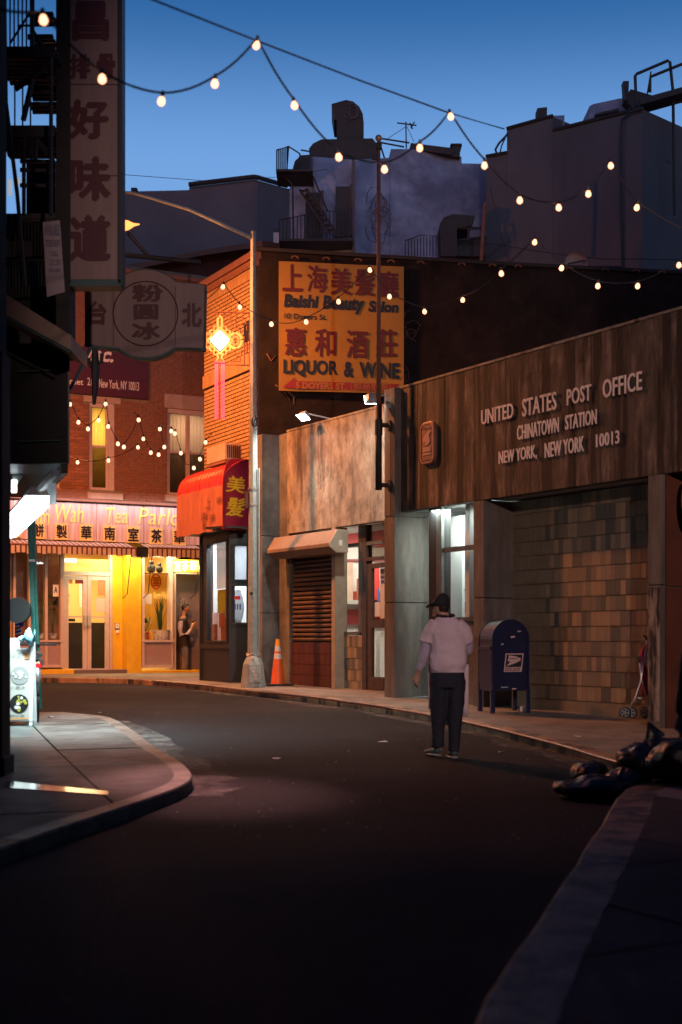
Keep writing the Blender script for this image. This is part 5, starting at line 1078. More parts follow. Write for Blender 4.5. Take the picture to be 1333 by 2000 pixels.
mb = MB(); mb.tube([P(x, y, Y) - Vector((0, .12, 0)) for x, y, Y in ((1255, 215, 36), (1230, 222, 36.2), (1213, 238, 36.35), (1210, 280, 36.4), (1211, 400, 36.4), (1214, 525, 36.4))], .03, 6); mb.obj('wall_cable', 'wire', rb, world=True)
mb = MB(); mb.tube([P(x, y, 38.3) for x, y in ((992, 262), (975, 280), (968, 292), (972, 304))], .03, 6); mb.tube([P(x, y, 38.3) for x, y in ((992, 258), (980, 285), (976, 303))], .02, 5); mb.obj('loose_conduit', 'wire', rb, world=True)
chs = thing('roof_chimney', 'square dark chimney with a pale block on the step of the grey parapet', 'chimney', P(1065, 232, 38)); sil('stack', 'duct', chs, [(1050, 236), (1050, 211), (1069, 209), (1069, 234)], 38.2, .4); sil('pale_block', 'stucco_white', chs, [(1082, 258), (1079, 226), (1103, 225), (1103, 252)], 37.9, .6)
pent = thing('roof_bulkhead', 'pale sloping roof bulkhead with a thin black flue', 'roof hut', P(1190, 230, 37.5)); sil('hut', 'stucco_white', pent, [(1152, 238), (1152, 207), (1160, 203), (1212, 192), (1222, 193), (1250, 222), (1250, 240)], 37.6, 2); sil('sloped_roof', 'duct', pent, [(1220, 195), (1232, 174), (1240, 176), (1274, 186), (1274, 200), (1250, 222)], 37.2, 2); sil('flue', 'duct', pent, [(1221, 196), (1219, 165), (1218, 158), (1229, 158), (1228, 196)], 37.15, .3)
sil('ledge', 'duct', pent, [(1163, 226), (1163, 222), (1210, 211), (1210, 216)], 37.4, .15)
rs = thing('roof_stair', 'steel roof stair and bent handrails on top of the building at the right edge', 'stair', P(1290, 205, 36.5))
def rp_(nm, ls, r=.03): 
    mb = MB(); [mb.tube([P(x, y, 36.3) for x, y in ln], r, 6) for ln in ls]; mb.obj(nm, 'duct', rs, world=True)
rp_('handrail', [[(1243, 208), (1241, 148), (1245, 144), (1306, 118), (1309, 121), (1315, 180), (1318, 420)]], .04); rp_('handrail', [[(1270, 180), (1271, 150), (1333, 125), (1370, 112)]], .04); rp_('post', [[(1262, 200), (1272, 140)], [(1240, 200), (1226, 218)], [(1313, 198), (1390, 206)]], .02)
mb = MB(); a0_, a1_ = P(1245, 208, 36.3), P(1345, 180, 36.3); mb.hexa([a0_ + Vector((0, -.4, -.1)), a1_ + Vector((0, -.4, -.1)), a1_ + Vector((0, .4, -.1)), a0_ + Vector((0, .4, -.1)), a0_ + Vector((0, -.4, .05)), a1_ + Vector((0, -.4, .05)), a1_ + Vector((0, .4, .05)), a0_ + Vector((0, .4, .05))]); mb.obj('walkway', 'duct', rs, world=True)
# satellite dish
sd = thing('satellite_dish', 'pale satellite dish rising behind the dark parapet', 'satellite dish', P(1124, 525, 33)); mb = MB(); c = P(1124, 519, 33); rr = 25 / FP * 33
rings = [(rr * math.sin(q), -.10 * math.cos(q)) for q in [math.pi / 2 * i / 5 for i in range(6)]]; n = 24
for r_, y_ in rings:
    for j in range(n): mb.v.append((c.x + r_ * math.cos(2 * math.pi * j / n) * .93, c.y - .1 - y_, c.z + r_ * math.sin(2 * math.pi * j / n)))
for i in range(5):
    for j in range(n): mb.f.append((i * n + j, i * n + (j + 1) % n, (i + 1) * n + (j + 1) % n, (i + 1) * n + j))
mb.obj('reflector', 'stone', sd, world=True, smooth=True)
MB().bar(c + Vector((0, .1, 0)), c + Vector((0, .1, -1.2)), .03).obj('mast', 'galv', sd, world=True)
mb = MB(); mb.quad([(c.x - .2, c.y - .16, c.z - .02), (c.x + .2, c.y - .16, c.z + .06), (c.x + .2, c.y - .16, c.z + .1), (c.x - .2, c.y - .16, c.z + .02)]); mb.obj('printed_stripe', 'duct', sd, world=True)
rb2 = MB(); a, b = P(1166, 533, 31), P(1217, 519, 31); rb2.box(a.x, b.x, 31, 31.6, a.z - .1, b.z); tag(rb2.obj('roof_hatch', 'duct', None, world=True), 'low dark hatch on the roof edge right of the satellite dish', 'roof hatch')
rails('overhead_cable', 'thin cable sagging across the mauve-grey wall above the dish', 'cable', [[(950, 475), (1010, 484), (1100, 498), (1180, 506), (1260, 506), (1340, 508)]], 33, .010)
rails('overhead_cable', 'thin cables hanging down the left part of the mauve-grey wall', 'cable', [[(958, 368), (975, 440), (996, 517)], [(1040, 470), (990, 515)], [(950, 505), (985, 478), (1000, 470)]], 34, .008)

# ------------------------------------------------------------------ dark building at the left with its fire escape, signs and shop light
lb = thing('dark_corner_building', 'near-black corner building along the left edge of the lane', 'building', (-2.97, 12.7, gz(12.7) + KERB))
cA = Vector((-3.01, 12.55)); dirL = Vector((-.30, 1)).normalized(); cB = cA + dirL * 14; cC = cB + Vector((-8, -1)); cD = cA + Vector((-9, 1.2))
MB().prism([tuple(p) for p in (cA, cB, cC, cD)], -.2, 17, 'z').obj('wall', 'darkbuild', lb, world=True)
MB().prism([(cA.x - .6, cA.y - .06), (cA.x + .05, cA.y - .06), (cA.x + .05, cA.y + .35), (cA.x - .6, cA.y + .35)], -.2, .42, 'z').obj('pillar_base', 'darkbuild', lb, world=True, bevel=.02)
for k in range(5):
    z_ = 1.5 + k * .0; q = cA + dirL * (1.3 + k * 1.4)
MB().prism([(cA.x - .4, cA.y - .03), (cA.x + .025, cA.y - .03), (cA.x + .025, cA.y + .3), (cA.x - .4, cA.y + .3)], .42, 4.0, 'z').obj('pillar', 'darkbuild', lb, world=True, bevel=.01)
_a = P(13, 0, 13.4).x; MB().prism([(_a - 1.2, 13.0), (_a - .05, 13.0), (_a, 13.4), (_a - 1.2, 13.4)], 4.0, 17, 'z').obj('upper_pier', 'darkbuild', lb, world=True)
# projecting shop canopy box
cY0, cY1 = 15.0, 18.6
bx0 = P(137, 1250, cY0).x; ztc, zbc = P(100, 668, cY0).z, P(100, 905, cY0).z
can = thing('shop_canopy', 'bulky black canopy box projecting over the left sidewalk', 'canopy', (bx0, cY0, zbc))
off = dirL * (cY1 - cY0) / dirL.y
q = [(bx0, cY0), (bx0 - 1.0, cY0 + .1), (bx0 - 1.0 + off.x, cY0 + off.y), (bx0 + off.x, cY0 + off.y)]
MB().prism(q, zbc, ztc, 'z').obj('box', 'black', can, world=True, bevel=.02)
MB().prism([(bx0 - .03, cY0 + .05), (bx0 - .10, cY0 + .05), (bx0 - .10 + off.x, cY0 + off.y - .05), (bx0 - .03 + off.x, cY0 + off.y - .05)], zbc - .10, zbc, 'z').obj('drip_edge', 'blackmetal', can, world=True)
for y_ in (725, 862): MB().bar(P(35, y_, cY0 - .02), P(118, y_ - 2, cY0 - .02), .008).obj('seam', 'tealedge', can, world=True)
# under-canopy panels lit by the shop light
up = thing('canopy_side_panel', 'grey-blue hanging panel lit from below under the black canopy', 'panel', P(95, 985, 16.2))
a = [P(58, 985, 16.4), P(110, 985, 15.9), P(110, 925, 15.9), P(92, 918, 16.2)]
MB().hexa([tuple(a[0]), tuple(a[1]), tuple(a[1] + Vector((0, .03, 0))), tuple(a[0] + Vector((0, .03, 0))), tuple(a[3]), tuple(a[2]), tuple(a[2] + Vector((0, .03, 0))), tuple(a[3] + Vector((0, .03, 0)))]).obj('sheet', 'galv', up, world=True)
MB().hexa([tuple(P(24, 958, 16)), tuple(P(58, 915, 16)), tuple(P(58, 915, 16.1)), tuple(P(24, 958, 16.1)), tuple(P(24, 912, 16)), tuple(P(58, 905, 16)), tuple(P(58, 905, 16.1)), tuple(P(24, 912, 16.1))]).obj('inner_sheet', 'galv', up, world=True)
fl = thing('fluorescent_fixture', 'glaring white fluorescent light fixture hanging under the black canopy', 'light fixture', P(50, 1000, 15.2))
e0, e1 = P(74, 968, 14.9), P(14, 1030, 17.6)
ax = (e1 - e0).normalized(); sx = Vector((1, .1, 0)).normalized() * .125
MB().hexa([e0 - sx, e0 + sx, e1 + sx, e1 - sx, e0 - sx * .55 + Vector((0, 0, .09)), e0 + sx * .55 + Vector((0, 0, .09)), e1 + sx * .55 + Vector((0, 0, .09)), e1 - sx * .55 + Vector((0, 0, .09))]).obj('reflector', 'white', fl, world=True)
MB().hexa([e0 - sx * .9 - Vector((0, 0, .17)), e0 + sx * .9 - Vector((0, 0, .12)), e1 + sx * .9 - Vector((0, 0, .12)), e1 - sx * .9 - Vector((0, 0, .17)), e0 - sx * .95, e0 + sx * .95, e1 + sx * .95, e1 - sx * .95]).obj('diffuser', 'tube', fl, world=True)
MB().bar(P(108, 922, 14.7), P(70, 965, 15), .05, 6).obj('arm', 'galv', fl, world=True)
MB().bar(P(28, 938, 16), P(28, 962, 16), .03, 8).obj('spare_tube', 'tube', fl, world=True)
m_ = (e0 + e1) / 2
o_ = lamp('fluorescent_light', 'AREA', Vector((-3.6, 17.0, CZ + 1.3)), 165, (.72, .93, .95), Vector((-3.3, 17.9, 0)), 1.6, sy=.2); o_.data.spread = R(125)
# canopy sloping edge beam
bm = MB(); z3 = [P(-30, 548, 14.2), P(139, 655, 14.2), P(139, 684, 14.2), P(-30, 592, 14.2)]; bm.hexa([z3[3], z3[2], z3[2] + Vector((0, .9, 0)), z3[3] + Vector((0, .9, 0)), z3[0], z3[1], z3[1] + Vector((0, .9, 0)), z3[0] + Vector((0, .9, 0))])
tag(bm.obj('canopy_beam', 'housing', None, world=True), 'sloping beam with a faint teal lower edge above the black canopy', 'beam')
tag(MB().bar(P(-30, 596, 14.15), P(137, 688, 14.15), .012).obj('beam_edge_light', 'tealedge', None, world=True), 'thin teal line painting the bluish light along the lower edge of the sloping beam', 'pipe')  # teal tube paints the bluish light on the beam's edge
tag(MB().hexa([P(-60, 700, 16.6), P(137, 700, 16.6), P(137, 700, 16.9), P(-60, 700, 16.9), P(-60, 428, 16.6), P(137, 428, 16.6), P(137, 428, 16.9), P(-60, 428, 16.9)]).obj('darkness_panel', 'darkbuild', None, world=True), 'large dark panel added for the darkness behind the iron railings beside the tall character sign', 'panel')  # added sheet standing for darkness, hides the bright brick behind
# fire escape
fx_ = thing('fire_escape', 'black iron fire escape on the dark building at the left edge', 'fire escape', P(60, 560, 15.5))
def fe2(nm, lines, Y, r=.018, m='blackmetal'):
    mb = MB()
    for ln in lines: mb.tube([P(x, y, Y) for x, y in ln], r, 5)
    return mb.obj(nm, m, fx_, world=True)
def deck(y0, y1, x0, x1, Y, n=9):
    a, b = P(x0, y0, Y), P(x1, y0, Y); 
    for k in range(n):
        yy = Y + k * .11; MB().box(a.x, b.x, yy, yy + .05, a.z - .03, a.z).obj('deck_slat', 'blackmetal', fx_, world=True)
    MB().box(a.x, b.x, Y - .02, Y - .001, a.z - (y1 - y0) / FP * Y, a.z).obj('deck_edge', 'blackmetal', fx_, world=True)
def bars(y0, y1, x0, x1, Y, n, r=.009):
    fe2('rail', [[(x0, y0), (x1, y0)]], Y, .016)
    for k in range(n): x = x0 + (x1 - x0) * k / (n - 1); fe2('baluster', [[(x, y0), (x, y1)]], Y, r)
deck(92, 112, -20, 108, 14.5); deck(246, 268, -20, 108, 14.8); deck(418, 428, -20, 120, 15)
deck(150, 156, 55, 112, 14.9, 3); deck(174, 182, 55, 112, 15.2, 3); deck(200, 208, 55, 112, 15.5, 3); deck(24, 34, 55, 104, 14.9, 3); deck(68, 78, 55, 104, 15.2, 3)
bars(-40, 92, 12, 60, 14.4, 7); bars(140, 246, 14, 60, 14.7, 4)
bars(430, 500, 5, 120, 15, 19); bars(508, 560, 5, 120, 15.2, 19)
fe2('stringer', [[(62, 60), (100, 118)], [(30, 175), (96, 128)], [(18, 308), (66, 268)], [(70, 272), (104, 312)], [(64, 155), (46, 235)]], 14.6, .03)
fe2('stringer', [[(20, 85), (62, 20)], [(36, 50), (104, 50)]], 14.6, .012)
fe2('post', [[(8, -60), (12, 200), (34, 380), (50, 560)], [(64, -40), (64, 92)], [(47, 270), (47, 420)], [(63, 270), (62, 310)], [(72, 270), (70, 312)], [(100, 95), (100, 420)]], 14.5, .022)
for y_ in (315, 332, 362): fe2('cross_bar', [[(40, y_), (108, y_ + 1)]], 15.6, .025)
mb = MB(); a, b = P(52, 312, 17), P(108, 420, 17); mb.box(a.x, b.x, 17, 17.4, b.z, a.z); mb.obj('dark_panel', 'darkbuild', fx_, world=True)
mb = MB(); a, b = P(108, -150, 14.9), P(134, 690, 14.9); mb.box(a.x, b.x, 14.95, 15.3, b.z, a.z); o = mb.obj('support_post', 'darkbuild', None, world=True); tag(o, 'thick dark vertical post between the fire escape and the tall character sign', 'post')
ls = thing('lit_window', 'small cold lit window piece glimpsed through the fire escape', 'window', P(28, 365, 18))
MB().box(P(16, 350, 18).x, P(22, 350, 18).x, 18, 18.05, P(16, 380, 18).z, P(16, 350, 18).z).obj('pane', 'shopwhite', ls, world=True); MB().box(P(28, 350, 18).x, P(39, 350, 18).x, 18, 18.05, P(16, 358, 18).z, P(16, 347, 18).z).obj('pane', 'shopwhite', ls, world=True)
# white notice sheet
ps = thing('hanging_notice', 'pale hanging notice sheet tilted in front of the iron railing', 'notice', P(105, 572, 14)); YN = 13.9
c4 = [P(84, 434, YN), P(117, 430, YN), P(127, 570, YN), P(92, 580, YN)]
MB().hexa([c4[3], c4[2], c4[2] + Vector((0, .01, 0)), c4[3] + Vector((0, .01, 0)), c4[0], c4[1], c4[1] + Vector((0, .01, 0)), c4[0] + Vector((0, .01, 0))]).obj('sheet', mat('dim_notice_sheet', (.34, .27, .29), rough=.45), ps, world=True)
for s_, x0, x1, y0, y1 in (('AVAILABLE', 88, 117, 438, 460), ('STORE FRONT', 90, 118, 468, 482), ('CALL', 99, 115, 490, 500), ('212 555', 98, 119, 506, 518), ('FOR RENT', 96, 120, 524, 532)):
    a, b = P(x0, y1, YN - .006), P(x1, y0, YN - .006); letters(s_, a.x, b.x, a.z, b.z, 0, 'paperink', ps, thick=0, bold=.02, world_fr=Fr(0, YN - .006, 0))
# tall vertical sign
YS = 15.0; SF = Fr(0, YS, 0)
vs = thing('character_sign', 'tall pale sign box with dark red brush characters hanging down its face', 'sign', P(186, 553, YS))
def sx_(x): return P(x, 1250, YS).x
def sz_(y): return P(700, y, YS).z
MB().box(sx_(135), sx_(239), YS, YS + .22, sz_(556), sz_(-160)).obj('case', 'signframe', vs, world=True)
for (y0, y1) in ((546, 345), (343, 167), (165, -10), (-12, -155)): MB().box(sx_(139), sx_(230), YS - .012, YS - .001, sz_(y0), sz_(y1)).obj('face_panel', 'signface', vs, world=True)
for x in (136.5, 234): MB().box(sx_(x - 2), sx_(x + 2.5), YS - .022, YS - .013, sz_(554), sz_(-158)).obj('frame_edge', 'signframe', vs, world=True)
MB().box(sx_(135), sx_(237), YS - .022, YS + .2, sz_(560), sz_(547)).obj('bottom_rail', 'tealedge', vs, world=True)
for ch, x, y, hw, hh in (('昌', 178, 42, 33, 36), ('排', 157, 131, 19, 23), ('骨', 208, 131, 17, 23), ('好', 174, 234, 36, 36), ('味', 176, 350, 38, 40), ('道', 176, 466, 38, 42)):
    letters(ch, sx_(x - hw), sx_(x + hw), sz_(y + hh), sz_(y - hh), -.018, 'brushred', vs, thick=0, bold=.045, world_fr=SF, name='character')
# round sign on its bracket
YR = 17.5; RF = Fr(0, YR, 0)
def rx_(x): return P(x, 1250, YR).x
def rz_(y): return P(700, y, YR).z
rsn = thing('round_sign', 'pale sign with a round middle and dark red characters under the tall sign', 'sign', P(285, 702, YR))
cx_, cy_, rad = 285, 613, 88
out = [(165, 563), (cx_ - 76, cy_ - 44)]
import itertools
top = [(cx_ + rad * math.cos(R(q)), cy_ - rad * math.sin(R(q))) for q in range(148, 41, -6)]; botm = [(cx_ + rad * math.cos(R(q)), cy_ - rad * math.sin(R(q))) for q in range(-50, -129, -6)]
outl = [(166, 562)] + top + [(402, 555), (400, 682)] + botm + [(166, 674)]
pw = [(rx_(x), rz_(y)) for x, y in outl]
MB().prism(pw[::-1], YR, YR + .2, 'y').obj('case', 'signframe', rsn, world=True)
ins = [(x + (283 - x) * .02, y + (618 - y) * .03) for x, y in outl]
MB().prism([(rx_(x), rz_(y)) for x, y in ins][::-1], YR - .012, YR - .001, 'y').obj('face_panel', 'signface', rsn, world=True)
MB().tube([(rx_(x), YR - .01, rz_(y)) for x, y in ([(166, 675)] + botm[::-1] + [(400, 683)])], .018, 6).obj('lower_edge', 'tealedge', rsn, world=True)
MB().tube([(rx_(cx_ + 63 * math.cos(R(q))), YR - .016, rz_(cy_ - 63 * math.sin(R(q)))) for q in range(0, 361, 8)], .007, 4).obj('ring', 'brushred', rsn, world=True)
for x in (222, 343): MB().box(rx_(x - .7), rx_(x + .7), YR - .016, YR - .0125, rz_(676), rz_(560)).obj('panel_seam', 'brushred', rsn, world=True)
for ch, x, y, hw, hh in (('台', 190, 612, 18, 22), ('粉', 289, 573, 28, 16), ('圓', 286, 610, 22, 14), ('冰', 286, 647, 26, 16), ('北', 375, 616, 18, 22)):
    letters(ch, rx_(x - hw), rx_(x + hw), rz_(y + hh), rz_(y - hh), -.018, 'brushred', rsn, thick=0, bold=.045, world_fr=RF, name='character')
br = thing('sign_bracket', 'dark iron bracket bar with a chain holding the round sign', 'bracket', P(320, 515, YR))
mb = MB(); mb.tube([P(225, 496, YR + .05), P(392, 512, YR + .05)], .03, 8); mb.obj('bar', 'blackmetal', br, world=True); MB().bar(P(250, 455, YR + .05), P(292, 502, YR + .05), .022).obj('strut', 'blackmetal', br, world=True)
for k in range(6): MB().tube([P(370 + 2.5 * math.cos(t * math.pi / 3), 517 + k * 6.5 + 3.6 * math.sin(t * math.pi / 3), YR + .05 + (.006 if k % 2 else 0)) for t in range(7)], .005, 4).obj('chain_link', 'blackmetal', br, world=True)
sl = thing('spot_lamp', 'orange glowing lamp head at the edge of the tall character sign', 'lamp', P(250, 440, 17.2))
Yl = 17.2; MB().loft([(P(224, 441, Yl), .06, .06), (P(240, 440, Yl), .075, .08), (P(252, 440, Yl), .055, .05), (P(262, 439, Yl), .02, .02), (P(273, 438, Yl), .006, .006)], 10).obj('lens', 'sodium', sl, world=True, smooth=True)
MB().loft([(P(222, 432, Yl), .09, .05), (P(238, 426, Yl), .06, .03), (P(252, 436, Yl + .04), .02, .02)], 8).obj('shade', 'blackmetal', sl, world=True)
hk = thing('hanging_rod', 'black rod with a bent hook hanging under the round sign', 'rod', P(185, 790, 16.5)); MB().tube([P(186, 680, 16.5), P(187, 720, 16.5), P(186, 760, 16.5), P(184, 790, 16.5)], [.035, .05, .035, .02], 6).obj('rod', 'black', hk, world=True); MB().tube([P(172, 700, 16.5), P(178, 715, 16.5), P(198, 708, 16.5), P(200, 690, 16.5)], .025, 6).obj('hook', 'black', hk, world=True)
tag(MB().bar(P(178, 680, 16.2), P(134, 768, 15.8), .018).obj('sign_stay', 'tealedge', None, world=True), 'thin teal stay running from the canopy up to the round sign', 'stay')

def rear_block(label, x0, x1, y0, y1, h):
    b = MB().box(x0, x1, y0, y1, -.5, h); t = thing('tenement_building', label, 'building', ((x0 + x1) / 2, y0, 0)); b.obj('wall', 'darkbrick', t, world=True)
    MB().box(x0 - .15, x1 + .15, y0 - .15, y1 + .15, h, h + .5).obj('cornice', 'rooftar', t, world=True)
rear_block('tall tenement closing the lane behind the camera', -30, 30, -26, -14, 19)
rear_block('tall tenement on the near left sidewalk outside the picture', -22, -7.5, -13.5, 8.5, 17)
rear_block('tall tenement on the near right sidewalk outside the picture', 4.4, 22, -13.5, 10.5, 17)
rear_block('tall tenement behind the dark corner building', -34, -14, 9, 31, 16)

# ------------------------------------------------------------------ lamp post with the knot lantern
LY = 26.0; lpz = gz(LY) + KERB; lx = P(495, 1250, LY).x
lp = thing('lamp_post', 'grey octagonal street lamp post with a wide base and a long curved arm', 'street lamp', (lx, LY, lpz))
ztop = P(495, 452, LY).z - lpz
MB().cyl((0, 0), .105, .45, ztop, 8, .045).obj('pole', 'greypaint', lp)
mb = MB(); mb.loft([((0, 0, 0), .235, .22), ((0, 0, .42), .185, .18), ((0, 0, .52), .14, .14), ((0, 0, .56), .11, .11)], 8); bs = mb.obj('base', 'greypaint', lp, bevel=.008)
MB().box(-.09, .13, -.225, -.205, .07, .40).xf(Matrix.Rotation(R(8), 4, 'Z') @ Matrix.Rotation(R(-5), 4, 'X')).obj('access_cover', 'greypaint', bs, bevel=.005)
gr = Fr(0, -.226, 0)
mb = MB()
for st_ in ([(-.02, .37), (-.05, .33), (-.03, .30), (.02, .29)], [(.0, .36), (.03, .33)], [(-.02, .27), (.04, .29), (.0, .24), (.06, .23)], [(.0, .22), (.05, .19), (.0, .16), (.05, .13)], [(.05, .22), (.02, .15), (.07, .16)]): mb.tube([(x + .02, -.236 + .0 * z, z) for x, z in st_], .005, 4)
mb.obj('graffiti', 'white', bs)
mb = MB()
for k in range(16): q = 2 * math.pi * k / 16; c = (.125 * math.cos(q), .125 * math.sin(q), .60 + .02 * math.sin(q * 3)); mb.tube([(c[0] + .022 * math.cos(t * 1.57) * -math.sin(q), c[1] + .022 * math.cos(t * 1.57) * math.cos(q), c[2] + .012 * math.sin(t * 1.57)) for t in range(5)], .006, 4)
mb.obj('chain', 'chrome', lp)
MB().box(-.025, .025, -.17, -.14, .50, .56).obj('padlock', 'white', lp, bevel=.008)
arm = [(495, 466), (430, 436), (370, 409), (310, 391), (262, 377), (200, 372), (150, 372)]
ap = [P(x, y, LY - .25 * k * .4) - Vector((lx, LY, lpz)) for k, (x, y) in enumerate(arm)]
MB().tube(ap, [.04, .036, .032, .03, .03, .03, .03], 8).obj('arm', 'greypaint', lp, smooth=True)
hd = ap[-1]; MB().loft([(hd + Vector((.1, 0, 0)), .04, .04), (hd + Vector((-.1, 0, .03)), .12, .08), (hd + Vector((-.35, 0, .03)), .15, .09), (hd + Vector((-.62, 0, .0)), .06, .05)], 12).obj('lamp_head', 'galv', lp, smooth=True)
MB().sphere(hd + Vector((-.28, 0, -.06)), .16, .11, .06, 12, 6).obj('lens', 'sodium', lp, smooth=True)
sodp = Vector((lx, LY, lpz)) + hd + Vector((-.28, 0, -.20))
for py in (955, 986): MB().cyl((0, 0), .098, P(495, py + 2, LY).z - lpz, P(495, py - 2, LY).z - lpz, 10).obj('band', 'chrome', lp)
MB().box(-.145, -.09, -.06, .0, P(495, 992, LY).z - lpz, P(495, 960, LY).z - lpz).obj('junction_box', 'redwall', lp)
MB().box(-.05, -.0, -.108, -.09, P(495, 1162, LY).z - lpz, P(495, 1157, LY).z - lpz).obj('sticker', 'black', lp)
mb = MB()
for k in range(4): mb.tube([(.05 * math.cos(t) + .02 + .01 * k, -.09 - .006 * k, P(495, 825, LY).z - lpz + .09 * math.sin(t)) for t in [i * .6 for i in range(12)]], .005, 4)
mb.tube([(0.03, -.08, P(495, 825, LY).z - lpz), (.09, -.09, P(495, 770, LY).z - lpz), (.05, -.06, P(495, 745, LY).z - lpz)], .006, 4); mb.obj('cable_coil', 'wire', lp)
mb = MB(); mb.tube([(.10, -.04, z_) for z_ in (.6, 1.5, 2.6, 4.0)], .02, 5); mb.obj('conduit', 'galv', lp)
# chinese knot lantern (neon) and fretwork bracket
kn = thing('knot_lantern', 'glowing neon knot lantern with a white diamond and pink tassel on the lamp post', 'neon lantern', P(430, 822, LY - .1)); KY = LY - .1
def kp(x, y, dy=0): return P(x, y, KY + dy)
MB().prism([(kp(x, y).x, kp(x, y).z) for x, y in ((430, 646), (449, 665), (430, 685), (411, 665))], KY - .05, KY + .02, 'y').obj('white_diamond', 'neonwhite', kn, world=True)
def neon(nm, m, lines, r=.022):
    mb = MB(); [mb.tube([kp(x, y, -.02) for x, y in ln], r, 6) for ln in lines]; return mb.obj(nm, m, kn, world=True)
dm = [(430 + 25 * a, 665 + 26 * b) for a, b in ((0, -1), (1, 0), (0, 1), (-1, 0), (0, -1))]
neon('knot_tube', 'neonyellow', [dm])
for k in range(4):
    (x0, y0), (x1, y1) = dm[k], dm[k + 1]
    for t in (.25, .5, .75):
        cx2, cy2 = x0 + (x1 - x0) * t, y0 + (y1 - y0) * t; ox, oy = (cx2 - 430) * .22, (cy2 - 665) * .22
        neon('knot_loop', 'neonorange' if t != .5 else 'neonyellow', [[(cx2 + ox + 5 * math.cos(q), cy2 + oy + 5 * math.sin(q)) for q in [i * .9 for i in range(8)]]], .014)
for s_ in (1, -1): neon('ring_tube', 'neonyellow' if s_ > 0 else 'neonorange', [[(430 + s_ * (30 - (0 if s_ > 0 else 8)) + 13 * math.cos(q), 665 + 15 * math.sin(q)) for q in [i * .55 for i in range(12)]]], .026)
neon('ring_tube', 'neonorange', [[(460 + 7 * math.cos(q), 665 + 8 * math.sin(q)) for q in [i * .6 for i in range(11)]]], .02)
neon('top_loop', 'neonyellow', [[(426, 640), (426, 622), (430, 616), (434, 622), (434, 640)]], .02)
neon('lower_knot', 'neonorange', [[(424, 690), (427, 700), (420, 706), (440, 706), (433, 700), (436, 690)]], .02); neon('cap', 'neonred', [[(419, 708), (441, 708)]], .03)
for i, x in enumerate((421.5, 425, 429.5, 434, 438)): MB().box(kp(x - 1.4, 0).x, kp(x + 1.4, 0).x, KY - .03, KY - .01, kp(0, 820 - (i % 2) * 2).z, kp(0, 711).z).obj('tassel_tube', 'neonred' if i == 2 else 'neonpink', kn, world=True)
fw = thing('fretwork_bracket', 'thin stepped fretwork bracket carrying the knot lantern on the lamp post', 'bracket', P(470, 715, LY))
mb = MB()
for ln in ([(419, 609), (497, 612)], [(419, 614), (450, 615), (450, 625), (461, 626), (461, 640), (470, 641), (470, 655), (478, 656), (478, 712)], [(462, 612), (462, 620), (480, 621), (480, 634), (466, 634)], [(488, 612), (488, 712)], [(436, 712), (497, 714)], [(447, 706), (462, 706), (462, 696), (472, 696), (472, 684), (480, 684)], [(456, 706), (470, 706), (470, 698)], [(483, 630), (483, 645), (490, 645)], [(483, 668), (483, 690)]): mb.tube([P(x, y, LY) for x, y in ln], .012, 4)
mb.obj('fretwork', 'brickred', fw, world=True)
# traffic cone
cz_ = gz(26.7) + KERB; cxn = P(543, 1250, 26.6).x; cn = thing('traffic_cone', 'scuffed orange traffic cone with pale collars beside the lamp post', 'traffic cone', (cxn, 26.6, cz_), .3)
MB().box(-.26, .26, -.2, .2, 0, .035).obj('base', 'rubber', cn, bevel=.01)
H = .87
def rc(z): return .135 - .10 * z / H
for nm, m_, a, b in (('cone_body', 'orange', .03, .50), ('pale_collar', 'reflective', .50, .60), ('orange_band', 'orange', .60, .64), ('pale_collar', 'reflective', .64, .74), ('tip', 'yelloworange', .74, H)): MB().cyl((0, 0), rc(a), a, b, 20, rc(b)).obj(nm, m_, cn, smooth=False)
# mailbox
MX = P(984, 1250, 19.6); mz = gz(19.6) + KERB; mbx = thing('mailbox', 'dark blue arched mailbox on four legs with a pale eagle sticker', 'mailbox', (MX.x, MX.y, mz), R(17))
W_, D_, zb_m, zsp, ztm = .53, .50, .30, 1.0, 1.265
prof = [(-W_ / 2, zb_m), (-W_ / 2, zsp)] + [(-W_ / 2 * math.cos(math.pi * i / 16), zsp + (ztm - zsp) * math.sin(math.pi * i / 16)) for i in range(1, 16)] + [(W_ / 2, zsp), (W_ / 2, zb_m)]
MB().prism(prof, -D_ / 2 + .02, D_ / 2 - .02, 'y').obj('body', 'postblue', mbx, bevel=.012)
for y0, y1 in ((-D_ / 2, -D_ / 2 + .018), (D_ / 2 - .018, D_ / 2)):
    ol = [(x * 1.035, zb_m + (z - zb_m) * 1.012) for x, z in prof]; mb = MB(); n = len(prof)
    mb.v = [(x, y0, z) for x, z in ol] + [(x, y1, z) for x, z in ol] + [(x * .93, y0, zb_m + (z - zb_m) * .97) for x, z in prof] + [(x * .93, y1, zb_m + (z - zb_m) * .97) for x, z in prof]
    for i in range(n - 1): mb.f += [(i, i + 1, n + i + 1, n + i), (i, 2 * n + i, 2 * n + i + 1, i + 1), (n + i, n + i + 1, 3 * n + i + 1, 3 * n + i)]
    mb.obj('side_rim', 'postblue', mbx)
for x in (-1, 1):
    for y in (-1, 1): MB().box(x * (W_ / 2 - .005) - .03, x * (W_ / 2 - .005) + .03, y * (D_ / 2 - .03) - .028, y * (D_ / 2 - .03) + .028, 0, zb_m + .02).obj('leg', 'postblue', mbx, bevel=.005)
MB().box(-W_ / 2 - .028, -W_ / 2 + .0, -D_ / 2 + .035, D_ / 2 - .035, .86, .91).obj('pull_handle', 'postblue', mbx, bevel=.006)
MB().box(-W_ / 2 - .012, -W_ / 2 - .001, -D_ / 2 + .035, D_ / 2 - .035, .40, .84).obj('collection_door', 'postblue', mbx, bevel=.004)
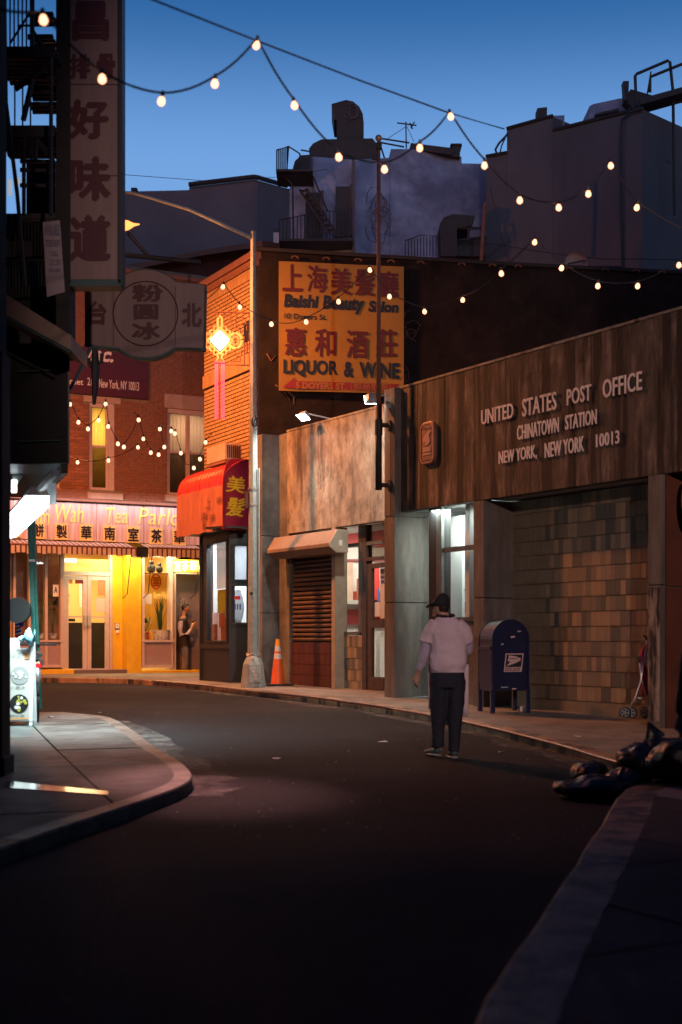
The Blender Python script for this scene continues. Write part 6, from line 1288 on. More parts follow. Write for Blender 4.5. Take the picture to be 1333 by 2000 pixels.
MB().hexa([(-W_ / 2 - .004, -.19, .93), (-W_ / 2 - .004, .19, .93), (-W_ / 2 - .003, .19, .93), (-W_ / 2 - .003, -.19, .93), (-.19, -.19, 1.185), (-.19, .19, 1.185), (-.18, .19, 1.17), (-.18, -.19, 1.17)]).obj('chute_flap', 'black', mbx)
yk = -D_ / 2 - .006
def kq(nm, m, pts, y=yk): 
    mb = MB(); mb.v = [(x, y, z) for x, z in pts]; mb.f = [tuple(range(len(pts)))]; return mb.obj(nm, m, mbx)
sk_ = lambda x, z: (x + (z - .56) * .12, z)
kq('sticker', 'sticker', [sk_(-.11, .56), sk_(.155, .56), sk_(.155, .81), sk_(-.11, .81)])
kq('sticker_field', 'navy', [sk_(-.095, .625), sk_(.14, .625), sk_(.14, .795), sk_(-.095, .795)], yk - .002)
kq('eagle_mark', 'sticker', [sk_(-.08, .635), sk_(-.03, .70), sk_(-.07, .705), sk_(-.06, .785), sk_(.03, .775), sk_(.115, .745), sk_(.12, .715), sk_(.05, .68)], yk - .004)
kq('eagle_stripe', 'navy', [sk_(-.05, .735), sk_(.08, .735), sk_(.08, .742), sk_(-.05, .745)], yk - .006)
letters('UNITED STATES', -.095, .13, .595, .615, yk - .003, 'navy', mbx, thick=0, bold=.03); letters('POSTAL SERVICE', -.095, .13, .570, .59, yk - .003, 'navy', mbx, thick=0, bold=.03)
for (x, z, w2, h2, nm) in ((.10, 1.10, .05, .02, 0), (-.14, .92, .03, .03, 0), (0.0, 1.02, .06, .03, 1), (-.14, .34, .10, .02, 0), (0.02, .315, .06, .025, 1)): kq('old_sticker', 'scuff' if not nm else 'sticker', [(x, z), (x + w2, z + .01), (x + w2 * .9, z + h2), (x - .01, z + h2 * .8)])
tag(MB().cyl((P(1022, 0, 19.7).x, 19.7), .035, gz(19.7) + KERB, gz(19.7) + KERB + .07, 10, .045).obj('paper_cup', 'white', None, world=True), 'small white paper cup on the sidewalk by the mailbox legs', 'cup')
# folded stroller
sY = 17.75; sw = thing('folded_stroller', 'folded umbrella stroller with magenta fabric leaning by the last concrete pillar', 'stroller', P(1245, 1402, sY))
def stp_(x, y, d=0): return P(x, y, sY + d)
def wheel(par, c, r, w_, ang):
    ax = Vector((math.cos(ang), math.sin(ang), 0)); mb = MB(); mb.loft([(c - ax * w_, r * .8, r * .8), (c - ax * w_ * .7, r, r), (c + ax * w_ * .7, r, r), (c + ax * w_, r * .8, r * .8)], 18); o = mb.obj('wheel', 'rubber', par, world=True)
    mb = MB(); s2 = ax.cross(Vector((0, 0, 1)))
    for k in range(5): q = 2 * math.pi * k / 5; mb.bar(c - ax * w_ * 1.15, c - ax * w_ * 1.15 + (s2 * math.cos(q) + Vector((0, 0, 1)) * math.sin(q)) * r * .72, r * .13, 4)
    mb.tube([c - ax * w_ * 1.15 + (s2 * math.cos(t) + Vector((0, 0, 1)) * math.sin(t)) * r * .72 for t in [i * .524 for i in range(13)]], r * .07, 4); mb.obj('spokes', 'plasticgrey', o, world=True)
gzs = P(1222, 1403, sY).z
for x, d in ((1222, 0), (1234, .12), (1267, 0), (1262, .25)): c = stp_(x, 1392, d); wheel(sw, c, .074, .018, R(60))
mb = MB(); mb.tube([stp_(1227, 1388), stp_(1240, 1365), stp_(1252, 1330), stp_(1262, 1275)], .012, 6); mb.tube([stp_(1267, 1388), stp_(1260, 1350), stp_(1253, 1325), stp_(1250, 1290)], .011, 6); mb.tube([stp_(1253, 1325), stp_(1256, 1300), stp_(1264, 1262), stp_(1263, 1250)], .011, 6); mb.tube([stp_(1240, 1362), stp_(1262, 1366)], .01, 6); mb.tube([stp_(1262, 1278), stp_(1262, 1300), stp_(1268, 1308)], .012, 6); mb.obj('frame', 'chrome', sw, world=True, smooth=True)
mb = MB(); mb.loft([(stp_(1263, 1258, .05), .02, .02), (stp_(1257, 1275, .06), .05, .05), (stp_(1256, 1300, .07), .05, .06), (stp_(1260, 1330, .09), .07, .07), (stp_(1262, 1352, .1), .06, .06), (stp_(1256, 1360, .1), .03, .04)], 10); mb.obj('fabric_seat', 'magenta', sw, world=True, smooth=True)
MB().tube([stp_(1263, 1250), stp_(1262, 1244), stp_(1257, 1242)], .014, 6).obj('handle', 'rubber', sw, world=True)
MB().box(stp_(1247, 0).x, stp_(1252, 0).x, sY - .02, sY + .03, stp_(0, 1294).z, stp_(0, 1282).z).obj('clamp', 'rubber', sw, world=True)

# ------------------------------------------------------------------ bin bags on the right kerb
def bagm(label, cx, cy, Y, rx, ry, rz, seed, knot=True):
    b = P(cx, cy, Y); z0_ = gz(Y) + (.12 if cx > 1240 else 0); t = thing('bin_bag', label, 'bin bag', (b.x, Y, z0_), 0, 'black bin bags heaped at the kerb'); rnd = random.Random(seed)
    mb = MB(); mb.sphere((0, 0, rz * .82), rx, ry, rz, 64, 44)
    vs2 = []
    for v in mb.v:
        p = Vector(v); q = p * 2.1 + Vector((seed * 7.3, 0, 0)); k = 1 + .22 * noise.noise(q) + .12 * noise.noise(q * 3.1) + .10 * (.35 - abs(noise.noise(q * 4.3))) + .06 * (.3 - abs(noise.noise(q * 9)))
        p = Vector((p.x * k, p.y * k, max(.012, p.z * k if p.z > rz * .25 else p.z))); 
        if p.z < rz * .35: s_ = .86 + .14 * p.z / (rz * .35); p.x *= s_; p.y *= s_
        vs2.append(tuple(p))
    mb.v = vs2; mb.obj('bag', 'bag', t, smooth=True)
    if knot:
        kx = rnd.uniform(-.2, .2) * rx; zz_ = rz * 1.72
        mb = MB(); mb.loft([((kx, 0, zz_ - .1), .12, .10), ((kx, 0, zz_ + .0), .035, .03), ((kx + .03, 0, zz_ + .05), .07, .03), ((kx + .07, .02, zz_ + .10), .10, .015)], 12)
        mb.v = [tuple(Vector(v) + Vector((noise.noise(Vector(v) * 30) * .02, 0, noise.noise(Vector(v) * 25 + Vector((5, 0, 0))) * .02))) for v in mb.v]; mb.obj('tied_neck', 'bag', t, smooth=True)
bagm('flattened black bin bag lying furthest into the road', 1165, 1545, 11.9, .36, .26, .105, 1, False)
bagm('small black bin bag with its corner standing up behind the flattened one', 1150, 1500, 12.6, .16, .18, .13, 2, False)
bagm('largest black bin bag on top of the heap with a knotted crest', 1275, 1540, 12.3, .30, .28, .19, 3)
bagm('black bin bag at the far right of the heap, cut by the photo edge', 1345, 1545, 12.0, .34, .3, .20, 4)
bagm('low black bin bag between the flattened one and the heap', 1225, 1535, 12.15, .20, .22, .13, 5, False)

# ------------------------------------------------------------------ sandwich board, sign post, bicycle at the left
AY = 17.7; az = gz(AY) + KERB; ab = thing('sandwich_board', 'white sandwich board with pictures of food bowls on the left sidewalk', 'sandwich board', (P(42, 0, AY).x, AY, az), R(-1))
def board(s_):
    mb = MB(); w2, h2 = .23, 1.08; k = .10
    pf_ = lambda x, z: (x, s_ * (.12 - k * z / h2), z)
    pts_ = [pf_(-.30, .05), pf_(.165, .05), pf_(.165, h2), pf_(.10, h2), pf_(.10, h2 - .12), pf_(-.03, h2 - .12), pf_(-.03, h2), pf_(-.30, h2)]
    n = len(pts_); mb.add(pts_ + [(x, y + .02, z) for x, y, z in pts_], [tuple(range(n)), tuple(range(2 * n - 1, n - 1, -1))] + [(i, i + n, (i + 1) % n + n, (i + 1) % n) for i in range(n)])
    for x in (-.28, .145): mb.hexa([(x - .02, s_ * .12, 0), (x + .02, s_ * .12, 0), (x + .02, s_ * .12 + .02, 0), (x - .02, s_ * .12 + .02, 0), (x - .02, s_ * .11, .05), (x + .02, s_ * .11, .05), (x + .02, s_ * .11 + .02, .05), (x - .02, s_ * .11 + .02, .05)])
    return mb.obj('panel', 'white', ab)
fb = board(-1); board(1)
th = math.atan(.10 / 1.08); TL = Matrix.Translation((0, -.125, 0)) @ Matrix.Rotation(-th, 4, 'X')
def onb(mb, nm, m, **k): return mb.xf(TL).obj(nm, m, fb, **k)
def discm(cx, cz, r, y, n=20): return MB().add([(cx + r * math.cos(2 * math.pi * k / n), y, cz + r * math.sin(2 * math.pi * k / n)) for k in range(n)], [tuple(range(n))])
onb(MB().quad([(-.14, -.005, .06), (.13, -.005, .06), (.13, -.005, .94), (-.14, -.005, .94)]), 'printed_sheet', 'posterlit')
for cz2, mm, mi in ((.62, 'greypanel', 'paper'), (.27, 'black', 'yellowpaper')):
    onb(discm(.0, cz2, .115, -.010), 'bowl_picture', mm); rnd = random.Random(int(cz2 * 100))
    for k in range(14): q, r_ = rnd.uniform(0, 6.3), rnd.uniform(0, .085); onb(discm(.0 + r_ * math.cos(q), cz2 + r_ * math.sin(q), rnd.uniform(.012, .026), -.013 - k * .0003, 6), 'food_picture', mi if k % 3 else 'white')
for s_, z0_, z1_, m_ in (('八寶冰', .455, .485, 'navy'), ('燒仙草', .105, .135, 'navy')):
    vs_, fs_ = textmesh(s_); onb(MB().add([(-.11 + x * .18, -.012, z0_ + y * (z1_ - z0_)) for x, y in vs_], fs_), 'lettering', m_)
vs_, fs_ = textmesh('甜品', .01); onb(MB().add([(-.11 + x * .12, -.012, .84 + y * .07) for x, y in vs_], fs_), 'lettering', 'galv')
onb(MB().quad([(.055, -.012, .82), (.115, -.012, .82), (.115, -.012, .90), (.055, -.012, .90)]), 'red_seal', 'kraft'); onb(MB().quad([(-.13, -.012, .075), (.12, -.012, .085), (.12, -.012, .098), (-.13, -.012, .088)]), 'orange_wave', 'yelloworange')
bgp = P(58, 1252, 17.65); bl = thing('plastic_bag', 'pale blue plastic bag draped over the top of the sandwich board', 'plastic bag', bgp)
mb = MB(); mb.loft([(P(36, 1246, 17.6), .02, .02), (P(44, 1249, 17.6), .05, .03), (P(54, 1247, 17.6), .10, .05), (P(62, 1244, 17.6), .12, .06), (P(68, 1244, 17.6), .08, .05)], 12); mb.v = [tuple(Vector(v) + Vector((0, 0, noise.noise(Vector(v) * 14) * .04))) for v in mb.v]; mb.obj('bag', 'blueplastic', bl, world=True, smooth=True)
# green channel sign post
gY = 19.0; gp_ = P(70, 1380, gY); pst = thing('sign_post', 'dark green perforated channel post standing at the end of the left sidewalk', 'sign post', (gp_.x, gY, gz(gY) + .05), 0)
tz_ = P(60, 985, gY); bz_ = P(74, 1385, gY)
MB().hexa([(bz_.x - .05, gY, bz_.z), (bz_.x + .05, gY, bz_.z), (bz_.x + .05, gY + .04, bz_.z), (bz_.x - .05, gY + .04, bz_.z), (tz_.x - .05, gY, tz_.z), (tz_.x + .05, gY, tz_.z), (tz_.x + .05, gY + .04, tz_.z), (tz_.x - .05, gY + .04, tz_.z)]).obj('channel', 'polegreen', pst, world=True)
MB().hexa([(bz_.x - .018, gY - .03, bz_.z), (bz_.x + .018, gY - .03, bz_.z), (bz_.x + .018, gY - .001, bz_.z), (bz_.x - .018, gY - .001, bz_.z), (tz_.x - .018, gY - .03, tz_.z), (tz_.x + .018, gY - .03, tz_.z), (tz_.x + .018, gY - .001, tz_.z), (tz_.x - .018, gY - .001, tz_.z)]).obj('rib', 'polegreen', pst, world=True)
for k in range(30):
    t = k / 30; c = bz_.lerp(tz_, t); MB().box(c.x + .026, c.x + .038, gY - .004, gY - .001, c.z, c.z + .012).obj('punched_hole', 'black', pst, world=True)
c = bz_.lerp(tz_, .72); MB().box(c.x - .04, c.x + .04, gY - .035, gY - .031, c.z, c.z + .03).obj('pale_sticker', 'white', pst, world=True)
# bicycle (mostly hidden behind the board)
bk = thing('bicycle', 'dark bicycle chained to the green post, its wheel and rear light showing beside the board', 'bicycle', P(70, 1400, 18.4), R(80)); BW = MW[bk.name] @ Matrix.Translation((0, 0, 0))
by = 18.2; bz0 = gz(by) + KERB
def bp_(x, z): return Vector((P(74, 0, 18.2).x - x * .22, 18.2 + x * .95, bz0 + z))
axw = Vector((.95, .22, 0)).normalized()
def ringo(c, R_, r_, nm, m, par):
    s2 = axw.cross(Vector((0, 0, 1))); return MB().tube([c + (s2 * math.cos(t) + Vector((0, 0, 1)) * math.sin(t)) * R_ for t in [2 * math.pi * i / 24 for i in range(25)]], r_, 6).obj(nm, m, par, world=True, smooth=True)
for xx in (0, 1.0):
    c = bp_(xx, .33); wl = ringo(c, .32, .018, 'wheel', 'rubber', bk); s2 = axw.cross(Vector((0, 0, 1))); mb = MB()
    for k in range(16): q = 2 * math.pi * k / 16; mb.bar(c, c + (s2 * math.cos(q) + Vector((0, 0, 1)) * math.sin(q)) * .31, .0025, 3)
    mb.obj('spokes', 'chrome', wl, world=True)
mb = MB()
for a, b in (((0, .33), (.42, .30)), ((.42, .30), (.30, .78)), ((0, .33), (.30, .74)), ((.30, .72), (.82, .76)), ((.42, .30), (.84, .68)), ((.84, .82), (1.0, .33)), ((.80, .98), (.84, .8))): mb.bar(bp_(*a), bp_(*b), .016, 6)
mb.obj('frame', 'blackmetal', bk, world=True); MB().loft([(bp_(.16, .84), .07, .03), (bp_(.28, .86), .07, .04), (bp_(.42, .85), .02, .03)], 8).obj('saddle', 'rubber', bk, world=True); MB().bar(bp_(.80, .98) - axw * .26, bp_(.80, .98) + axw * .26, .014, 6).obj('handlebar', 'rubber', bk, world=True)
MB().loft([(bp_(-.22, .45), .02, .03), (bp_(-.30, .56), .035, .05), (bp_(-.2, .7), .035, .05), (bp_(-.05, .74), .03, .03)], 8).obj('mudguard', 'chrome', bk, world=True, smooth=True)
MB().box(P(66, 0, 18).x, P(82, 0, 18).x, 17.95, 18.0, P(0, 1304, 18).z, P(0, 1296, 18).z).obj('rear_rack_light', 'redpaint', bk, world=True)
MB().tube([P(66, 1290, 18), P(76, 1287, 18), P(84, 1291, 18), P(82, 1300, 18)], .014, 6).obj('rack', 'rubber', bk, world=True)
# barber pole, dark round sign, blue object far left
bpz = thing('barber_pole', 'small red, white and blue barber pole behind the sandwich board', 'barber pole', P(36, 1243, 19.5))
for k in range(9):
    c0, c1 = P(36, 1243 - k * 3.6, 19.5), P(36, 1243 - (k + 1) * 3.6, 19.5); MB().add([(c0.x + .045 * math.cos(q) , 19.5 + .045 * math.sin(q), z_ + .012 * math.cos(q)) for z_ in (c0.z, c1.z) for q in [2 * math.pi * i / 12 for i in range(12)]], [(i, (i + 1) % 12, (i + 1) % 12 + 12, i + 12) for i in range(12)]).obj('stripe', ['redpaint', 'white', 'brightblue', 'white'][k % 4], bpz, world=True)
rs2 = MB().prism([(P(34, 0, 18.8).x + .17 * math.cos(q * .3), P(0, 1192, 18.8).z + .17 * math.sin(q * .3)) for q in range(21)], 18.8, 18.9, 'y'); tag(rs2.obj('round_lamp', 'black', None, world=True), 'dark round lamp above the barber pole', 'lamp')
tag(MB().hexa([P(37, 1222, 19), P(46, 1224, 19), P(46, 1224, 19.1), P(37, 1222, 19.1), P(35, 1207, 19), P(48, 1204, 19), P(48, 1204, 19.1), P(35, 1207, 19.1)]).obj('blue_reflector', 'brightblue', None, world=True), 'bright blue bit of plastic between the round lamp and the barber pole', 'reflector')
# steel strip added to reflect a light streak on the left sidewalk, pipe along the right kerb, litter
a, b = ground(18, 1527, KERB), ground(210, 1550, KERB); v_ = Vector((0, .10, 0)); up_ = Vector((0, 0, .004)); M['steelstrip'] = mat('polished_steel', (.5, .5, .5), rough=.10, metal=1.0)
c0, c1, c2, c3 = [ground(x, y, KERB + .008) for x, y in ((14, 1538), (212, 1552), (212, 1545), (14, 1525))]
tag(MB().hexa([c0 - up_, c1 - up_, c2 - up_, c3 - up_, c0, c1, c2, c3]).obj('glint_strip', 'steelstrip', None, world=True), 'thin steel strip added to the left sidewalk to reflect a streak of light', 'metal strip')
q0, q1 = ground(255, 1600, 0), 0
pk = [Vector((x, y, gz(y) + KERB - .01)) for x, y in offset_line(rk, -.03)]
pk = [p for p in pk if 13.2 < p.y < 30 and p.x > -4]
tag(MB().tube(pk, .017, 6).obj('kerb_pipe', 'kerb_steel', None, world=True, smooth=True), 'long metal edging pipe along the kerb in front of the post office', 'pipe')
c = ground(1052, 1432, .1); 
for i, (x, y, lb_) in enumerate(((100, 1402, 'pale paper scrap on the left sidewalk beside the sandwich board'), (748, 1450, 'pale scrap lying in the middle of the road left of the walking man'), (1130, 1440, 'small scrap on the right sidewalk in front of the block wall'), (270, 1497, 'dark lump of litter on the curve of the left kerb'), (540, 1483, 'flat pale scrap on the road midway between the left kerb and the man'), (980, 1470, 'scrap of litter in the gutter right of the walking man'), (1075, 1466, 'scrap of litter in the gutter close to the bin bags'), (195, 1393, 'pale crumpled scrap on the road behind the left sidewalk'))):
    p = ground(x, y, KERB if i in (0, 2) else 0); r_ = .03 + .03 * random.random(); p = p + Vector((0, 0, .006))
    mb = MB(); mb.v = [tuple(p + Vector((r_ * math.cos(t) * random.uniform(.5, 1.4), r_ * math.sin(t) * random.uniform(.5, 1.4), random.uniform(0, .012)))) for t in range(6)]; mb.f = [(0, 1, 2, 3, 4, 5)]
    tag(mb.obj('paper_scrap', 'paper' if i % 3 else 'scuff', None, world=True), lb_, 'litter', 'scraps of litter on the ground')
mb = MB()
for i in range(260):
    x = random.uniform(150, 1150); y = random.uniform(1385, 1640); p = ground(x, y) + Vector((0, 0, .004)); r_ = random.uniform(.006, .018); a0 = random.random() * 6
    mb.add([p + Vector((r_ * math.cos(a0 + t * 1.57), r_ * math.sin(a0 + t * 1.57), random.uniform(0, .006))) for t in range(4)], [(0, 1, 2, 3)])
mb.obj('road_grit', 'slab', kind='stuff')

# ------------------------------------------------------------------ string lights
bulb_me = {}
def bulbmesh(far):
    if far not in bulb_me:
        o = MB().loft([((0, 0, -.012), .013, .013), ((0, 0, -.026), .021, .021), ((0, 0, -.042), .028, .028), ((0, 0, -.056), .0295, .0295), ((0, 0, -.070), .025, .025), ((0, 0, -.080), .014, .014), ((0, 0, -.083), .004, .004)], 12).obj('bulb', 'bulb_far' if far else 'bulb', smooth=True)
        s_ = MB().cyl((0, 0), .016, -.016, .028, 10, .013).obj('socket', 'socket'); bulb_me[far] = (o.data, s_.data); bpy.data.objects.remove(o); bpy.data.objects.remove(s_)
    return bulb_me[far]
def string(label, pts, sag=.10, far=False, scale=1.0, r=.006):   # pts: (px, py, Y, bulb?, tilt)
    wp = [P(p[0], p[1] - (0 if len(p) < 4 else 0), p[2]) for p in pts]; t = thing('string_light', label, 'string lights', wp[0], 0, 'string lights hung across the lane')
    cord = []
    for i in range(len(wp) - 1):
        a, b = wp[i] + Vector((0, 0, .04)), wp[i + 1] + Vector((0, 0, .04)); L = (b - a).length
        for k in range(6): s_ = k / 6; cord.append(a.lerp(b, s_) - Vector((0, 0, sag * L * 4 * s_ * (1 - s_) * .5)))
    cord.append(wp[-1] + Vector((0, 0, .04))); MB().tube(cord, r, 5).obj('cord', 'wire', t, world=True)
    bm_, sm_ = bulbmesh(far)
    for i, (p, w_) in enumerate(zip(pts, wp)):
        if len(p) > 3 and not p[3]: continue
        sc_ = scale; rt = (random.uniform(-.25, .25), random.uniform(-.22, .22), 0)
        for me_, nm in ((sm_, 'socket'), (bm_, 'bulb')):
            o = bpy.data.objects.new(nm, me_); COL.objects.link(o); o.parent = t; o.location = w_ - wp[0] + Vector((0, 0, .03)); o.rotation_euler = rt; o.scale = (sc_,) * 3
    return t
string('nearest string of bulbs, running from the fire escape across the sky to the grey wall', [(-10, 30, 7.8, 0), (84, 35, 8.0), (200, 152, 8.6), (318, 194, 9.0), (421, 160, 9.4), (503, 85, 9.7), (574, 204, 10.1), (660, 304, 10.6), (751, 328, 11), (821, 286, 11.3), (879, 226, 11.6), (947, 321, 11.8), (1016, 389, 12), (1091, 404, 12.3), (1149, 376, 12.5), (1192, 322, 12.8), (1246, 403, 13), (1400, 480, 13, 0)], scale=.84, r=.008)
string('middle string of bulbs in front of the dark side wall at the right', [(979, 532, 15.5), (1046, 471, 15.5), (1099, 521, 15.5), (1169, 556, 15.5), (1247, 557, 15.5), (1327, 516, 15.5), (1400, 560, 15.5, 0)], scale=.9)
string('string of bulbs crossing the yellow wall sign and the flagpole', [(597, 627, 17.5), (661, 587, 17.5), (722, 525, 17.5), (761, 577, 17.5), (829, 607, 17.5), (905, 584, 17.5), (979, 532, 16.5, 0)], scale=.9)
string('short string of bulbs in front of the buff brick and the lamp post', [(404, 590, 19, 0), (437, 558, 19), (468, 598, 19), (530, 631, 19), (597, 627, 18, 0)], scale=.95)
F_ = 21.5
string('left string of small bulbs before the upstairs window of the tea parlour', [(110, 760, F_, 0), (138, 788, F_), (154, 823, F_), (172, 836, F_), (193, 819, F_), (207, 787, F_), (213, 831, F_), (230, 865, F_), (243, 871, F_), (258, 850, F_, 0), (271, 818, F_)], far=True, scale=.95)
string('right string of small bulbs in front of the tea parlour bricks', [(262, 810, F_ + 1, 0), (271, 818, F_ + 1), (281, 855, F_ + 1), (295, 882, F_ + 1), (310, 886, F_ + 1), (321, 871, F_ + 1), (312, 836, F_ + 1), (335, 840, F_ + 1), (343, 845, F_ + 1), (353, 883, F_ + 1), (364, 912, F_ + 1, 0), (379, 912, F_ + 1), (390, 895, F_ + 1), (403, 862, F_ + 1), (415, 850, F_ + 1, 0)], far=True, scale=.95)
string('lowest string with two small bulbs under the upstairs tea parlour window', [(110, 880, F_ + 2, 0), (152, 901, F_ + 2), (212, 898, F_ + 2), (269, 872, F_ + 2)], far=True, scale=.95, sag=.2)
mb = MB(); mb.tube([P(x, y, Y) for x, y, Y in ((280, -8, 8.6), (503, 80, 9.7), (700, 156, 10.6), (879, 221, 11.6), (985, 252, 14))], .007, 5)
tag(mb.obj('support_cable', 'wire', None, world=True), 'straight support cable crossing the sky above the nearest bulbs', 'cable')
tag(MB().tube([P(x, y, 30) for x, y in ((240, 341), (400, 353), (560, 345), (640, 330))], .006, 4).obj('support_cable', 'wire', None, world=True), 'hair-thin cable low in the sky over the far rooftops', 'cable')

# ------------------------------------------------------------------ people
def fuse(mb, nm, m, parent, vox=.012, sm=6, amp=.0, fs=9):
    me = bpy.data.meshes.new('tmp'); me.from_pydata(mb.v, [], mb.f); me.update(); o = bpy.data.objects.new('tmp', me); COL.objects.link(o)
    r = o.modifiers.new('r', 'REMESH'); r.mode = 'VOXEL'; r.voxel_size = vox; s_ = o.modifiers.new('s', 'SMOOTH'); s_.iterations = sm; s_.factor = .5
    dg = bpy.context.evaluated_depsgraph_get(); me2 = bpy.data.meshes.new_from_object(o.evaluated_get(dg)); bpy.data.objects.remove(o); me2.name = nm
    if amp:
        for v in me2.vertices:
            p = v.co; n_ = noise.noise(Vector((p.x * fs, p.y * fs, p.z * fs * .55))) + .5 * noise.noise(Vector((p.x * fs * 2.3, p.y * fs * 2.3, p.z * fs * 1.6))); r_ = abs(noise.noise(Vector((p.x * fs + p.z * fs * .8, p.y * fs, p.z * fs * .6 - p.x * fs * .5)))); v.co = p + v.normal * ((n_ + .9 * (.25 - r_)) * amp)
    me2.materials.clear(); me2.materials.append(M[m]); me2.shade_smooth(); o2 = bpy.data.objects.new(nm, me2); COL.objects.link(o2); o2.parent = parent; return o2
def hand(mb, w, d, s=1.0, thumb=1, curl=.9, side=Vector((0, 0, 1))):
    """palm and five bent fingers from wrist w towards d"""
    d = d.normalized(); side = (side - d * side.dot(d)).normalized(); nrm = d.cross(side) * thumb
    mb.loft([(w, .026 * s, .021 * s), (w + d * .035 * s, .036 * s, .02 * s), (w + d * .085 * s, .042 * s, .018 * s)], 10)
    for k, L in enumerate((.068, .078, .074, .058)):
        b = w + d * .08 * s + side * (.030 - .020 * k) * s; j1 = b + (d + nrm * .35 * curl) * L * .45 * s; j2 = j1 + (d * .6 + nrm * curl) * L * .32 * s; j3 = j2 + (d * .1 + nrm * curl) * L * .25 * s
        mb.tube([b, j1, j2, j3], [.0095 * s, .009 * s, .008 * s, .0065 * s], 7)
    b = w + d * .025 * s + side * .028 * s; mb.tube([b, b + (side * .7 + d * .6 + nrm * .4) * .035 * s, b + (side * .7 + d * 1.5 + nrm * .9) * .035 * s], [.012 * s, .010 * s, .008 * s], 7)
# walking man seen from behind; local axes: x right in the picture, y away from the camera, z up
wy = ground(872, 1479).y; wx = P(873, 0, wy).x; man = thing('person', 'man in dark cap and loose white shirt walking away down the middle of the road', 'person', (wx, wy, gz(wy))); s185 = FP / wy
def m_(px, py, y=0.0): return Vector(((px - 873) / s185, y, (1481 - py) / s185))
V = Vector
mb = MB()
hc = m_(861, 1184, .03); fd = V((-.86, .5, -.18)).normalized()      # face turned to the left, looking down
mb.sphere(hc + V((0, 0, .0)), .080, .090, .108, 18, 14); mb.sphere(hc + fd * .028 + V((0, 0, -.045)), .058, .06, .062, 14, 10)
mb.loft([(hc + fd * .088 + V((0, 0, .02)), .010, .010), (hc + fd * .108 + V((0, 0, -.012)), .014, .014), (hc + fd * .100 + V((0, 0, -.022)), .012, .010)], 8)
mb.sphere(hc + fd * .088 + V((0, 0, -.052)), .018, .018, .008, 8, 6); mb.sphere(hc + fd * .080 + V((0, 0, -.090)), .022, .022, .018, 8, 6)
sd_ = V((.5, .86, 0)); ear = hc - sd_ * .078 + V((0, 0, -.01)) - fd * .008
mb.sphere(ear, .018, .012, .030, 8, 8); mb.sphere(hc + sd_ * .078 - V((0, 0, .01)), .016, .012, .028, 8, 8)
for sg_ in (-1, 1): mb.sphere(hc + fd * .080 + sd_ * sg_ * .030 + V((0, 0, .012)), .012, .012, .009, 8, 6)
mb.loft([(hc + V((0, -.01, -.05)), .058, .060), (m_(870, 1210, .01), .060, .064), (m_(872, 1222, 0), .085, .07)], 12)
mb.loft([(m_(873, 1215, 0), .14, .085), (m_(873, 1240, 0), .15, .08), (m_(874, 1290, 0), .13, .085), (m_(874, 1330, 0), .14, .10)], 16)
arms = {-1: [m_(842, 1226, 0), m_(832, 1262, .02), m_(829, 1284, .04), m_(822, 1305, .07), m_(818, 1318, .09)], 1: [m_(903, 1226, 0), m_(915, 1258, .06), m_(917, 1278, .12), m_(908, 1288, .24), m_(900, 1292, .30)]}
for k, a_ in arms.items(): mb.tube(a_, [.052, .045, .040, .032, .027], 10)
hand(mb, arms[-1][-1], V((-.35, .1, -1)), 1.08, 1, 1.0, V((-.3, 1, 0))); hand(mb, arms[1][-1], V((-.4, 1, .1)), 1.0, 1, .9)
for x0, x1, x2, yk_, yf in ((862, 859, 857, .03, .02), (886, 887, 886, -.01, -.03)): mb.loft([(m_(x0, 1318, 0), .10, .10), (m_(x1, 1385, yk_), .068, .07), (m_(x2, 1455, yf), .042, .045), (m_(x2, 1472, yf + .02), .04, .07)], 12)
fuse(mb, 'body', 'skin', man, .009, 3)
mb = MB(); mb.sphere(hc + V((.012, -.012, .0)), .088, .093, .105, 16, 12); mb.v = [v for v in mb.v]; 
hr = MB(); hr.loft([(hc + V((.02, -.03, .03)), .078, .072), (hc + V((.024, -.036, -.03)), .072, .064), (hc + V((.02, -.034, -.075)), .055, .045)], 14); fuse(hr, 'hair', 'hair', man, .01, 2)
cp = MB(); n = 20
dome = []
for i in range(8):
    t = math.pi / 2 * i / 7; dome.append((hc + V((.006, -.004, .018)) + V((0, 0, 1)) * (.112 * math.sin(t)) + fd * (-.01 * math.sin(t)), .092 * math.cos(t) + .003, .104 * math.cos(t) + .003, V((fd.x * .12, fd.y * .12, 1))))
cp.loft([(dome[0][0] - V((0, 0, .03)), .094, .106, V((0, 0, 1)))] + dome, 20); cp.obj('cap', 'capmat', man, smooth=True)
bc = hc + fd * .085 + V((0, 0, .026)); mb = MB(); pr = []
for i in range(9): q = -1.1 + 2.2 * i / 8; pr.append(bc + fd * (.085 * math.cos(q)) + sd_ * (.075 * math.sin(q)) + V((0, 0, -.022 * math.cos(q))))
ba = [bc - fd * .035 + sd_ * (.075 * math.sin(-1.1 + 2.2 * i / 8)) for i in range(9)]
mb.v = [tuple(p) for p in pr + ba] + [tuple(p + V((0, 0, .006))) for p in pr + ba]; mb.f = [(i, i + 1, i + 10, i + 9) for i in range(8)] + [(i + 18, i + 27, i + 28, i + 19) for i in range(8)] + [(i, i + 18, i + 19, i + 1) for i in range(8)]; mb.obj('cap_brim', 'redwall', man, smooth=True)
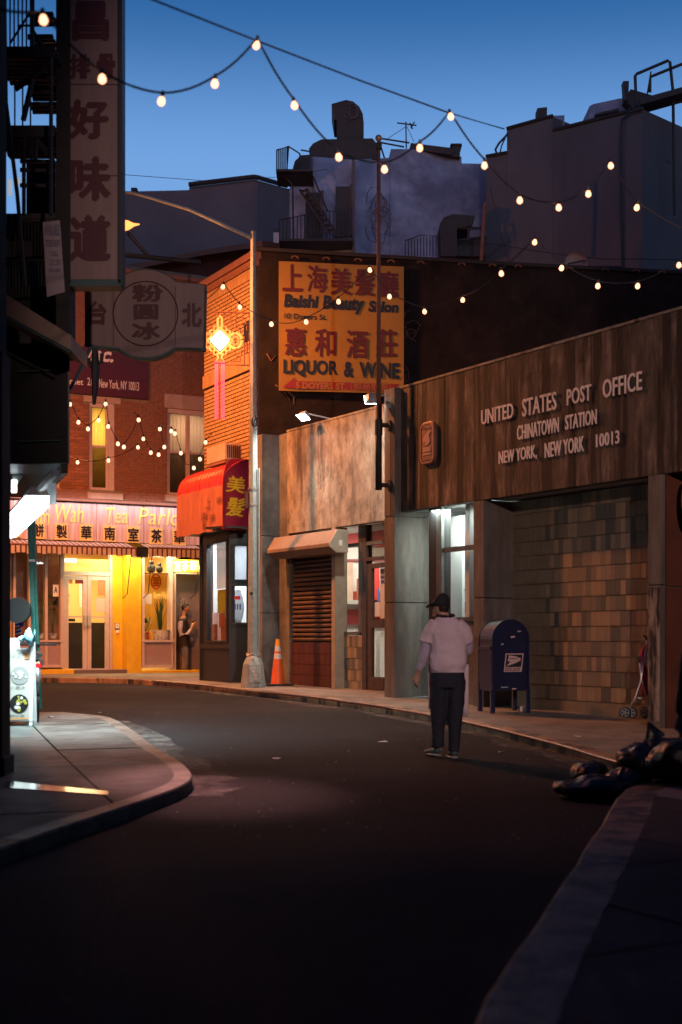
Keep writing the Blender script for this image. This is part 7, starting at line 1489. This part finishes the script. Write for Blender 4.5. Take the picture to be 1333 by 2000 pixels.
# shirt
sh = MB(); sh.loft([(m_(871, 1205, .0), .075, .07), (m_(871, 1212, .0), .125, .085), (m_(872, 1220, 0), .175, .105), (m_(874, 1238, -.01), .205, .125), (m_(875, 1262, -.01), .208, .135), (m_(875, 1285, -.01), .207, .14), (m_(875, 1300, -.01), .205, .14), (m_(875, 1312, -.005), .19, .13)], 24)
sh.loft([(m_(850, 1218, 0), .07, .08), (m_(840, 1232, .005), .083, .088), (m_(834, 1248, .01), .084, .085), (m_(831, 1258, .015), .086, .085)], 16); sh.loft([(m_(896, 1218, 0), .07, .08), (m_(907, 1232, .01), .080, .088), (m_(914, 1246, .03), .078, .085), (m_(916, 1256, .045), .076, .082)], 16)
sh.v = [((x - .008) * .94 + .008, y, z) for x, y, z in sh.v]; fuse(sh, 'shirt', 'shirt', man, .011, 3, .017, 7)
co = MB(); co.tube([m_(871, 1204, 0) + V((.085 * math.cos(q), .08 * math.sin(q), .012 * math.sin(q))) for q in [2 * math.pi * i / 16 for i in range(17)]], .016, 6); co.obj('collar', 'navytrouser', man, smooth=True)
us = MB(); us.tube([m_(833, 1250, .01), m_(831, 1268, .03), m_(829, 1284, .04), m_(823, 1302, .065), m_(820, 1312, .08)], [.058, .060, .054, .044, .034], 12); fuse(us, 'long_sleeve', 'undersleeve', man, .01, 2, .008, 14); us = MB(); us.tube([m_(915, 1250, .04), m_(917, 1272, .10), m_(912, 1286, .20), m_(903, 1291, .28)], [.056, .054, .044, .034], 12); fuse(us, 'long_sleeve', 'undersleeve', man, .01, 2, .008, 14)
tr = MB(); tr.loft([(m_(874, 1303, 0), .172, .118), (m_(874, 1325, -.01), .185, .13), (m_(874, 1345, -.01), .18, .13)], 20)
tr.loft([(m_(858, 1330, 0), .098, .12), (m_(859, 1365, .01), .100, .11), (m_(857, 1400, .02), .084, .09), (m_(856, 1435, .02), .066, .072), (m_(856, 1462, .015), .066, .075)], 16); tr.loft([(m_(892, 1330, 0), .098, .12), (m_(890, 1365, -.01), .100, .11), (m_(889, 1400, -.02), .084, .09), (m_(888, 1440, -.03), .066, .072), (m_(886, 1470, -.035), .062, .07)], 16)
fuse(tr, 'trousers', 'navytrouser', man, .012, 3, .007, 9)
apn = MB(); 
for (x0, x1, y0, y1, dy) in ((837, 846, 1298, 1388, .06), (904, 917, 1300, 1402, .04), (862, 886, 1330, 1398, .13)):
    for k in range(6): t0, t1 = k / 6, (k + 1) / 6; 
    apn.loft([(m_((x0 + x1) / 2, y0 + (y1 - y0) * t, dy + .01 * math.sin(t * 8)), (x1 - x0) / 2 / s185 * (1 - .25 * t * t), .012, V((0, 0, 1))) for t in [i / 6 for i in range(7)]], 10)
apn.obj('apron', 'shirt', man, smooth=True)
ws_ = MB(); ws_.loft([(m_(875, 1309, 0), .186, .13, V((0, 0, 1))), (m_(875, 1315, 0), .186, .13, V((0, 0, 1)))], 20); ws_.obj('apron_tie', 'shirt', man)
for x, y, yy, tx in ((853, 1477, .02, -.09), (885, 1481, -.03, -.02)):
    so = MB(); so.loft([(m_(x + 3, y - 8, yy - .055), .034, .03, V((tx, .3, .1))), (m_(x + 2, y - 8, yy), .046, .046, V((tx, .3, 0))), (m_(x, y - 6, yy + .07) + V((tx * .5, 0, 0)), .045, .034, V((tx, .3, 0))), (m_(x, y - 4, yy + .15) + V((tx, 0, 0)), .040, .022, V((tx, .3, 0)))], 14)
    so.obj('shoe', 'shoe', man, smooth=True)
    MB().loft([(m_(x + 3, y - 1, yy - .07), .036, .010, V((tx, .3, 0))), (m_(x, y - 1, yy + .05) + V((tx * .5, 0, 0)), .05, .012, V((tx, .3, 0))), (m_(x, y - 1, yy + .18) + V((tx, 0, 0)), .038, .009, V((tx, .3, 0)))], 12).obj('sole', 'greypanel', man, smooth=True)
# man in the side doorway, facing right, looking at his phone
dY = T.Y(366, .22); k80 = FP / dY; pz = P(366, 1313, dY); dm_ = thing('person', 'man in black vest and jeans reading his phone in the side doorway', 'person', (pz.x, dY, pz.z))
def n_(px, py, y=0.0): return Vector(((px - 366) / k80, y, (1313 - py) / k80))
mb = MB(); hc = n_(363, 1188); mb.sphere(hc, .088, .078, .105, 16, 12); mb.sphere(hc + V((.035, 0, -.045)), .055, .055, .06, 12, 8); mb.loft([(hc + V((.082, 0, .02)), .01, .01), (hc + V((.115, 0, -.015)), .014, .014), (hc + V((.09, 0, -.026)), .012, .01)], 8); mb.sphere(hc + V((.085, 0, -.055)), .014, .018, .009, 8, 6); mb.sphere(hc + V((-.0, -.078, -.01)), .018, .012, .03, 8, 6); mb.sphere(hc + V((.078, -.03, .015)), .01, .012, .009, 6, 5)
mb.loft([(hc + V((-.02, 0, -.06)), .055, .055), (n_(359, 1205), .055, .055)], 10); mb.loft([(n_(358, 1205), .09, .12), (n_(357, 1225), .12, .17), (n_(359, 1250), .115, .15), (n_(361, 1265), .12, .16)], 14)
aL = [n_(355, 1213, -.17), n_(355, 1240, -.20), n_(370, 1237, -.17), n_(376, 1219 + 6, -.10)]; aR = [n_(360, 1213, .17), n_(362, 1240, .18), n_(374, 1233, .1), n_(378, 1220, .03)]
for a_ in (aL, aR): mb.tube(a_, [.05, .042, .034, .026], 9)
hand(mb, aL[-1], V((.3, .1, 1)), 1, 1, .8, V((1, 0, 0))); hand(mb, aR[-1], V((.2, -.1, 1)), 1, -1, .8, V((1, 0, 0)))
for yy in (-.08, .09): mb.loft([(n_(361, 1262, yy), .09, .09), (n_(361, 1288, yy), .06, .06), (n_(360, 1308, yy), .045, .045)], 10)
fuse(mb, 'body', 'skin', dm_, .011, 2)
h_ = MB(); h_.sphere(hc + V((-.018, 0, .02)), .088, .084, .10, 14, 10); h_.sphere(hc + V((.035, 0, .085)), .05, .06, .03, 10, 6); h_ = fuse(h_, 'hair', 'hair', dm_, .012, 2, .006, 30)
g_ = MB(); 
for yy in (-.032, .032): g_.tube([hc + V((.098, yy + .024 * math.cos(q), .012 + .018 * math.sin(q))) for q in [i * .79 for i in range(9)]], .003, 4)
g_.bar(hc + V((.098, -.056, .014)), hc + V((-.0, -.086, .012)), .003, 4); g_.obj('glasses', 'black', dm_)
v_ = MB(); v_.loft([(n_(359, 1207), .085, .10), (n_(358, 1213), .13, .20), (n_(357, 1230), .145, .20), (n_(359, 1250), .145, .185), (n_(361, 1266), .14, .18)], 18); fuse(v_, 'vest', 'vest', dm_, .014, 2, .007, 8)
u_ = MB(); u_.tube([n_(355, 1213, -.17), n_(354, 1228, -.20), n_(356, 1241, -.20), n_(369, 1238, -.17), n_(374, 1230, -.13)], [.072, .068, .064, .05, .04], 11); u_.tube([n_(360, 1213, .17), n_(362, 1240, .18), n_(373, 1234, .12)], [.072, .062, .045], 11); fuse(u_, 'shirt', 'undersleeve', dm_, .012, 2, .006, 12)
j_ = MB(); j_.loft([(n_(361, 1258), .125, .165), (n_(361, 1270), .13, .17)], 14)
for yy, dx in ((-.085, 2), (.09, -3)): j_.loft([(n_(361, 1262, yy), .11, .10), (n_(362 + dx, 1285, yy), .082, .08), (n_(361 + dx, 1309, yy), .07, .07)], 12)
fuse(j_, 'jeans', 'jeans', dm_, .013, 2, .007, 10)
for yy, dx in ((-.085, 4), (.09, -2)): MB().loft([(n_(358 + dx, 1310, yy), .04, .04, V((1, 0, 0))), (n_(363 + dx, 1309.5, yy), .05, .045, V((1, 0, 0))), (n_(372 + dx, 1311, yy), .04, .028, V((1, 0, 0)))], 10).obj('shoe', 'rubber', dm_, smooth=True)
c = aL[-1] + V((.03, .05, .09)); MB().box(c.x - .012, c.x + .012, c.y - .035, c.y + .035, c.z - .05, c.z + .08).obj('phone', 'black', dm_)
# passer-by at the right edge, only the hanging hand and coat sleeve reach the picture
py_ = 9.0; ph = thing('person', 'person in dark clothes at the right edge, only a hanging hand and sleeve in view', 'person', (P(1333, 0, py_).x + .30, py_, gz(py_) + KERB))
hx = (P(1326, 0, py_).x - (P(1333, 0, py_).x + .30))
zc_ = lambda y: P(0, y, py_).z - gz(py_) - KERB
mb = MB(); mb.tube([V((-.20, 0, 1.40)), V((-.24, .0, 1.1)), V((hx + .03, -.02, zc_(1375))), V((hx + .01, -.02, zc_(1398)))], [.05, .045, .032, .027], 10); hand(mb, V((hx + .01, -.02, zc_(1400))), V((-.05, 0, -1)), 1.05, -1, .5, V((0, -1, 0)))
mb.tube([V((.20, 0, 1.40)), V((.24, .0, 1.1)), V((.26, .03, .85))], [.05, .045, .03], 10); hand(mb, V((.26, .03, .85)), V((.05, 0, -1)), 1.0, 1, .5, V((0, -1, 0)))
mb.loft([((0, 0, .85), .16, .11), ((0, 0, 1.1), .15, .11), ((0, 0, 1.38), .19, .11), ((0, 0, 1.46), .07, .07), ((0, 0, 1.52), .055, .055), ((0, 0, 1.56), .06, .06)], 14); mb.sphere((0, .01, 1.64), .078, .095, .115, 14, 10); mb.sphere((0, .1, 1.62), .012, .02, .02, 8, 6)
for s_ in (-.09, .09): mb.loft([((s_, 0, .9), .09, .1), ((s_, 0, .5), .06, .065), ((s_, 0, .08), .04, .045)], 12)
fuse(mb, 'body', 'skin', ph, .010, 2)
mb = MB(); mb.loft([((0, 0, .72), .20, .15), ((0, 0, 1.1), .19, .14), ((0, 0, 1.38), .21, .13), ((0, 0, 1.47), .09, .09)], 18); mb.tube([V((-.20, 0, 1.40)), V((-.25, 0, 1.1)), V((hx + .03, -.02, zc_(1372))), V((hx + .02, -.02, zc_(1395)))], [.075, .068, .055, .05], 12); mb.tube([V((.20, 0, 1.40)), V((.25, .0, 1.1)), V((.26, .03, .87))], [.075, .065, .05], 12); fuse(mb, 'coat', 'vest', ph, .014, 2, .006, 8)
mb = MB(); mb.loft([((0, 0, .92), .17, .13), ((0, 0, .78), .17, .13)], 14)
for s_ in (-.09, .09): mb.loft([((s_, 0, .85), .10, .11), ((s_, 0, .5), .08, .085), ((s_, 0, .06), .07, .08)], 12)
fuse(mb, 'trousers', 'navytrouser', ph, .014, 2, .005, 8)
MB().sphere((0, -.01, 1.67), .088, .100, .10, 14, 10).obj('hair', 'hair', ph, smooth=True)
for s_ in (-.09, .09): MB().loft([((s_, -.06, .045), .04, .04, V((0, 1, 0))), ((s_, .05, .04), .045, .035, V((0, 1, 0))), ((s_, .17, .03), .035, .02, V((0, 1, 0)))], 10).obj('shoe', 'rubber', ph, smooth=True)

# ------------------------------------------------------------------ the lamps that light the lane
SOD = (1.0, .29, .075)
lamp('street_lamp_light', 'SPOT', sodp, 5200, SOD, sodp + Vector((1.6, 1.2, -5)), None, 162, .7, .28)
def unseen_street_lamp(label, x, y, h, ax, e, col, tgt, ang):
    t = thing('unseen_street_lamp', label, 'street lamp', (x, y, gz(y) + KERB)); MB().cyl((0, 0), .10, 0, h, 8, .05).obj('pole', 'greypaint', t)
    MB().tube([(0, 0, h - .1), (ax * .5, 0, h + .2), (ax, 0, h + .25)], .035, 8).obj('arm', 'greypaint', t); MB().loft([((ax * .9, 0, h + .27), .05, .05), ((ax * 1.1, 0, h + .27), .15, .09), ((ax * 1.35, 0, h + .25), .06, .05)], 10).obj('lamp_head', 'galv', t)
    MB().sphere((ax * 1.1, 0, h + .17), .14, .1, .05, 10, 6).obj('lens', 'sodium', t); p = Vector((x + ax * 1.1, y, gz(y) + KERB + h + .05)); lamp('street_lamp_light', 'SPOT', p, e, col, tgt, None, ang, .4, .12)
unseen_street_lamp('unseen street lamp added round the bend to light the tea parlour brick', -10.4, 27.5, 7.2, 1.2, 1900, SOD, (-6.5, 35, 3.5), 150)  # unseen lamp, added to brighten the brick at the lane's end
unseen_street_lamp('unseen street lamp added behind the camera to light the signs and fascia', 4.1, -3.0, 6.4, -.3, 5600, (1, .66, .58), (2.3, 17.0, 5.1), 38)  # unseen lamp, added to brighten sign faces, shirt and raised lettering
p0 = P(262, 452, 17.0)
lamp('spot_lamp_light', 'SPOT', P(262, 452, 17.0), 3000, (1, .42, .40), ground(415, 1548), None, 19, 1.0, .06)
lamp('knot_lantern_glow', 'POINT', P(432, 690, LY - .35), 55, (1, .30, .12), radius=.25)
